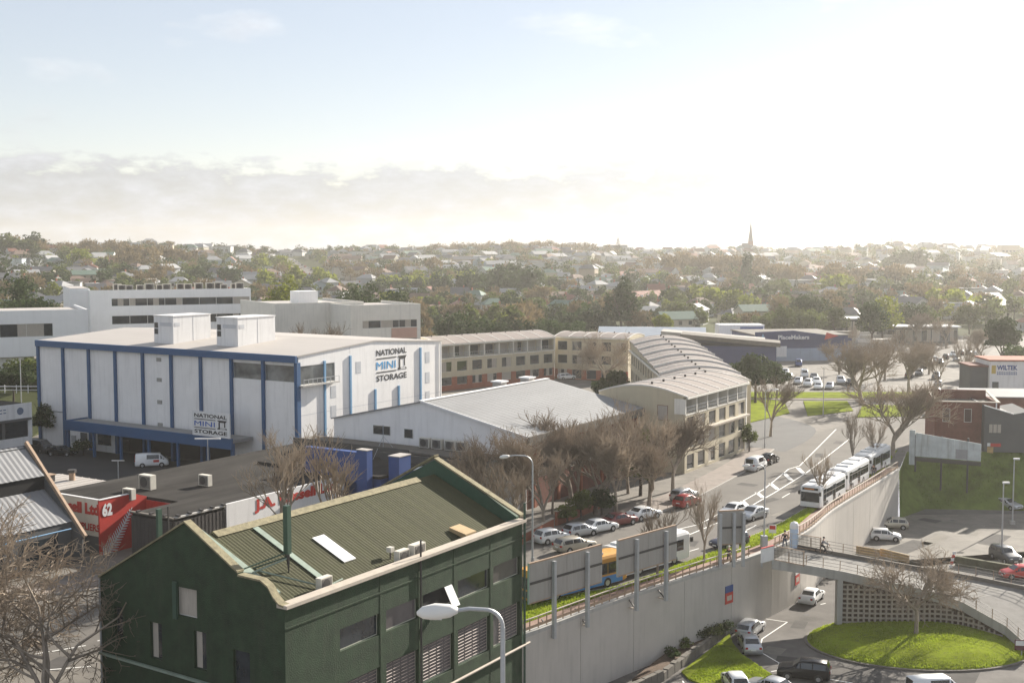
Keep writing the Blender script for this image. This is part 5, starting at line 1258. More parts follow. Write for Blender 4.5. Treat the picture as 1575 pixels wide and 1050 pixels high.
# parked cars up the steep street
stA, stB = hit(536, 441), hit(438, 391)
if stA and stB:
    dv = stB - stA; ang = math.degrees(math.atan2(dv.x, dv.y)); side_ = Vector((dv.y, -dv.x, 0)).normalized()
    rd = MB()
    for k in range(40):
        a, b = stA + dv * (k / 40), stA + dv * ((k + 1) / 40); q = [a - side_ * 7, a + side_ * 7, b + side_ * 7, b - side_ * 7]
        rd.poly([(p.x, p.y, terr(p.x, p.y) + .35) for p in q], M_road)
    structure(rd.build('hill_street'))
    for k in range(34):
        p = stA + dv * (k / 36) + side_ * (5 if k % 2 else -5); p.z = terr(p.x, p.y) + .4
        car(rt.choice(['sedan', 'hatchback', 'wagon', 'suv']), 0, 0, ang, rt.choice([P_white, P_silver, P_white, P_dgrey, P_red]), 'tiny car parked along the steep street on the hillside', 0, 'cars parked up the hillside street', loc=p, light=True)
# ------------------------------------------------ buses
def bus(label, loc, az, skirt, band, roofm, L=10.4):
    t = thing('bus', label, 'bus', loc, R(90 - az), 'buses along the main road'); w, h = 1.25, 3.05
    prof = [(w * .96, .32), (w, .5), (w, 1.15), (w * .995, 2.3), (w * .97, 2.72), (w * .86, 2.95), (w * .45, h)]
    st = [(-L / 2, [(a * .95, max(.45, z)) for a, z in prof]), (-L / 2 + .1, prof), (L / 2 - .5, prof), (L / 2 - .12, [(a * .985, max(.4, z) if z < 2.9 else z - .05) for a, z in prof]), (L / 2, [(a * .93, min(max(.45, z), 2.78)) for a, z in prof])]
    body = loft(st, band).build('body', t)
    for s in (-1, 1):
        MB().box(-L / 2 + .2, L / 2 - .6, s * w - .012 if s > 0 else -w - .012, w + .012 if s > 0 else -w + .012, .36, 1.12, skirt).build('skirt_panel', t)
        nwin = 7; ww = (L - 1.6) / nwin
        for k in range(nwin):
            if s == 1 and k in (nwin - 1, 3):
                MB().box(-L / 2 + .5 + ww * k + .1, -L / 2 + .5 + ww * (k + 1) - .1, w - .002, w + .02, .45, 2.45, M_cglass).build('door', t)
            else: MB().box(-L / 2 + .5 + ww * k + .04, -L / 2 + .5 + ww * (k + 1) - .04, s * w - .014 if s > 0 else -w - .016, w + .016 if s > 0 else -w + .014, 1.3, 2.35, M_cglass).build('side_window', t)
    ws = MB().hexa([(L / 2 - .02, -1.12, 1.05), (L / 2 + .03, -1.12, 1.05), (L / 2 + .03, 1.12, 1.05), (L / 2 - .02, 1.12, 1.05), (L / 2 - .06, -1.1, 2.4), (L / 2 - .005, -1.1, 2.4), (L / 2 - .005, 1.1, 2.4), (L / 2 - .06, 1.1, 2.4)], M_cglass); ws.build('windscreen', t)
    MB().box(L / 2 - .1, L / 2 + .012, -.95, .95, 2.45, 2.74, M_black).build('destination_board', t); MB().box(L / 2 + .013, L / 2 + .02, -.7, .5, 2.52, 2.67, mat('amber_dots', (.45, .16, .02), .5)).build('destination_text', t)
    MB().box(-L / 2 - .02, -L / 2 + .05, -1.0, 1.0, 1.35, 2.4, M_cglass).build('rear_window', t); MB().box(-L / 2 - .015, -L / 2 + .05, -.8, .8, .6, 1.2, mat('engine_grille', (.10, .10, .10), .7)).build('engine_grille', t)
    for x0, x1 in ((-4.6, -2.2), (-1.2, 1.0), (2.2, 3.2)): MB().box(x0, x1, -.8, .8, h - .02, h + .16, roofm).build('roof_unit', t)
    for s in (-1, 1):
        MB().box(L / 2 - .03, L / 2 + .04, s * .85 - .2, s * .85 + .2, .62, .82, M_lamp).build('headlight', t); MB().box(-L / 2 - .03, -L / 2 + .03, s * 1.0 - .1, s * 1.0 + .1, .9, 1.3, M_tail).build('tail_light', t)
        MB().box(L / 2 + .0, L / 2 + .3, s * 1.28 - .1, s * 1.28 + .1, 1.9, 2.35, M_black).build('mirror', t)
        for x in (-L / 2 + 2.8, L / 2 - 2.6):
            wv = bpy.data.objects.new('wheel', None); COL.objects.link(wv); wv.parent = t; wv.location = (x, s * 1.12, .48)
            a = MB(); a.tube([(0, -.15, 0), (0, .15, 0)], .48, M_tyre, 16); a.build('tyre', wv); a = MB(); a.tube([(0, -.16, 0), (0, .16, 0)], .27, M_rim, 10); a.build('rim', wv)
    return t
P_buswhite = mat('bus_white', (.68, .68, .67), .4, .05, coat=.3); P_busblue = mat('bus_blue', (.06, .24, .55), .4, .05, coat=.3); P_busor = mat('bus_orange', (.62, .30, .04), .4, .05, coat=.3)
def busat(pf, L, az):
    d = Vector((-math.sin(R(az)), -math.cos(R(az)), 0)); return pf + d * (L / 2)
for pf, lab in ((G(1243, 786), 'white bus nearest the viewer, front on at the kerb by the footbridge'), (G(1285, 758), 'white bus in the middle of the queue of three at the kerb'), (G(1323, 733), 'white bus last in the queue, under the roadside trees')):
    bus(lab, pf + Vector((math.sin(R(32)), math.cos(R(32)), 0)) * 5.8, 212, P_buswhite, P_buswhite, P_buswhite)
bus('blue and orange bus seen between the two large billboards', Vector((5.5, 107.7, 0)), 49, P_busblue, P_busor, P_buswhite, 11.8)
bus('white bus half hidden behind the right hand billboard', Vector((13.2, 115.9, 0)), 45, P_buswhite, P_buswhite, P_buswhite, 10.8)
# ============================================================ STREET FURNITURE
def arm_lamp(label, base, top, reach, headlen, az, r=.11, mt=None):
    """curved-arm street lamp; reach to the left in direction az (radians)"""
    t = thing('street_lamp', label, 'street lamp', base, az); h = top; mt = mt or M_steel
    a = MB(); a.tube([(0, 0, 0), (0, 0, h - reach * .55)], [r, r * .75], mt, 10); a.build('pole', t)
    pts = [(reach * (1 - math.cos(q)) * .42 * -1, 0, h - reach * .55 + reach * .42 * math.sin(q)) for q in [math.pi / 2 * k / 7 for k in range(8)]]
    pts += [(-reach * .75, 0, h - reach * .1), (-reach, 0, h - reach * .13)]
    a = MB(); a.tube(pts, r * .62, mt, 8); a.build('arm', t)
    hd = MB(); L = headlen; hd.tube([(-reach, 0, h - reach * .13), (-reach - L * .2, 0, h - reach * .135), (-reach - L * .55, 0, h - reach * .145), (-reach - L * .85, 0, h - reach * .16), (-reach - L, 0, h - reach * .17)], [L * .07, L * .16, L * .2, L * .15, L * .04], mat('lamp_head_enamel', (.70, .68, .64), .5, .06), 12); hd.build('lamp_head', t, True)
    b = MB(); b.tube([(-reach - L * .4, 0, h - reach * .14 - L * .11), (-reach - L * .7, 0, h - reach * .155 - L * .1)], [L * .11, L * .09], M_lamp, 8); b.build('lens', t)
    a = MB(); a.tube([(0, 0, 0), (0, 0, .9)], r * 1.5, mt, 10); a.build('base_sleeve', t); return t
P = atd(773, 46); zt = 31 - 46 * (936 - 385) / F
arm_lamp('big pale street lamp close to the viewer in front of the green wall', (P.x, P.y, LOW), zt - LOW, 1.75, 1.6, R(6), .13)
P = G(819, 870); arm_lamp('tall curved street lamp rising behind the green building end', P, 11.3, 2.3, 1.0, R(10))
P = G(1175, 842); arm_lamp('slim curved street lamp beside the white car on the road', P, 9.0, 1.7, .8, R(10), .09); MB().box(-.3, .3, -.3, .3, 0, 1.3, M_steel).build('cabinet', [o for o in COL.objects if o.name.startswith('street_lamp')][-1])
P = G(1266, 655); arm_lamp('distant street lamp on the corner of the grass islands', G(1266, 638), 9, .1, .3, 0, .08)
P = G(1236, 690); arm_lamp('street lamp arm over the side road junction', G(1176, 690), 9.5, 1.6, .8, R(200), .08)
for px, py, ht, lab in ((1540, 862, 9.6, 'left of two tall car park lamp posts at the right'), (1557, 806, 9.1, 'right and farther of two tall car park lamp posts')):
    t = thing('lamp_post', lab, 'lamp post', G(px, py, LOW)); a = MB(); a.tube([(0, 0, 0), (0, 0, ht)], [.12, .08], M_steel, 8); a.build('pole', t)
    MB().box(-.1, .7, -.15, .15, ht + .003, ht + .22, M_white).build('lamp_head', t); MB().box(-.3, .3, -.3, .3, 0, .5, M_conc).build('footing', t)
# billboards: backs of boards on posts bracketed off the wall
def billboard(label, p0, p1, z0, z1, posts, zb):
    d = p1 - p0; L = d.length; az = math.atan2(d.y, d.x); t = thing('billboard', label, 'billboard', (p0.x, p0.y, 0), az)
    n_ = max(2, round(L / 2.25)); zm = (z0 + z1) / 2
    for k in range(n_):
        for a, b in ((z0, zm - .04), (zm + .04, z1)): MB().box(L * k / n_ + .012, L * (k + 1) / n_ - .012, .0, .12, a, b, M_board).build('panel', t)
    fr = MB().box(-.06, L + .06, .02, .2, z1 + .002, z1 + .12, M_rail).box(-.06, L + .06, .02, .2, z0 - .12, z0 - .002, M_rail).box(-.08, -.003, .02, .2, z0 - .12, z1 + .12, M_steel).box(L + .003, L + .08, .02, .2, z0 - .12, z1 + .12, M_steel); fr.build('frame', t)
    MB().box(0, L, -.05, -.002, zm - .1, zm + .1, M_dsteel).build('middle_rail', t)
    for x in posts:
        MB().box(x - .14, x + .14, -.36, -.055, zb, z1 - .15, M_steel).build('post', t)
        if zb < 0:
            a = MB(); a.bar((x, -.1, zb + .1), (x, 1.35, zb + .1), .12, .14, M_cream); a.bar((x, -.1, zb + .15), (x, 1.2, zb + 1.3), .1, .1, M_dsteel); a.build('wall_bracket', t)
    return t
b0 = Vector((1.45, 95.7, 0)); dvec = Vector((.70, .714, 0)).normalized()
billboard('left of two big billboards seen from behind above the retaining wall', b0, b0 + dvec * 9.0, 2.5, 5.65, (2.7, 6.9), -1.0)
b0 = Vector((9.35, 103.7, 0)); billboard('right of two big billboards seen from behind above the retaining wall', b0, b0 + dvec * 8.4, 2.55, 5.6, (2.3, 6.6), -1.0)
p0 = G(1105, 872); billboard('small grey billboard on pale poles on the verge over the navy wagon', p0, p0 + Vector((2.55, .6, 0)), 2.3, 5.5, (.05, 1.5, 2.5), 0.0)
# small signs
def a_sign(label, p, rz_, w, h, z, cols_):
    t = thing('street_sign', label, 'sign', p, rz_); a = MB(); a.tube([(0, 0, 0), (0, 0, z + h)], .045, M_steel, 6); a.build('post', t)
    MB().box(-w / 2, w / 2, -.08, -.05, z, z + h, cols_[0]).build('plate', t); MB().box(-w / 2 + .08, w / 2 - .08, -.1, -.081, z + h * .45, z + h * .9, cols_[1]).build('symbol', t); return t
a_sign('small white and red road sign on the grass beside the lamp post', G(1188, 826), R(-15), .8, .9, .5, (M_white, M_red))
a_sign('white and red sign standing beside the pedestrian in the white cap', G(1131, 856), R(-15), .7, 1.1, .9, (M_white, M_red))
a_sign('dark red parking sign at the right end of the grass island', G(1571, 1012, LOW), R(-10), 1.3, 1.0, .8, (mat('sign_maroon', (.10, .02, .03), .6), M_white))
for px, py, lab, z in ((1229, 893, 'red and white notice on the wall beneath the footbridge', LOW), (1136, 922, 'small blue and red notice on the retaining wall face', 0)):
    # stand these flat against the wall
    best = min(range(len(WALL) - 1), key=lambda i: abs(CX + F * WALL[i].x / WALL[i].y - px)); d = (WALL[best + 1] - WALL[best]).normalized(); p = WALL[best] + Vector((d.y, -d.x, 0)) * .02; zz = 31 - p.y * (py - 385) / F
    t = thing('wall_notice', lab, 'notice', (p.x, p.y, zz), math.atan2(d.y, d.x)); MB().box(-.65, .65, -.05, 0, -.9, .2, M_red).build('lower_plate', t); MB().box(-.65, .65, -.05, 0, .22, .9, M_white if px > 1200 else M_blue2).build('upper_plate', t)
    MB().box(-.4, .4, -.06, -.051, -.6, -.1, M_cream).build('symbol', t)
t = thing('marker_post', 'leaning pole with red and white reflective panels behind the footbridge', 'marker', G(1462, 874, LOW + .3))
a = MB(); a.tube([(0, 0, 0), (.35, 0, 2.0)], .06, M_greenp, 6); a.build('pole', t)
for k, m_ in enumerate((M_white, M_red, M_white, M_red, M_white)): MB().box(.02 + k * .09 - .22, .4 + k * .09 - .22, -.12, -.06, .15 + k * .4, .48 + k * .4, m_).build('panel', t)
# flag-like pennants by the storage canopy and left fence with flagpole
t = thing('flag_pole', 'thin white flagpole behind the sign office at the left', 'pole', atd(30, 196, 2)); a = MB(); a.tube([(0, 0, 0), (0, 0, 11.5)], .07, M_white, 6); a.build('pole', t); MB().box(-.1, .1, -.1, .1, 0, .3, M_conc).build('base', t)
t = thing('fence', 'white post and rail fence above the bank at the far left', 'fence', atd(5, 205, 6.6))
for k in range(4): MB().box(k * 2 - .06, k * 2 + .06, -.06, .06, 0, 1.4, M_white).build('post', t)
MB().box(-2, 6.3, -.03, .03, 1.1, 1.25, M_white).build('rail', t); MB().box(-2, 6.3, -.03, .03, .5, .6, M_white).build('rail', t)
structure(MB().prism([(-150, 186, -.2), (-150, 226, 7.6), (-150, 226, -.2)], (70, 12, 0), M_land).build('left_bank')); structure(MB().box(-190, -84, 226.5, 262, -.2, 7.4, M_land).build('left_terrace'))
# ============================================================ PEOPLE
def skin_mesh(nm, V, E, rad, m, parent, root=0):
    me = bpy.data.meshes.new(nm); me.from_pydata([tuple(v) for v in V], E, []); me.materials.append(m); o = link(nm, me, parent)
    md = o.modifiers.new('skin', 'SKIN'); sk = me.skin_vertices[0].data
    for i, r_ in enumerate(rad): sk[i].radius = (r_, r_)
    sk[root].use_root = True; md.use_smooth_shade = True
    s = o.modifiers.new('sub', 'SUBSURF'); s.levels = s.render_levels = 1; return o
M_skin = mat('skin', (.45, .27, .19), .6, .05); M_cloth = mat('dark_cloth', (.025, .026, .03), .9, .2, 5); M_jean = mat('blue_grey_cloth', (.07, .085, .12), .9, .2, 5); M_cap = mat('white_cloth', (.70, .69, .66), .9, .05); M_hair = mat('dark_hair', (.02, .015, .012), .7); M_greyc = mat('grey_cloth', (.20, .20, .21), .9, .15, 5)
def person(label, loc, az, top, legs, hat, stride=.22, arms=(.25, -.25), lean=0.0, seat=False):
    t = thing('person', label, 'person', loc, R(90 - az)); s = stride      # faces local +X
    if seat: kn, ft, hip = [(.38, .56), (.30, .72)], [(.22, .16), (.28, .42)], .95
    else: kn, ft, hip = [(s * .6, .5), (-s * .35, .5)], [(s, .06), (-s * 1.1, .09)], .93
    sh = (lean * .5, 1.42 if not seat else 1.42)
    V = [(0, 0, hip), (lean * .25, 0, hip + .24), (sh[0], 0, sh[1]), (sh[0] + lean * .08, 0, 1.52), (sh[0] + lean * .1 + .02, 0, 1.66)]; E = [(0, 1), (1, 2), (2, 3), (3, 4)]; rad = [.13, .12, .13, .055, .1]
    legs_i = []
    for k, sd in enumerate((-1, 1)):
        b = len(V); V += [(0, sd * .1, hip - .06), (kn[k][0], sd * .11, kn[k][1]), (ft[k][0], sd * .11, ft[k][1]), (ft[k][0] + .17, sd * .12, ft[k][1] - .02)]; E += [(0, b), (b, b + 1), (b + 1, b + 2), (b + 2, b + 3)]; rad += [.095, .065, .045, .04]; legs_i.append(b)
        b = len(V); ax = arms[k]; V += [(sh[0], sd * .2, sh[1] - .03), (sh[0] + ax * .6, sd * .25, 1.16), (sh[0] + ax * 1.5 + .06, sd * .22, .95 if not seat else 1.02), (sh[0] + ax * 1.6 + .1, sd * .215, .87 if not seat else .98)]; E += [(2, b), (b, b + 1), (b + 1, b + 2), (b + 2, b + 3)]; rad += [.06, .045, .034, .036]
    skin_mesh('body', V, E, rad, M_skin, t)
    A_ = [0, 1, 2] + [i for b in (9 - 0, 17) for i in ()]
    V2 = V[:3]; E2 = [(0, 1), (1, 2)]; r2 = [.155, .145, .15]
    for k in range(2):
        b = len(V2); o_ = 5 + k * 8 + 4; V2 += V[o_:o_ + 3]; E2 += [(2, b), (b, b + 1), (b + 1, b + 2)]; r2 += [.075, .06, .048]
    skin_mesh('jacket', V2, E2, r2, top, t)
    V3 = [V[0]]; E3 = []; r3 = [.15]
    for k in range(2):
        b = len(V3); o_ = 5 + k * 8; V3 += V[o_:o_ + 3]; E3 += [(0, b), (b, b + 1), (b + 1, b + 2)]; r3 += [.11, .08, .065]
    skin_mesh('trousers', V3, E3, r3, legs, t)
    h = MB(); hx, _, hz = V[4]; h.tube([(hx - .02, 0, hz - .0), (hx - .02, 0, hz + .07), (hx - .01, 0, hz + .13), (hx, 0, hz + .16)], [.125, .125, .095, .03], hat, 10); h.build('hat' if hat is M_cap else 'hair', t, True)
    f = MB(); f.tube([(hx + .1, 0, hz - .01), (hx + .135, 0, hz - .03)], [.02, .012], M_skin, 5)
    for sd in (-1, 1):
        f.tube([(hx + .098, sd * .04, hz + .025), (hx + .108, sd * .04, hz + .025)], .012, M_hair, 5); f.tube([(hx, sd * .1, hz), (hx, sd * .118, hz)], .028, M_skin, 6)
    f.build('face', t)
    for k, sd in enumerate((-1, 1)):                     # hands: palm and five fingers, curled
        w_ = Vector(V[5 + k * 8 + 7]); hm_ = MB(); hm_.tube([w_ + Vector((0, 0, .02)), w_ + Vector((.02, 0, -.07))], [.03, .036], M_skin, 6)
        for q in range(4): hm_.tube([w_ + Vector((.02 + .018 * (q - 1.5), 0, -.065)), w_ + Vector((.03 + .018 * (q - 1.5), -sd * .012, -.11)), w_ + Vector((.03 + .016 * (q - 1.5), -sd * .035, -.135 + .006 * abs(q - 1.5)))], [.0095, .009, .007], M_skin, 5)
        hm_.tube([w_ + Vector((.035, 0, -.015)), w_ + Vector((.06, -sd * .015, -.045)), w_ + Vector((.062, -sd * .025, -.075))], [.011, .01, .008], M_skin, 5); hm_.build('hand', t)
    return t
person('pedestrian in a white cap and dark clothes beside the railing', G(1121, 866), 60, M_cloth, M_cloth, M_cap)
person('pedestrian in dark clothes walking on the path by the white pillar', G(1207, 841), 215, M_cloth, M_jean, M_hair, .3)
person('person in dark clothes walking beside the queue of white buses', G(1343, 733), 30, M_cloth, M_greyc, M_hair, .25)
# cyclist on the bridge
cl_ = G(1263, 847, -.45)
t = thing('bicycle', 'dark bicycle ridden along the far side of the footbridge', 'bicycle', cl_ + Vector((0, -1.1, 0)), R(-14))
for x in (-.52, .52):
    wv = MB(); n_ = 20; pts = [(x + .33 * math.cos(2 * math.pi * k / n_), 0, .34 + .33 * math.sin(2 * math.pi * k / n_)) for k in range(n_ + 1)]; wv.tube(pts, .022, M_tyre, 5); wo = wv.build('wheel', t)
    sp = MB()
    for k in range(8): sp.tube([(x, 0, .34), (x + .32 * math.cos(k * .785), 0, .34 + .32 * math.sin(k * .785))], .004, M_steel, 3)
    sp.build('spokes', wo)
f = MB()
for a, b in (((-.52, 0, .34), (-.1, 0, .32)), ((-.1, 0, .32), (-.22, 0, .82)), ((-.1, 0, .32), (.38, 0, .8)), ((-.2, 0, .76), (.36, 0, .82)), ((-.52, 0, .34), (-.2, 0, .76)), ((.36, 0, .92), (.52, 0, .34))): f.tube([a, b], .02, M_dsteel, 6)
f.build('frame', t); f = MB(); f.tube([(.3, -.28, .98), (.38, 0, .96), (.3, .28, .98)], .016, M_dsteel, 6); f.build('handlebar', t); MB().box(-.34, -.1, -.07, .07, .83, .88, M_black).build('saddle', t)
person('grey clothed cyclist riding across the footbridge', cl_ + Vector((-.2, -1.05, -.0)), 104, M_greyc, M_cloth, M_hair, 0, (.32, .32), .3, True)
# ============================================================ TREES
def np_mesh(nm, tris_v, mats, mi=None, quads=False):
    """vertex array (n*k,3), k corners a face"""
    k = 4 if quads else 3; n_ = len(tris_v) // k; me = bpy.data.meshes.new(nm); me.vertices.add(n_ * k); me.vertices.foreach_set('co', np.ascontiguousarray(tris_v, dtype=np.float32).ravel())
    me.loops.add(n_ * k); me.loops.foreach_set('vertex_index', np.arange(n_ * k, dtype=np.int32)); me.polygons.add(n_); me.polygons.foreach_set('loop_start', np.arange(0, n_ * k, k, dtype=np.int32))
    for m in mats: me.materials.append(m)
    if mi is not None: me.polygons.foreach_set('material_index', np.asarray(mi, dtype=np.int32))
    me.update(calc_edges=True); return me
def crown_quads(seed, Rx, Rz, cz, n_, leaf, lobes=14, hollow=.55, flat=.0, sliver=1.0, up=False):
    r = np.random.RandomState(seed); L = r.normal(size=(lobes, 3)); L /= np.linalg.norm(L, axis=1)[:, None]
    L *= (.35 + .45 * r.rand(lobes, 1)); lr = .28 + .26 * r.rand(lobes)
    w = lr ** 2 / np.sum(lr ** 2); idx = r.choice(lobes, n_, p=w); d = r.normal(size=(n_, 3)); d /= np.linalg.norm(d, axis=1)[:, None]
    p = L[idx] + d * (lr[idx] * (hollow + (1 - hollow) * r.rand(n_)))[:, None]
    p[:, 2] = np.where(p[:, 2] < -.55, -.55 - .3 * (p[:, 2] + .55), p[:, 2])
    nrm = d + .7 * r.normal(size=(n_, 3)); nrm /= np.linalg.norm(nrm, axis=1)[:, None]
    a = np.cross(nrm, r.normal(size=(n_, 3))); 
    if up: a = np.tile([0, 0, 1.0], (n_, 1)) + .45 * r.normal(size=(n_, 3)) + .5 * d
    a /= np.linalg.norm(a, axis=1)[:, None]; b = np.cross(nrm, a); b /= np.maximum(1e-6, np.linalg.norm(b, axis=1))[:, None]
    s = leaf * (.55 + .8 * r.rand(n_))[:, None]; c = p * np.array([Rx, Rx, Rz]) + np.array([0, 0, cz])
    q = np.stack([c - a * s - b * s * .12 * sliver, c + b * s * .6 * sliver, c + a * s + b * s * .1 * sliver, c - b * s * .5 * sliver], 1); return q.reshape(-1, 3)
def trunk_quads(h, r0, r1, n_=6, lean=(0, 0)):
    o = []
    for q in range(n_):
        a, b = 2 * math.pi * q / n_, 2 * math.pi * (q + 1) / n_; l = np.array([lean[0], lean[1], 0])
        o += [np.array([r0 * math.cos(a), r0 * math.sin(a), -.5]), np.array([r0 * math.cos(b), r0 * math.sin(b), -.5]), np.array([r1 * math.cos(b), r1 * math.sin(b), h]) + l, np.array([r1 * math.cos(a), r1 * math.sin(a), h]) + l]
    return np.array(o)
def limb_mesh(h, r0, seed, n_=5, spread=.5, top=None):
    """trunk that forks into limbs"""
    r = random.Random(seed); mb = MB(); f = h * .45; mb.tube([(0, 0, -.4), (.05, 0, f * .5), (0, .05, f)], [r0, r0 * .8, r0 * .65], M_barkd, 8)
    for k in range(n_):
        a = k * 6.283 / n_ + r.random(); e = h * (.85 + .3 * r.random()); s = spread * h * (.5 + .5 * r.random())
        mb.tube([(0, 0, f * .92), (math.cos(a) * s * .45, math.sin(a) * s * .45, f + (e - f) * .5), (math.cos(a) * s, math.sin(a) * s, e)], [r0 * .5, r0 * .3, r0 * .08], M_barkd, 6)
    return mb.mesh('trunk')
def leaf_tree(name, label, loc, h, Rx, m, seed, n_=2600, leaf=.42, cz=None, Rz=None, lobes=16, group=None, trunk=True):
    t = thing(name, label, 'tree', loc); Rz = Rz or h * .42; cz = cz or h - Rz * .92
    link('trunk', limb_mesh(h * .75, max(.15, h * .03), seed), t); link('crown', np_mesh('crown', crown_quads(seed, Rx, Rz, cz, n_, leaf, lobes), [m], None, True), t); return t
# bare trees: recursive limbs, two meshes (trunk and limbs / fine twigs)
def bare_meshes(seed, h, spread=.55, levels=5, fork=.34, kids=(3, 4), twist=.16, r0=None, upw=.4, trunkm=None, nt=2):
    r = random.Random(seed); mb = MB(); tw = []; r0 = r0 or h * .018
    def grow(p, d, L, rad, lev):
        pts = [p]; q = p; dd = d.copy(); ns = 3 if lev < 2 else 2
        for k in range(ns):
            tq_ = twist * (.25 if lev == 0 else .55 if lev == 1 else 1.0); dd = (dd + Vector((r.gauss(0, tq_), r.gauss(0, tq_), r.gauss(0, tq_ * .6) + upw * .22))).normalized(); q = q + dd * (L / ns); pts.append(q)
        if lev <= 2: mb.tube(pts, [rad * (1 - .4 * k / ns) for k in range(ns + 1)], M_bark, 7 if lev == 0 else 5 if lev == 1 else 4, False)
        else:
            for a, b in zip(pts[:-1], pts[1:]):
                w = max(rad, .004 + h * .0008); o = (b - a).orthogonal().normalized() * w; o2 = (b - a).cross(o).normalized() * w
                for u_ in ((o, o2), (o2, -o)): tw.append((a - u_[0], a + u_[0], b + u_[0] * .6, b - u_[0] * .6))
        if lev >= levels: return
        nk = r.randint(*kids) + (1 if lev == 0 else 0)
        for k in range(nk):
            i = r.random(); base = pts[-1] if (k < 1 or (lev == 0 and k < 3)) else pts[0].lerp(pts[-1], (.72 if lev == 0 else .28) + (.26 if lev == 0 else .7) * i)
            ax = r.random() * 6.283 + k * 2.1; o = dd.orthogonal().normalized(); o.rotate(Matrix.Rotation(ax, 3, dd)); sp = spread * (.65 + .6 * r.random())
            nd = (dd * math.cos(sp) + o * math.sin(sp) + Vector((0, 0, upw * .3))).normalized(); grow(base, nd, L * ((.95 + .3 * r.random()) if lev == 0 else (.58 + .2 * r.random())), rad * .6, lev + 1)
    grow(Vector((0, 0, -.2)), Vector((0, 0, 1)), h * fork, r0, 0)
    a = np.array([[tuple(c) for c in q] for q in tw], dtype=np.float32).reshape(-1, 3)
    # bring the finished crown to the wanted height
    top = a[:, 2].max(); k = h / top; a *= k
    mb.v = [(x * k, y * k, z * k) for x, y, z in mb.v]
    return mb.mesh('limbs'), np_mesh('twigs', a, [M_twig], None, True)
BARE = [bare_meshes(11, 12, .56, 5, .22, (3, 5)), bare_meshes(12, 12, .66, 5, .2, (4, 5), .2), bare_meshes(13, 12, .5, 5, .25, (3, 4), .12, upw=.5), bare_meshes(14, 12, .5, 5, .26, (3, 4), .1, upw=.6), bare_meshes(15, 12, .80, 5, .22, (4, 5), .26, upw=.06)]
def bare(label, loc, h, var, wide=1.0, rz_=None, group='bare street trees', twm=None):
    t = thing('bare_tree', label, 'tree', loc, rz_ if rz_ is not None else random.random() * 6.28, group); s = h / 12.0
    rv = random.Random(len(label) * 7 + int(loc.x * 10)); s *= .96 if h > 9 else 1.0; wide *= .9 + .3 * rv.random(); t.scale = (s * wide, s * wide * (.85 + .25 * rv.random()), s); a, b = BARE[var]; link('trunk', a, t, smooth=True); o = link('twigs', b, t)
    return t
def gz(px, py): p = G(px, py); p.z = 0; return p
bare('large bare tree before the white wall with red lettering, left of the blue pylons', Vector((-22.8, 117.0, 0)), 14.8, 2, 1.4)
bare('slimmer bare tree beside the larger one at the white lettered wall', Vector((-18.2, 120.5, 0)), 13.8, 2, 1.2)
bare('bare tree at the left end of the row behind the green gable', atd(715, 133), 11.3, 2, 1.0)
bare('bare tree second from left behind the green roof, against the pale warehouse roof', atd(765, 131), 12.2, 0, 1.05)
bare('bare tree third in the row, just left of the curved lamp', atd(800, 134), 11.8, 1, 1.0)
bare('bare tree right of the curved lamp against the warehouse side', atd(850, 140), 12.0, 2, 1.0)
bare('tall bare tree with straight trunk before the brown brick warehouse wall', gz(948, 792), 13.0, 0, 1.0)
bare('dense bare tree behind the parked maroon sedan', gz(915, 790), 11.0, 1, 1.05)
bare('bare tree hiding the corner of the nearest apartment block', gz(1000, 770), 12.6, 2, 1.15)
bare('bare tree close to the ground floor of the nearest apartment block', gz(1035, 755), 11.0, 1, 1.0)
bare('bare tree between the row and the warehouse eave', atd(890, 143), 11.6, 0, 1.0)
bare('small bare tree rising behind the right hand billboard', gz(1011, 888), 7.6, 3, .95)
bare('neat bare tree with clean trunk on the verge beside the small billboard', gz(1083, 866), 8.6, 3, .85)
bare('slim bare tree beside the nearest white bus', gz(1262, 783), 7.4, 3, .8)
bare('bare tree over the middle bus of the queue', gz(1312, 725), 9.8, 2, .95)
bare('bare tree over the last bus of the queue', gz(1345, 722), 8.5, 3, .9)
bare('tall bare tree on the roadside near the long hoarding', gz(1373, 702), 12.6, 1, 1.2)
bare('brownish bare tree on the corner lawn right of the apartments', gz(1185, 671), 11.5, 0, 1.1)
bare('big spreading bare tree on the grass before the hardware car park', gz(1325, 623), 13.4, 1, 1.45)
bare('second big bare tree filling the gap right of the spreading one', gz(1350, 610), 12.0, 2, 1.3)
bare('upright bare tree in the middle of the far road', gz(1482, 590), 12.5, 3, 1.15)
bare('small dark bare tree on the traffic island near the brick building', gz(1443, 602), 8.8, 0, .9)
bare('low bare tree behind the warehouse against the middle apartments', atd(930, 262), 15.0, 4, .9)
bare('spreading bare tree behind the storage roof before the beige office', atd(490, 236), 18.2, 1, .8)
isl = bare('bare spreading tree in the centre of the oval roundabout island', Vector((G(1409, 975, LOW + 1).x, G(1409, 975, LOW + 1).y, LOW + 1.0)), 9.4, 4, 1.05)
BARE.append(bare_meshes(21, 12, .72, 6, .26, (3, 4), .38, upw=-.02)); 
bt_ = bare('large gnarled bare tree close to the viewer at the lower left', Vector((-29.0, 73.0, -1)), 15.6, 5, 1.05, .9)
bt2 = bare('second gnarled bare tree behind the closest one at the left edge', Vector((-38.5, 86.0, 0)), 14.0, 4, 1.1, 2.2)
bare('bare tree with many upright twigs behind the far gable of the green roof', atd(742, 124), 10.8, 3, 1.25)
bare('twiggy bare tree left of the curved lamp beside the low brown wall', atd(782, 122), 10.2, 2, 1.2)
bare('twiggy bare tree between the curved lamp and the red brick wall', atd(838, 131), 10.8, 0, 1.2)
bare('bare tree over the red brick wall and leafy shrub', atd(880, 145), 12.0, 1, 1.1)
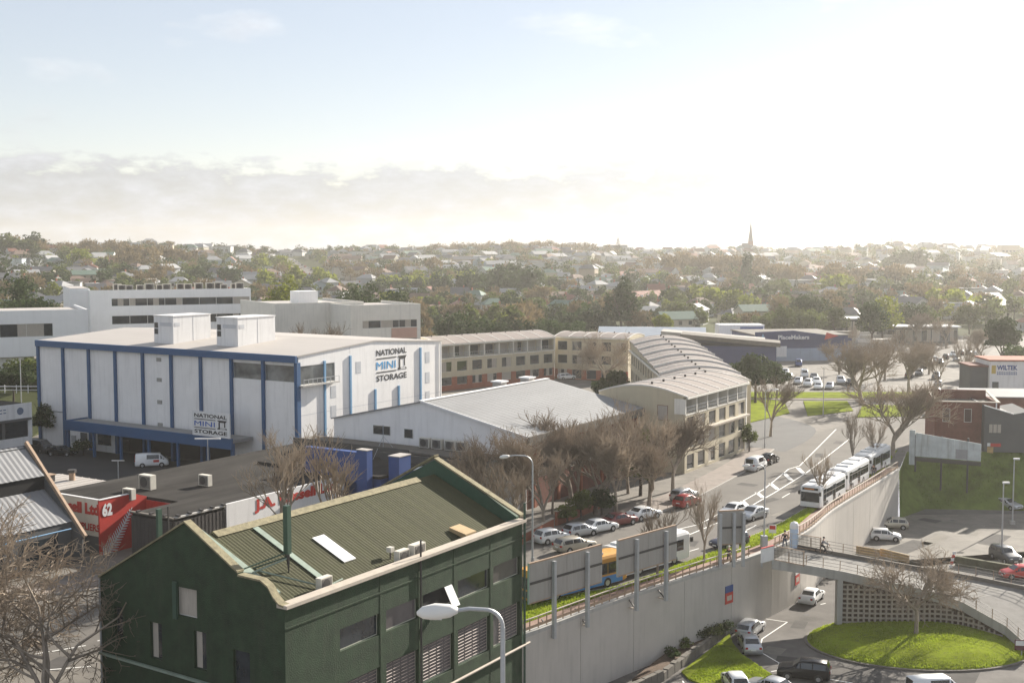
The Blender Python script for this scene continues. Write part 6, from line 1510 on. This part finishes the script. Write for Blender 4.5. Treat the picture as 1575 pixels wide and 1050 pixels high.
bare('bare tree beside the apartment gable at the end of the row', atd(968, 152), 13.0, 2, 1.15)
bare('low twiggy bare tree at the kerb behind the white sedan', atd(1000, 144), 9.0, 1, 1.1)
for px, d_, h_, v_, lab in ((1400, 262, 11.5, 1, 'bare tree left of the far road beyond the hardware car park corner'), (1292, 300, 9.5, 0, 'bare tree in front of the right end of the hardware store'), (1385, 330, 11, 2, 'bare tree beside the flat glass building by the far road'), (1412, 390, 12, 1, 'bare tree at the bend of the far road, left of the middle one'), (1455, 380, 11, 0, 'bare tree behind the small dark traffic island tree'), (1512, 330, 10.5, 1, 'bare tree left of the umbrella topped evergreen'), (1308, 350, 10, 2, 'bare tree before the timber stacks'), (1362, 285, 12.5, 0, 'bare tree overlapping the second big one on the grass'), (1500, 262, 9, 2, 'bare tree behind the white sign shop roof'), (1430, 300, 9, 1, 'bare tree on the right kerb of the far road')): bare(lab, atd(px, d_), h_, v_, 1.3)
leaf_tree('leafy_tree', 'mid green tree beyond the far road left of the umbrella topped evergreen', atd(1420, 430), 10, 6, M_leafm, 151, 1800, .5); leaf_tree('leafy_tree', 'olive green tree at the end of the far road', atd(1490, 440), 11, 7, M_leafm, 152, 1800, .5); leaf_tree('evergreen_tree', 'dark tree behind the long flat glass fronted building', atd(1400, 425), 12, 7, M_leafd, 153, 1800, .5)
# near evergreens and shrubs
leaf_tree('evergreen_tree', 'dark rounded evergreen right of the apartment roofs', atd(1163, 243), 11.0, 6.2, M_leafd, 31, 5200, .36, Rz=4.6)
leaf_tree('evergreen_tree', 'smaller dark evergreen beside the rounded one near the parked cars', atd(1196, 256), 7.2, 4.0, M_leafd, 32, 3000, .33)
leaf_tree('evergreen_tree', 'tall umbrella topped dark tree at the right before the sign shop', atd(1543, 300), 13.5, 5.6, M_leafd, 33, 4200, .4, Rz=4.0)
leaf_tree('evergreen_tree', 'dark evergreen at the right edge beside the umbrella topped tree', atd(1572, 285), 8.5, 4.5, M_leafd, 34, 3000, .4)
leaf_tree('evergreen_tree', 'dark narrow evergreen right of the timber yard', atd(1341, 372), 16.0, 5.5, M_leafd, 35, 3400, .45)
leaf_tree('spring_tree', 'bright green tree behind the narrow evergreen by the timber yard', atd(1357, 395), 15.0, 6.5, M_leafy, 36, 3000, .5)
leaf_tree('spring_tree', 'light green round bush tree beside the white site shed', atd(1022, 385), 10.5, 4.6, M_leafy, 37, 2600, .42)
leaf_tree('courtyard_tree', 'glossy mid green tree in the apartment courtyard', atd(944, 237), 7.4, 3.0, M_leafm, 38, 2600, .3, Rz=3.4)
leaf_tree('courtyard_tree', 'dark shrub beside the courtyard tree below the right wing', atd(928, 244), 4.6, 2.6, M_leafd, 39, 1600, .28)
leaf_tree('shrub', 'leafy shrub in front of the low red brick wall', gz(893, 797), 3.2, 1.8, M_leafm, 40, 1600, .16)
leaf_tree('shrub', 'lighter shrub beside the brick wall nearer the lamp', gz(872, 806), 2.4, 1.5, M_leafm, 41, 1300, .15)
leaf_tree('shrub', 'dark shrub beyond the end of the low red brick wall', gz(925, 793), 3.4, 1.9, M_leafd, 42, 1500, .17)
leaf_tree('shrub', 'ivy covered tall shrub between bare trees near the apartment corner', gz(985, 762), 8.6, 2.6, M_leafm, 43, 2600, .2, Rz=4.2)
leaf_tree('shrub', 'dark tall hedge bush beside the left end of the storage wall', atd(68, 192), 8.0, 3.2, M_leafd, 44, 2600, .26)
leaf_tree('shrub', 'small dark bush beside the storage office door', G(128, 700), 2.6, 2.0, M_leafd, 45, 1200, .18)
leaf_tree('shrub', 'dark tree on the left bank beside the white fence', atd(18, 214, 4), 7.5, 5.0, M_leafd, 46, 2600, .3)
leaf_tree('shrub', 'second dark tree on the left bank behind the flagpole', atd(45, 224, 5), 6.5, 4.2, M_leafm, 47, 2200, .3)
leaf_tree('shrub', 'low bush at the far corner of the storage roof', atd(120, 214, 6), 7.8, 3.6, M_leafm, 48, 2000, .3)
leaf_tree('shrub', 'round bush growing on the corner of the nearest apartment block', gz(1152, 695), 4.2, 1.4, M_leafm, 49, 1000, .18)
leaf_tree('shrub', 'bright yellow green shrub before the beige office', atd(536, 235), 13.2, 1.8, M_leafy, 50, 900, .25)
for i, (px, py, s, lab) in enumerate(((1075, 985, 1.2, 'small shrub at the near end of the planted bed'), (1093, 982, 1.5, 'bushy shrub near the far end of the planted bed'), (1110, 975, 1.3, 'shrub against the wall at the end of the planted bed'), (1050, 998, 1.0, 'low green shrub in the middle of the planted bed'), (1035, 1012, .9, 'straggly green plant lowest in the planted bed'), (1272, 885, 1.5, 'yellowish shrub below the far side of the footbridge'), (1290, 878, 1.1, 'small shrub at the crib wall pier'))):
    leaf_tree('shrub', lab, G(px, py, LOW + .3), s * 1.2, s * 1.0, M_leafm if i % 2 else M_leafd, 60 + i, 700, .11)
for i, (px, z) in enumerate(((1482, -4.4), (1500, -4.9), (1520, -5.2))): 
    leaf_tree('shrub', ['ivy clump spilling over the crib wall, leftmost of three', 'ivy clump in the middle of three on the crib wall', 'ivy clump at the low right end of the crib wall'][i], atd(px, 122.0 - i * .5, z - 1.2), 2.4, 1.5, M_leafd, 70 + i, 900, .14)
def hedge_row(lab, pxs, d, h, Rx, m, sd, nm='evergreen_tree'):
    for k, px in enumerate(pxs): leaf_tree(nm, lab + (', ' + ['leftmost', 'second', 'third', 'fourth', 'fifth', 'sixth', 'seventh', 'eighth', 'ninth', 'tenth', 'eleventh', 'twelfth'][k] + ' from the left' if k else ', leftmost'), atd(px, d + 6 * math.sin(k * 2.3)), h * (.85 + .3 * random.random()), Rx, m, sd + k, 1500, .45, group=None)['group'] = 'hedge trees ' + nm
hedge_row('clipped rounded tree in the dark belt left of the apartment roofs', [690, 705, 722, 738, 755, 772, 790, 808, 830, 850, 868, 886], 345, 11.5, 5.2, M_leafd, 80)
hedge_row('clipped rounded tree in the hedge behind the timber yard', [1175, 1190, 1206, 1222, 1238, 1252, 1268, 1284], 415, 10.5, 4.6, M_leafm, 100)
leaf_tree('evergreen_tree', 'large dark dome tree above the hedge behind the timber yard', atd(1247, 440), 15.5, 9, M_leafd, 120, 3400, .6)
leaf_tree('conifer', 'dark pointed conifer above the middle apartment wing', atd(955, 430), 20, 6.2, M_leafd, 121, 3600, .55, Rz=9.5)
for i, (px, d_) in enumerate(((18, 300), (70, 300), (30, 330), (95, 320), (540, 330), (570, 335), (600, 330), (440, 340))):
    leaf_tree('evergreen_tree', ['dark tree above the low white building at far left', 'dark bushy tree left of the white office end', 'big dark tree over the far left building', 'round dark tree beside the office wing', 'dark spreading tree above the beige office, left', 'dark spreading tree above the beige office, middle', 'dark spreading tree above the beige office, right', 'bright tree above the green glass bay'][i], atd(px, d_), [20, 18, 23, 17, 22, 22, 20, 23][i], 7, M_leafd if i < 7 else M_leafy, 130 + i, 2600, .5)

# ============================================================ THE FAR SUBURB
rh = random.Random(21)
# --- houses
def house_meshes(kind):
    L, Wd, H, rise, roof = kind; wm_ = MB().box(-L / 2, L / 2, -Wd / 2, Wd / 2, -3, H, P_white)
    if roof == 'gable':
        wm_.prism([(-L / 2, -Wd / 2, H), (-L / 2, Wd / 2, H), (-L / 2, 0, H + rise)], (L, 0, 0), P_white)
        r_ = MB(); e = .5
        for s in (-1, 1): r_.hexa([(-L / 2 - e, 0, H + rise), (L / 2 + e, 0, H + rise), (L / 2 + e, s * (Wd / 2 + e), H - .25), (-L / 2 - e, s * (Wd / 2 + e), H - .25), (-L / 2 - e, 0, H + rise + .2), (L / 2 + e, 0, H + rise + .2), (L / 2 + e, s * (Wd / 2 + e), H - .05), (-L / 2 - e, s * (Wd / 2 + e), H - .05)], P_white)
    elif roof == 'hip':
        r_ = MB(); e = .6; a, b = L / 2 + e, Wd / 2 + e; k = L / 2 - Wd / 2 * .75; c = [(-a, -b, H - .05), (a, -b, H - .05), (a, b, H - .05), (-a, b, H - .05)]; t0, t1 = (-k, 0, H + rise), (k, 0, H + rise)
        r_.poly([c[0], c[1], t1, t0], P_white).poly([c[2], c[3], t0, t1], P_white).poly([c[1], c[2], t1], P_white).poly([c[3], c[0], t0], P_white).poly(c[::-1], P_white)
    else: r_ = MB().box(-L / 2 - .4, L / 2 + .4, -Wd / 2 - .4, Wd / 2 + .4, H + .003, H + .4, P_white)
    wn = []
    for z in ([1.0] if H < 4.5 else [.9, 3.8]):
        for x in (-L * .3, 0, L * .3):
            wn.append(MB().box(x - .65, x + .65, -Wd / 2 - .06, -Wd / 2 - .002, z, z + 1.45, M_glass).mesh('window'))
        wn.append(MB().box(-L / 2 - .06, -L / 2 - .002, -.6, .6, z, z + 1.4, M_glass).mesh('window'))
    ch = MB().box(L * .18, L * .18 + .7, -.35, .35, H, H + rise + 1.2, M_brickr).mesh('chimney')
    return wm_.mesh('wall'), r_.mesh('roof'), wn, ch, kind
HK = [house_meshes(k) for k in ((11, 8, 3.2, 2.4, 'gable'), (12, 9, 3.4, 2.6, 'hip'), (10, 8, 6.2, 2.5, 'hip'), (13, 9, 6.0, 2.4, 'gable'), (15, 10, 6.4, .5, 'flat'), (9, 7, 6.0, 3.0, 'gable'))]
WC = [(mat('house_white', (.50, .50, .48), .7, .05), 'white'), (mat('house_cream', (.44, .40, .32), .7, .06), 'cream'), (mat('house_grey', (.36, .37, .38), .7, .08), 'grey'), (mat('house_tan', (.38, .31, .23), .8, .1), 'tan'), (mat('house_pale_blue', (.36, .41, .44), .7, .06), 'pale blue')]
RC = [(mat('roof_light_grey', (.30, .30, .30), .75, .1), 'pale grey'), (mat('roof_dark_grey', (.10, .10, .105), .6, .12), 'dark grey'), (mat('roof_red', (.20, .085, .06), .8, .15), 'red'), (mat('roof_brown', (.15, .10, .075), .8, .15), 'brown'), (mat('roof_green', (.12, .18, .14), .7, .1), 'green')]
excl = [(-130, -15, 150, 320), (-40, 45, 150, 345), (20, 110, 310, 415), (40, 180, 150, 330), (95, 190, 330, 480)]
def blocked(x, y, road=True):
    for a, b, c, d in excl:
        if a < x < b and c < y < d: return True
    if stA and road:
        q = Vector((x, y, 0)) - Vector((stA.x, stA.y, 0)); dl_ = Vector((dv.x, dv.y, 0)); u = q.dot(dl_) / dl_.dot(dl_)
        if -.1 < u < 1.05 and (q - dl_ * u).length < 17: return True
    return False
grid_ = {}
def free(x, y, r):
    i, j = int(x // 14), int(y // 14)
    for a in range(i - 2, i + 3):
        for b in range(j - 2, j + 3):
            for (X, Y, rr) in grid_.get((a, b), ()):
                if (X - x) ** 2 + (Y - y) ** 2 < (r + rr) ** 2: return False
    return True
def put(x, y, r): grid_.setdefault((int(x // 14), int(y // 14)), []).append((x, y, r))
def zone(x, y):
    a = CX + F * x / y; d = math.hypot(x, y); q = 'far left' if a < 200 else 'left of centre' if a < 500 else 'above the storage lettering' if a < 700 else 'above the apartment wings' if a < 960 else 'below the church spire' if a < 1250 else 'right of the spire' if a < 1420 else 'far right'
    h = 'valley floor' if d < 620 else 'lower slope' if d < 860 else 'upper slope' if d < ridge(math.atan2(x, y)) * .92 else 'ridge line'
    return q, h
cand = []
tries = 0
while len(cand) < 880 and tries < 30000:
    tries += 1; az = R(-25.5 + 51 * rh.random()); Rr = ridge(az); d = 420 + (Rr + 40 - 420) * rh.random() ** .75; x, y = d * math.sin(az), d * math.cos(az)
    if blocked(x, y) or not free(x, y, 7.5): continue
    put(x, y, 7.5); cand.append((d, x, y))
cand.sort(); near_h, far_h = cand[:285], cand[285:]
# some far houses on the skyline are singled out too
def hpick(x, y): 
    k = rh.choice([0, 0, 1, 1, 1, 2, 2, 3, 3, 4, 5]); wc = rh.choice([0, 0, 0, 0, 0, 1, 1, 2, 3, 4]); rc = rh.choice([0, 0, 0, 0, 1, 1, 1, 2, 3, 3, 4]); return k, wc, rc, R(rh.choice([0, 90, 30, 60, 120, 150, 15])) + rh.random() * .3
for d, x, y in near_h:
    k, wc, rc, rot = hpick(x, y); wmx, rmx, wn, ch, kd = HK[k]; q, h = zone(x, y); st_ = 'two storey' if kd[2] > 5 else 'single storey'
    t = thing('house', f'{WC[wc][1]} {st_} house, {RC[rc][1]} {kd[4]} roof, {h} {q}', 'house', (x, y, terr(x, y)), rot, f'{WC[wc][1]} {st_} {RC[rc][1]} {kd[4]} roofed houses on the {h} {q}')
    for nm, me, m_ in (('wall', wmx, WC[wc][0]), ('roof', rmx, RC[rc][0])):
        o = link(nm, me, t)
        for s in o.material_slots: s.link = 'OBJECT'; s.material = m_
        if nm == 'roof' and kd[4] != 'flat' and rh.random() < .5: link('chimney', ch, o)
    for me in (wn if d < 800 else wn[:4]): link('window', me, t)
# the rest of the suburb: farther roofs that nobody could count
fm = MB(); 
for d, x, y in far_h:
    k, wc, rc, rot = hpick(x, y); kd = HK[k][4]; L, Wd, H, rise, rf_ = kd; L, Wd, H, rise = L * 1.2, Wd * 1.15, H * 1.15, rise * 1.15; z = terr(x, y); c, s = math.cos(rot), math.sin(rot)
    def T(p): return (x + p[0] * c - p[1] * s, y + p[0] * s + p[1] * c, z + p[2])
    b = [(-L / 2, -Wd / 2), (L / 2, -Wd / 2), (L / 2, Wd / 2), (-L / 2, Wd / 2)]
    fm.hexa([T((a, e, -3)) for a, e in b] + [T((a, e, H)) for a, e in b], WC[wc][0]); e = .5
    if rf_ == 'flat': fm.hexa([T((a * 1.05, q * 1.05, H + .003)) for a, q in b] + [T((a * 1.05, q * 1.05, H + .4)) for a, q in b], RC[rc][0])
    else:
        kx = L / 2 - Wd * .35 if rf_ == 'hip' else L / 2 + e; cc_ = [T((a * 1.08, q * 1.1, H - .02)) for a, q in b]; t0, t1 = T((-kx, 0, H + rise)), T((kx, 0, H + rise)); m_ = RC[rc][0]
        fm.poly([cc_[0], cc_[1], t1, t0], m_).poly([cc_[2], cc_[3], t0, t1], m_); me_ = m_ if rf_ == 'hip' else WC[wc][0]; fm.poly([cc_[1], cc_[2], t1], me_).poly([cc_[3], cc_[0], t0], me_)
    for q in (-L * .28, L * .1, L * .33): fm.poly([T((q - .6, -Wd / 2 - .04, 1)), T((q + .6, -Wd / 2 - .04, 1)), T((q + .6, -Wd / 2 - .04, 2.5)), T((q - .6, -Wd / 2 - .04, 2.5))], M_glass)
tag(fm.build('distant_houses'), 'countless small far houses scattered over the hazy hillside', 'houses', kind='stuff')
# landmark buildings on the hill
def townrow(lab, px, py, n_, rot, m=M_brickr, rm=None, w=6.5):
    p = hit(px, py)
    if not p: return
    t = thing('terrace_row', lab, 'terrace houses', p, rot); rm = rm or RC[3][0]
    for k in range(n_):
        MB().box(k * w + .05, (k + 1) * w - .05, 0, 9, -3, 5.4, m).build('wall', t); MB().prism([(k * w - .1, -.4, 5.3), (k * w - .1, 9.4, 5.3), (k * w - .1, 4.5, 8.0)], (w - .25, 0, 0), rm).build('roof', t)
        MB().box(k * w - .12, k * w + .18, -.7, 9.6, 5.0, 6.2, M_white).build('party_wall', t)
        for z in (.9, 3.4): MB().box(k * w + 2, k * w + 4.4, -.06, -.002, z, z + 1.4, M_glass).build('window', t)
townrow('red brick terrace row stepping up beside the parked cars above the apartments', 842, 474, 7, R(28))
townrow('red brick terrace with white party walls in the middle valley', 965, 474, 6, R(50), rm=RC[2][0])
townrow('red brick terrace at the right of the middle valley', 1165, 480, 8, R(-6))
townrow('pale roofed terrace above the brick rows', 948, 436, 6, R(40), WC[0][0], RC[2][0])
townrow('white gabled terrace left of the yellow green tree', 1245, 470, 6, R(12), WC[0][0], RC[1][0])
townrow('brick terrace with pale gables above the light green tree', 1035, 462, 4, R(20))
p = hit(1156, 386) or atd(1156, 1500, 27)
t = thing('church', 'church with a tall thin spire standing on the skyline at the right', 'church', p); k_ = p.y / F
MB().box(-16 * k_ * .8, 2 * k_, 0, 14, -3, 7, M_brick).build('nave', t); MB().prism([(-13 * k_, -1, 7), (-13 * k_, 15, 7), (-13 * k_, 7, 13)], (15 * k_, 0, 0), RC[1][0]).build('roof', t)
zt_ = 31 + (385 - 340) * k_ - p.z
MB().box(-2.6, 2.6, 4, 9.2, -3, zt_ * .38, M_brick).build('tower', t); sp = MB(); sp.tube([(0, 6.6, zt_ * .38), (0, 6.6, zt_ * .7), (0, 6.6, zt_)], [3.0, 1.4, .12], M_dgrey, 8); sp.build('spire', t)
for px, py, w, h, lab in ((930, 391, 26, 10, 'long flat topped apartment slab on the skyline left of the spire'), (585, 390, 30, 7, 'wide low flat building on the skyline above the storage lettering'), (105, 384, 36, 7, 'long low flat building behind the brown trees on the left skyline'), (1540, 396, 20, 13, 'bulky brick building on the skyline at the far right'), (665, 424, 48, 6, 'long white low building across the middle slope'), (186, 388, 14, 8, 'boxy grey flats on the left skyline'), (325, 386, 18, 8, 'pale flats on the skyline left of centre'), (1490, 398, 60, 4, 'long low pale roofed building on the far right skyline')):
    p = hit(px, py) 
    if not p: continue
    t = thing('flat_building', lab, 'building', p); MB().box(0, w, 0, 12, -4, h, WC[0][0] if 'white' in lab or 'pale' in lab else WC[3][0] if 'brick' in lab else WC[2][0]).build('wall', t); MB().box(-.4, w + .4, -.4, 12.4, h + .003, h + .5, RC[1][0]).build('roof', t)
    for k in range(int(w / 4)): MB().box(1 + k * 4, 3.4 + k * 4, -.06, -.002, h * .45, h * .45 + 1.6, M_glass).build('window', t)
p = hit(1147, 448); leaf_tree('conifer', 'tall dark columnar conifer below and left of the church spire', p, (448 - 394) * p.y / F, 4.6, M_leafd, 171, 1500, .9, Rz=(448 - 394) * p.y / F * .5)
# --- trees on the hills
TK = {}
for nm, m, n_, sets in (('dark', M_leafd, 420, 5), ('mid', M_leafm, 420, 4), ('yellow', M_leafy, 380, 3), ('russet', M_leafb, 620, 4)):
    TK[nm] = []
    for s in range(sets):
        Rz = .5 if nm != 'russet' else .42
        q = crown_quads(200 + s + len(nm) * 10, .5, Rz, .62, n_, .085 if nm != 'russet' else .075, 11 + s, .5, sliver=1.0 if nm != 'russet' else .55, up=nm == 'russet'); tq = trunk_quads(.55, .035, .02)
        TK[nm].append((np.concatenate([q, tq]), [0] * (len(q) // 4) + [1] * (len(tq) // 4), m))
cone = []
for s in range(2):
    r = np.random.RandomState(300 + s); n_ = 420; z = r.rand(n_) ** .8; a = r.rand(n_) * 6.283; rad = .24 * (1 - z) * (.5 + .5 * r.rand(n_)) + .01
    c = np.stack([np.cos(a) * rad, np.sin(a) * rad, .12 + z * .9], 1); d = np.stack([np.cos(a), np.sin(a), -.25 + 0 * a], 1); e = np.stack([-np.sin(a), np.cos(a), 0 * a], 1); sz = (.055 * (1.25 - z))[:, None]
    q = np.stack([c - d * sz, c + e * sz * .6, c + d * sz * 1.4, c - e * sz * .6], 1).reshape(-1, 3); tq = trunk_quads(.5, .03, .015); cone.append((np.concatenate([q, tq]), [0] * n_ + [1] * (len(tq) // 4), M_leafd))
TK['conifer'] = cone
TM = {k: [np_mesh('far_' + k + '_tree', v, [m, M_barkd], mi, True) for v, mi, m in L] for k, L in TK.items()}
tnames = {'dark': ('evergreen_tree', 'dark green rounded evergreen'), 'mid': ('leafy_tree', 'mid green leafy tree'), 'yellow': ('spring_tree', 'bright yellow green spring tree'), 'russet': ('bare_tree', 'russet brown leafless tree'), 'conifer': ('conifer', 'dark pointed conifer')}
tc_ = []
tries = 0
def kindpick(x, y):
    n_ = math.sin(x * .011 + 1.3) * math.cos(y * .009 + x * .004); u = rh.random()
    if u < .34 + .12 * n_: return 'dark'
    if u < .68: return 'mid'
    if u < .71: return 'yellow'
    if u < .965: return 'russet'
    return 'conifer'
while len(tc_) < 2150 and tries < 40000:
    tries += 1; az = R(-25.5 + 51 * rh.random()); Rr = ridge(az); d = 345 + (Rr + 90 - 345) * rh.random() ** .8; x, y = d * math.sin(az), d * math.cos(az); r_ = 2.6
    if blocked(x, y) or (d < 420 and rh.random() < .5) or not free(x, y, r_): continue
    put(x, y, r_); k = kindpick(x, y); h = {'dark': 8.5, 'mid': 7.5, 'yellow': 8, 'russet': 8.5, 'conifer': 13}[k] * (1.12 if d < 900 else 1.0) * (.65 + .65 * rh.random()); tc_.append((h / d, d, x, y, k, h))
# groves that the photograph shows
for px, py, n_, sp_, k, hh in ((125, 397, 26, 34, 'russet', 13), (700, 386, 14, 24, 'russet', 12), (760, 388, 26, 40, 'russet', 12), (850, 390, 26, 40, 'russet', 12), (225, 415, 12, 16, 'russet', 14), (250, 412, 10, 16, 'russet', 14), (1080, 425, 22, 30, 'russet', 14), (1120, 428, 16, 30, 'russet', 14), (1100, 485, 16, 22, 'yellow', 9.5), (1130, 480, 10, 18, 'mid', 10), (430, 425, 6, 12, 'yellow', 13), (440, 452, 6, 12, 'yellow', 12), (615, 452, 8, 16, 'yellow', 12), (670, 452, 6, 14, 'yellow', 11), (495, 447, 4, 8, 'yellow', 11), (135, 420, 5, 9, 'yellow', 14), (10, 400, 8, 18, 'mid', 15), (45, 385, 4, 8, 'dark', 15), (1282, 462, 4, 7, 'yellow', 12), (740, 460, 10, 16, 'dark', 14), (800, 462, 10, 16, 'dark', 15), (1410, 420, 10, 26, 'dark', 16), (1370, 390, 2, 2, 'conifer', 18), (955, 385, 2, 3, 'conifer', 18), (1200, 440, 14, 30, 'russet', 12), (1300, 440, 16, 34, 'russet', 12), (1400, 475, 14, 26, 'russet', 11), (1470, 490, 10, 22, 'yellow', 9), (560, 425, 10, 20, 'russet', 12), (620, 430, 10, 20, 'russet', 12)):
    p = hit(px, py)
    if not p: continue
    for _ in range(n_):
        x, y = p.x + rh.gauss(0, sp_ * .6), p.y + rh.gauss(0, sp_ * .8); d = math.hypot(x, y); h = hh * (.75 + .5 * rh.random()); tc_.append((h / d * 1.4, d, x, y, k, h))
tc_.sort(reverse=True); ind, rest = tc_[:290], tc_[290:]
for i, (_, d, x, y, k, h) in enumerate(ind):
    q, hz_ = zone(x, y); nm, ad = tnames[k]; o = link(nm, TM[k][i % len(TM[k])]); o.location = (x, y, terr(x, y) - .2); o.rotation_euler = (0, 0, rh.random() * 6.28); w = h * (.9 + .35 * rh.random()) * (1.25 if k == 'russet' else 1); o.scale = (w, w, h)
    sz_ = 'tall ' if h > 12.5 else 'low ' if h < 8 else ''; tag(o, f'{sz_}{ad} on the {hz_}, {q}', 'tree', f'{sz_}{ad}s on the {hz_} {q}')
acc = {}
for i, (_, d, x, y, k, h) in enumerate(rest):
    v, mi, m = TK[k][i % len(TK[k])]; 
    if d > 800: sel = np.arange(len(v) // 4) % 2 == 0; v = v.reshape(-1, 4, 3)[sel].reshape(-1, 3); mi = np.asarray(mi)[sel]; g = 1.25
    else: g = 1.0
    a = rh.random() * 6.28; w = h * (.9 + .35 * rh.random()) * (1.25 if k == 'russet' else 1); c, s = math.cos(a), math.sin(a)
    P_ = np.empty_like(v); P_[:, 0] = (v[:, 0] * c - v[:, 1] * s) * w + x; P_[:, 1] = (v[:, 0] * s + v[:, 1] * c) * w + y; P_[:, 2] = v[:, 2] * h + terr(x, y) - .2
    A_ = acc.setdefault(k, [[], [], m]); A_[0].append(P_); A_[1].append(np.asarray(mi))
for k, (vs, ms, m) in acc.items():
    o = link('hillside_trees', np_mesh('hillside_trees', np.concatenate(vs), [m, M_barkd], np.concatenate(ms), True)); tag(o, {'dark': 'mass of small dark evergreens between the far houses', 'mid': 'mass of small mid green trees between the far houses', 'yellow': 'sprinkled small bright green trees between the far houses', 'russet': 'hazy mass of brown leafless trees between the far houses', 'conifer': 'scattered small conifers between the far houses'}[k], 'trees', kind='stuff')

# ============================================================ AIR
hz = MB().box(-2750, 2950, -120, 2520, LOW - 1.5, 78, M_white)
ho = hz.build('haze'); ho['kind'] = 'stuff'; ho['label'] = 'pale sunlit haze in the air over the suburb'; ho['category'] = 'haze'
hmt = bpy.data.materials.new('haze'); hmt.use_nodes = True; tt = hmt.node_tree; tt.nodes.clear()
oo = tt.nodes.new('ShaderNodeOutputMaterial'); pv = tt.nodes.new('ShaderNodeVolumePrincipled'); pv.inputs['Color'].default_value = (.99, .955, .90, 1); pv.inputs['Density'].default_value = HAZE_D; pv.inputs['Anisotropy'].default_value = HAZE_G
tt.links.new(pv.outputs[0], oo.inputs['Volume']); ho.data.materials.clear(); ho.data.materials.append(hmt)
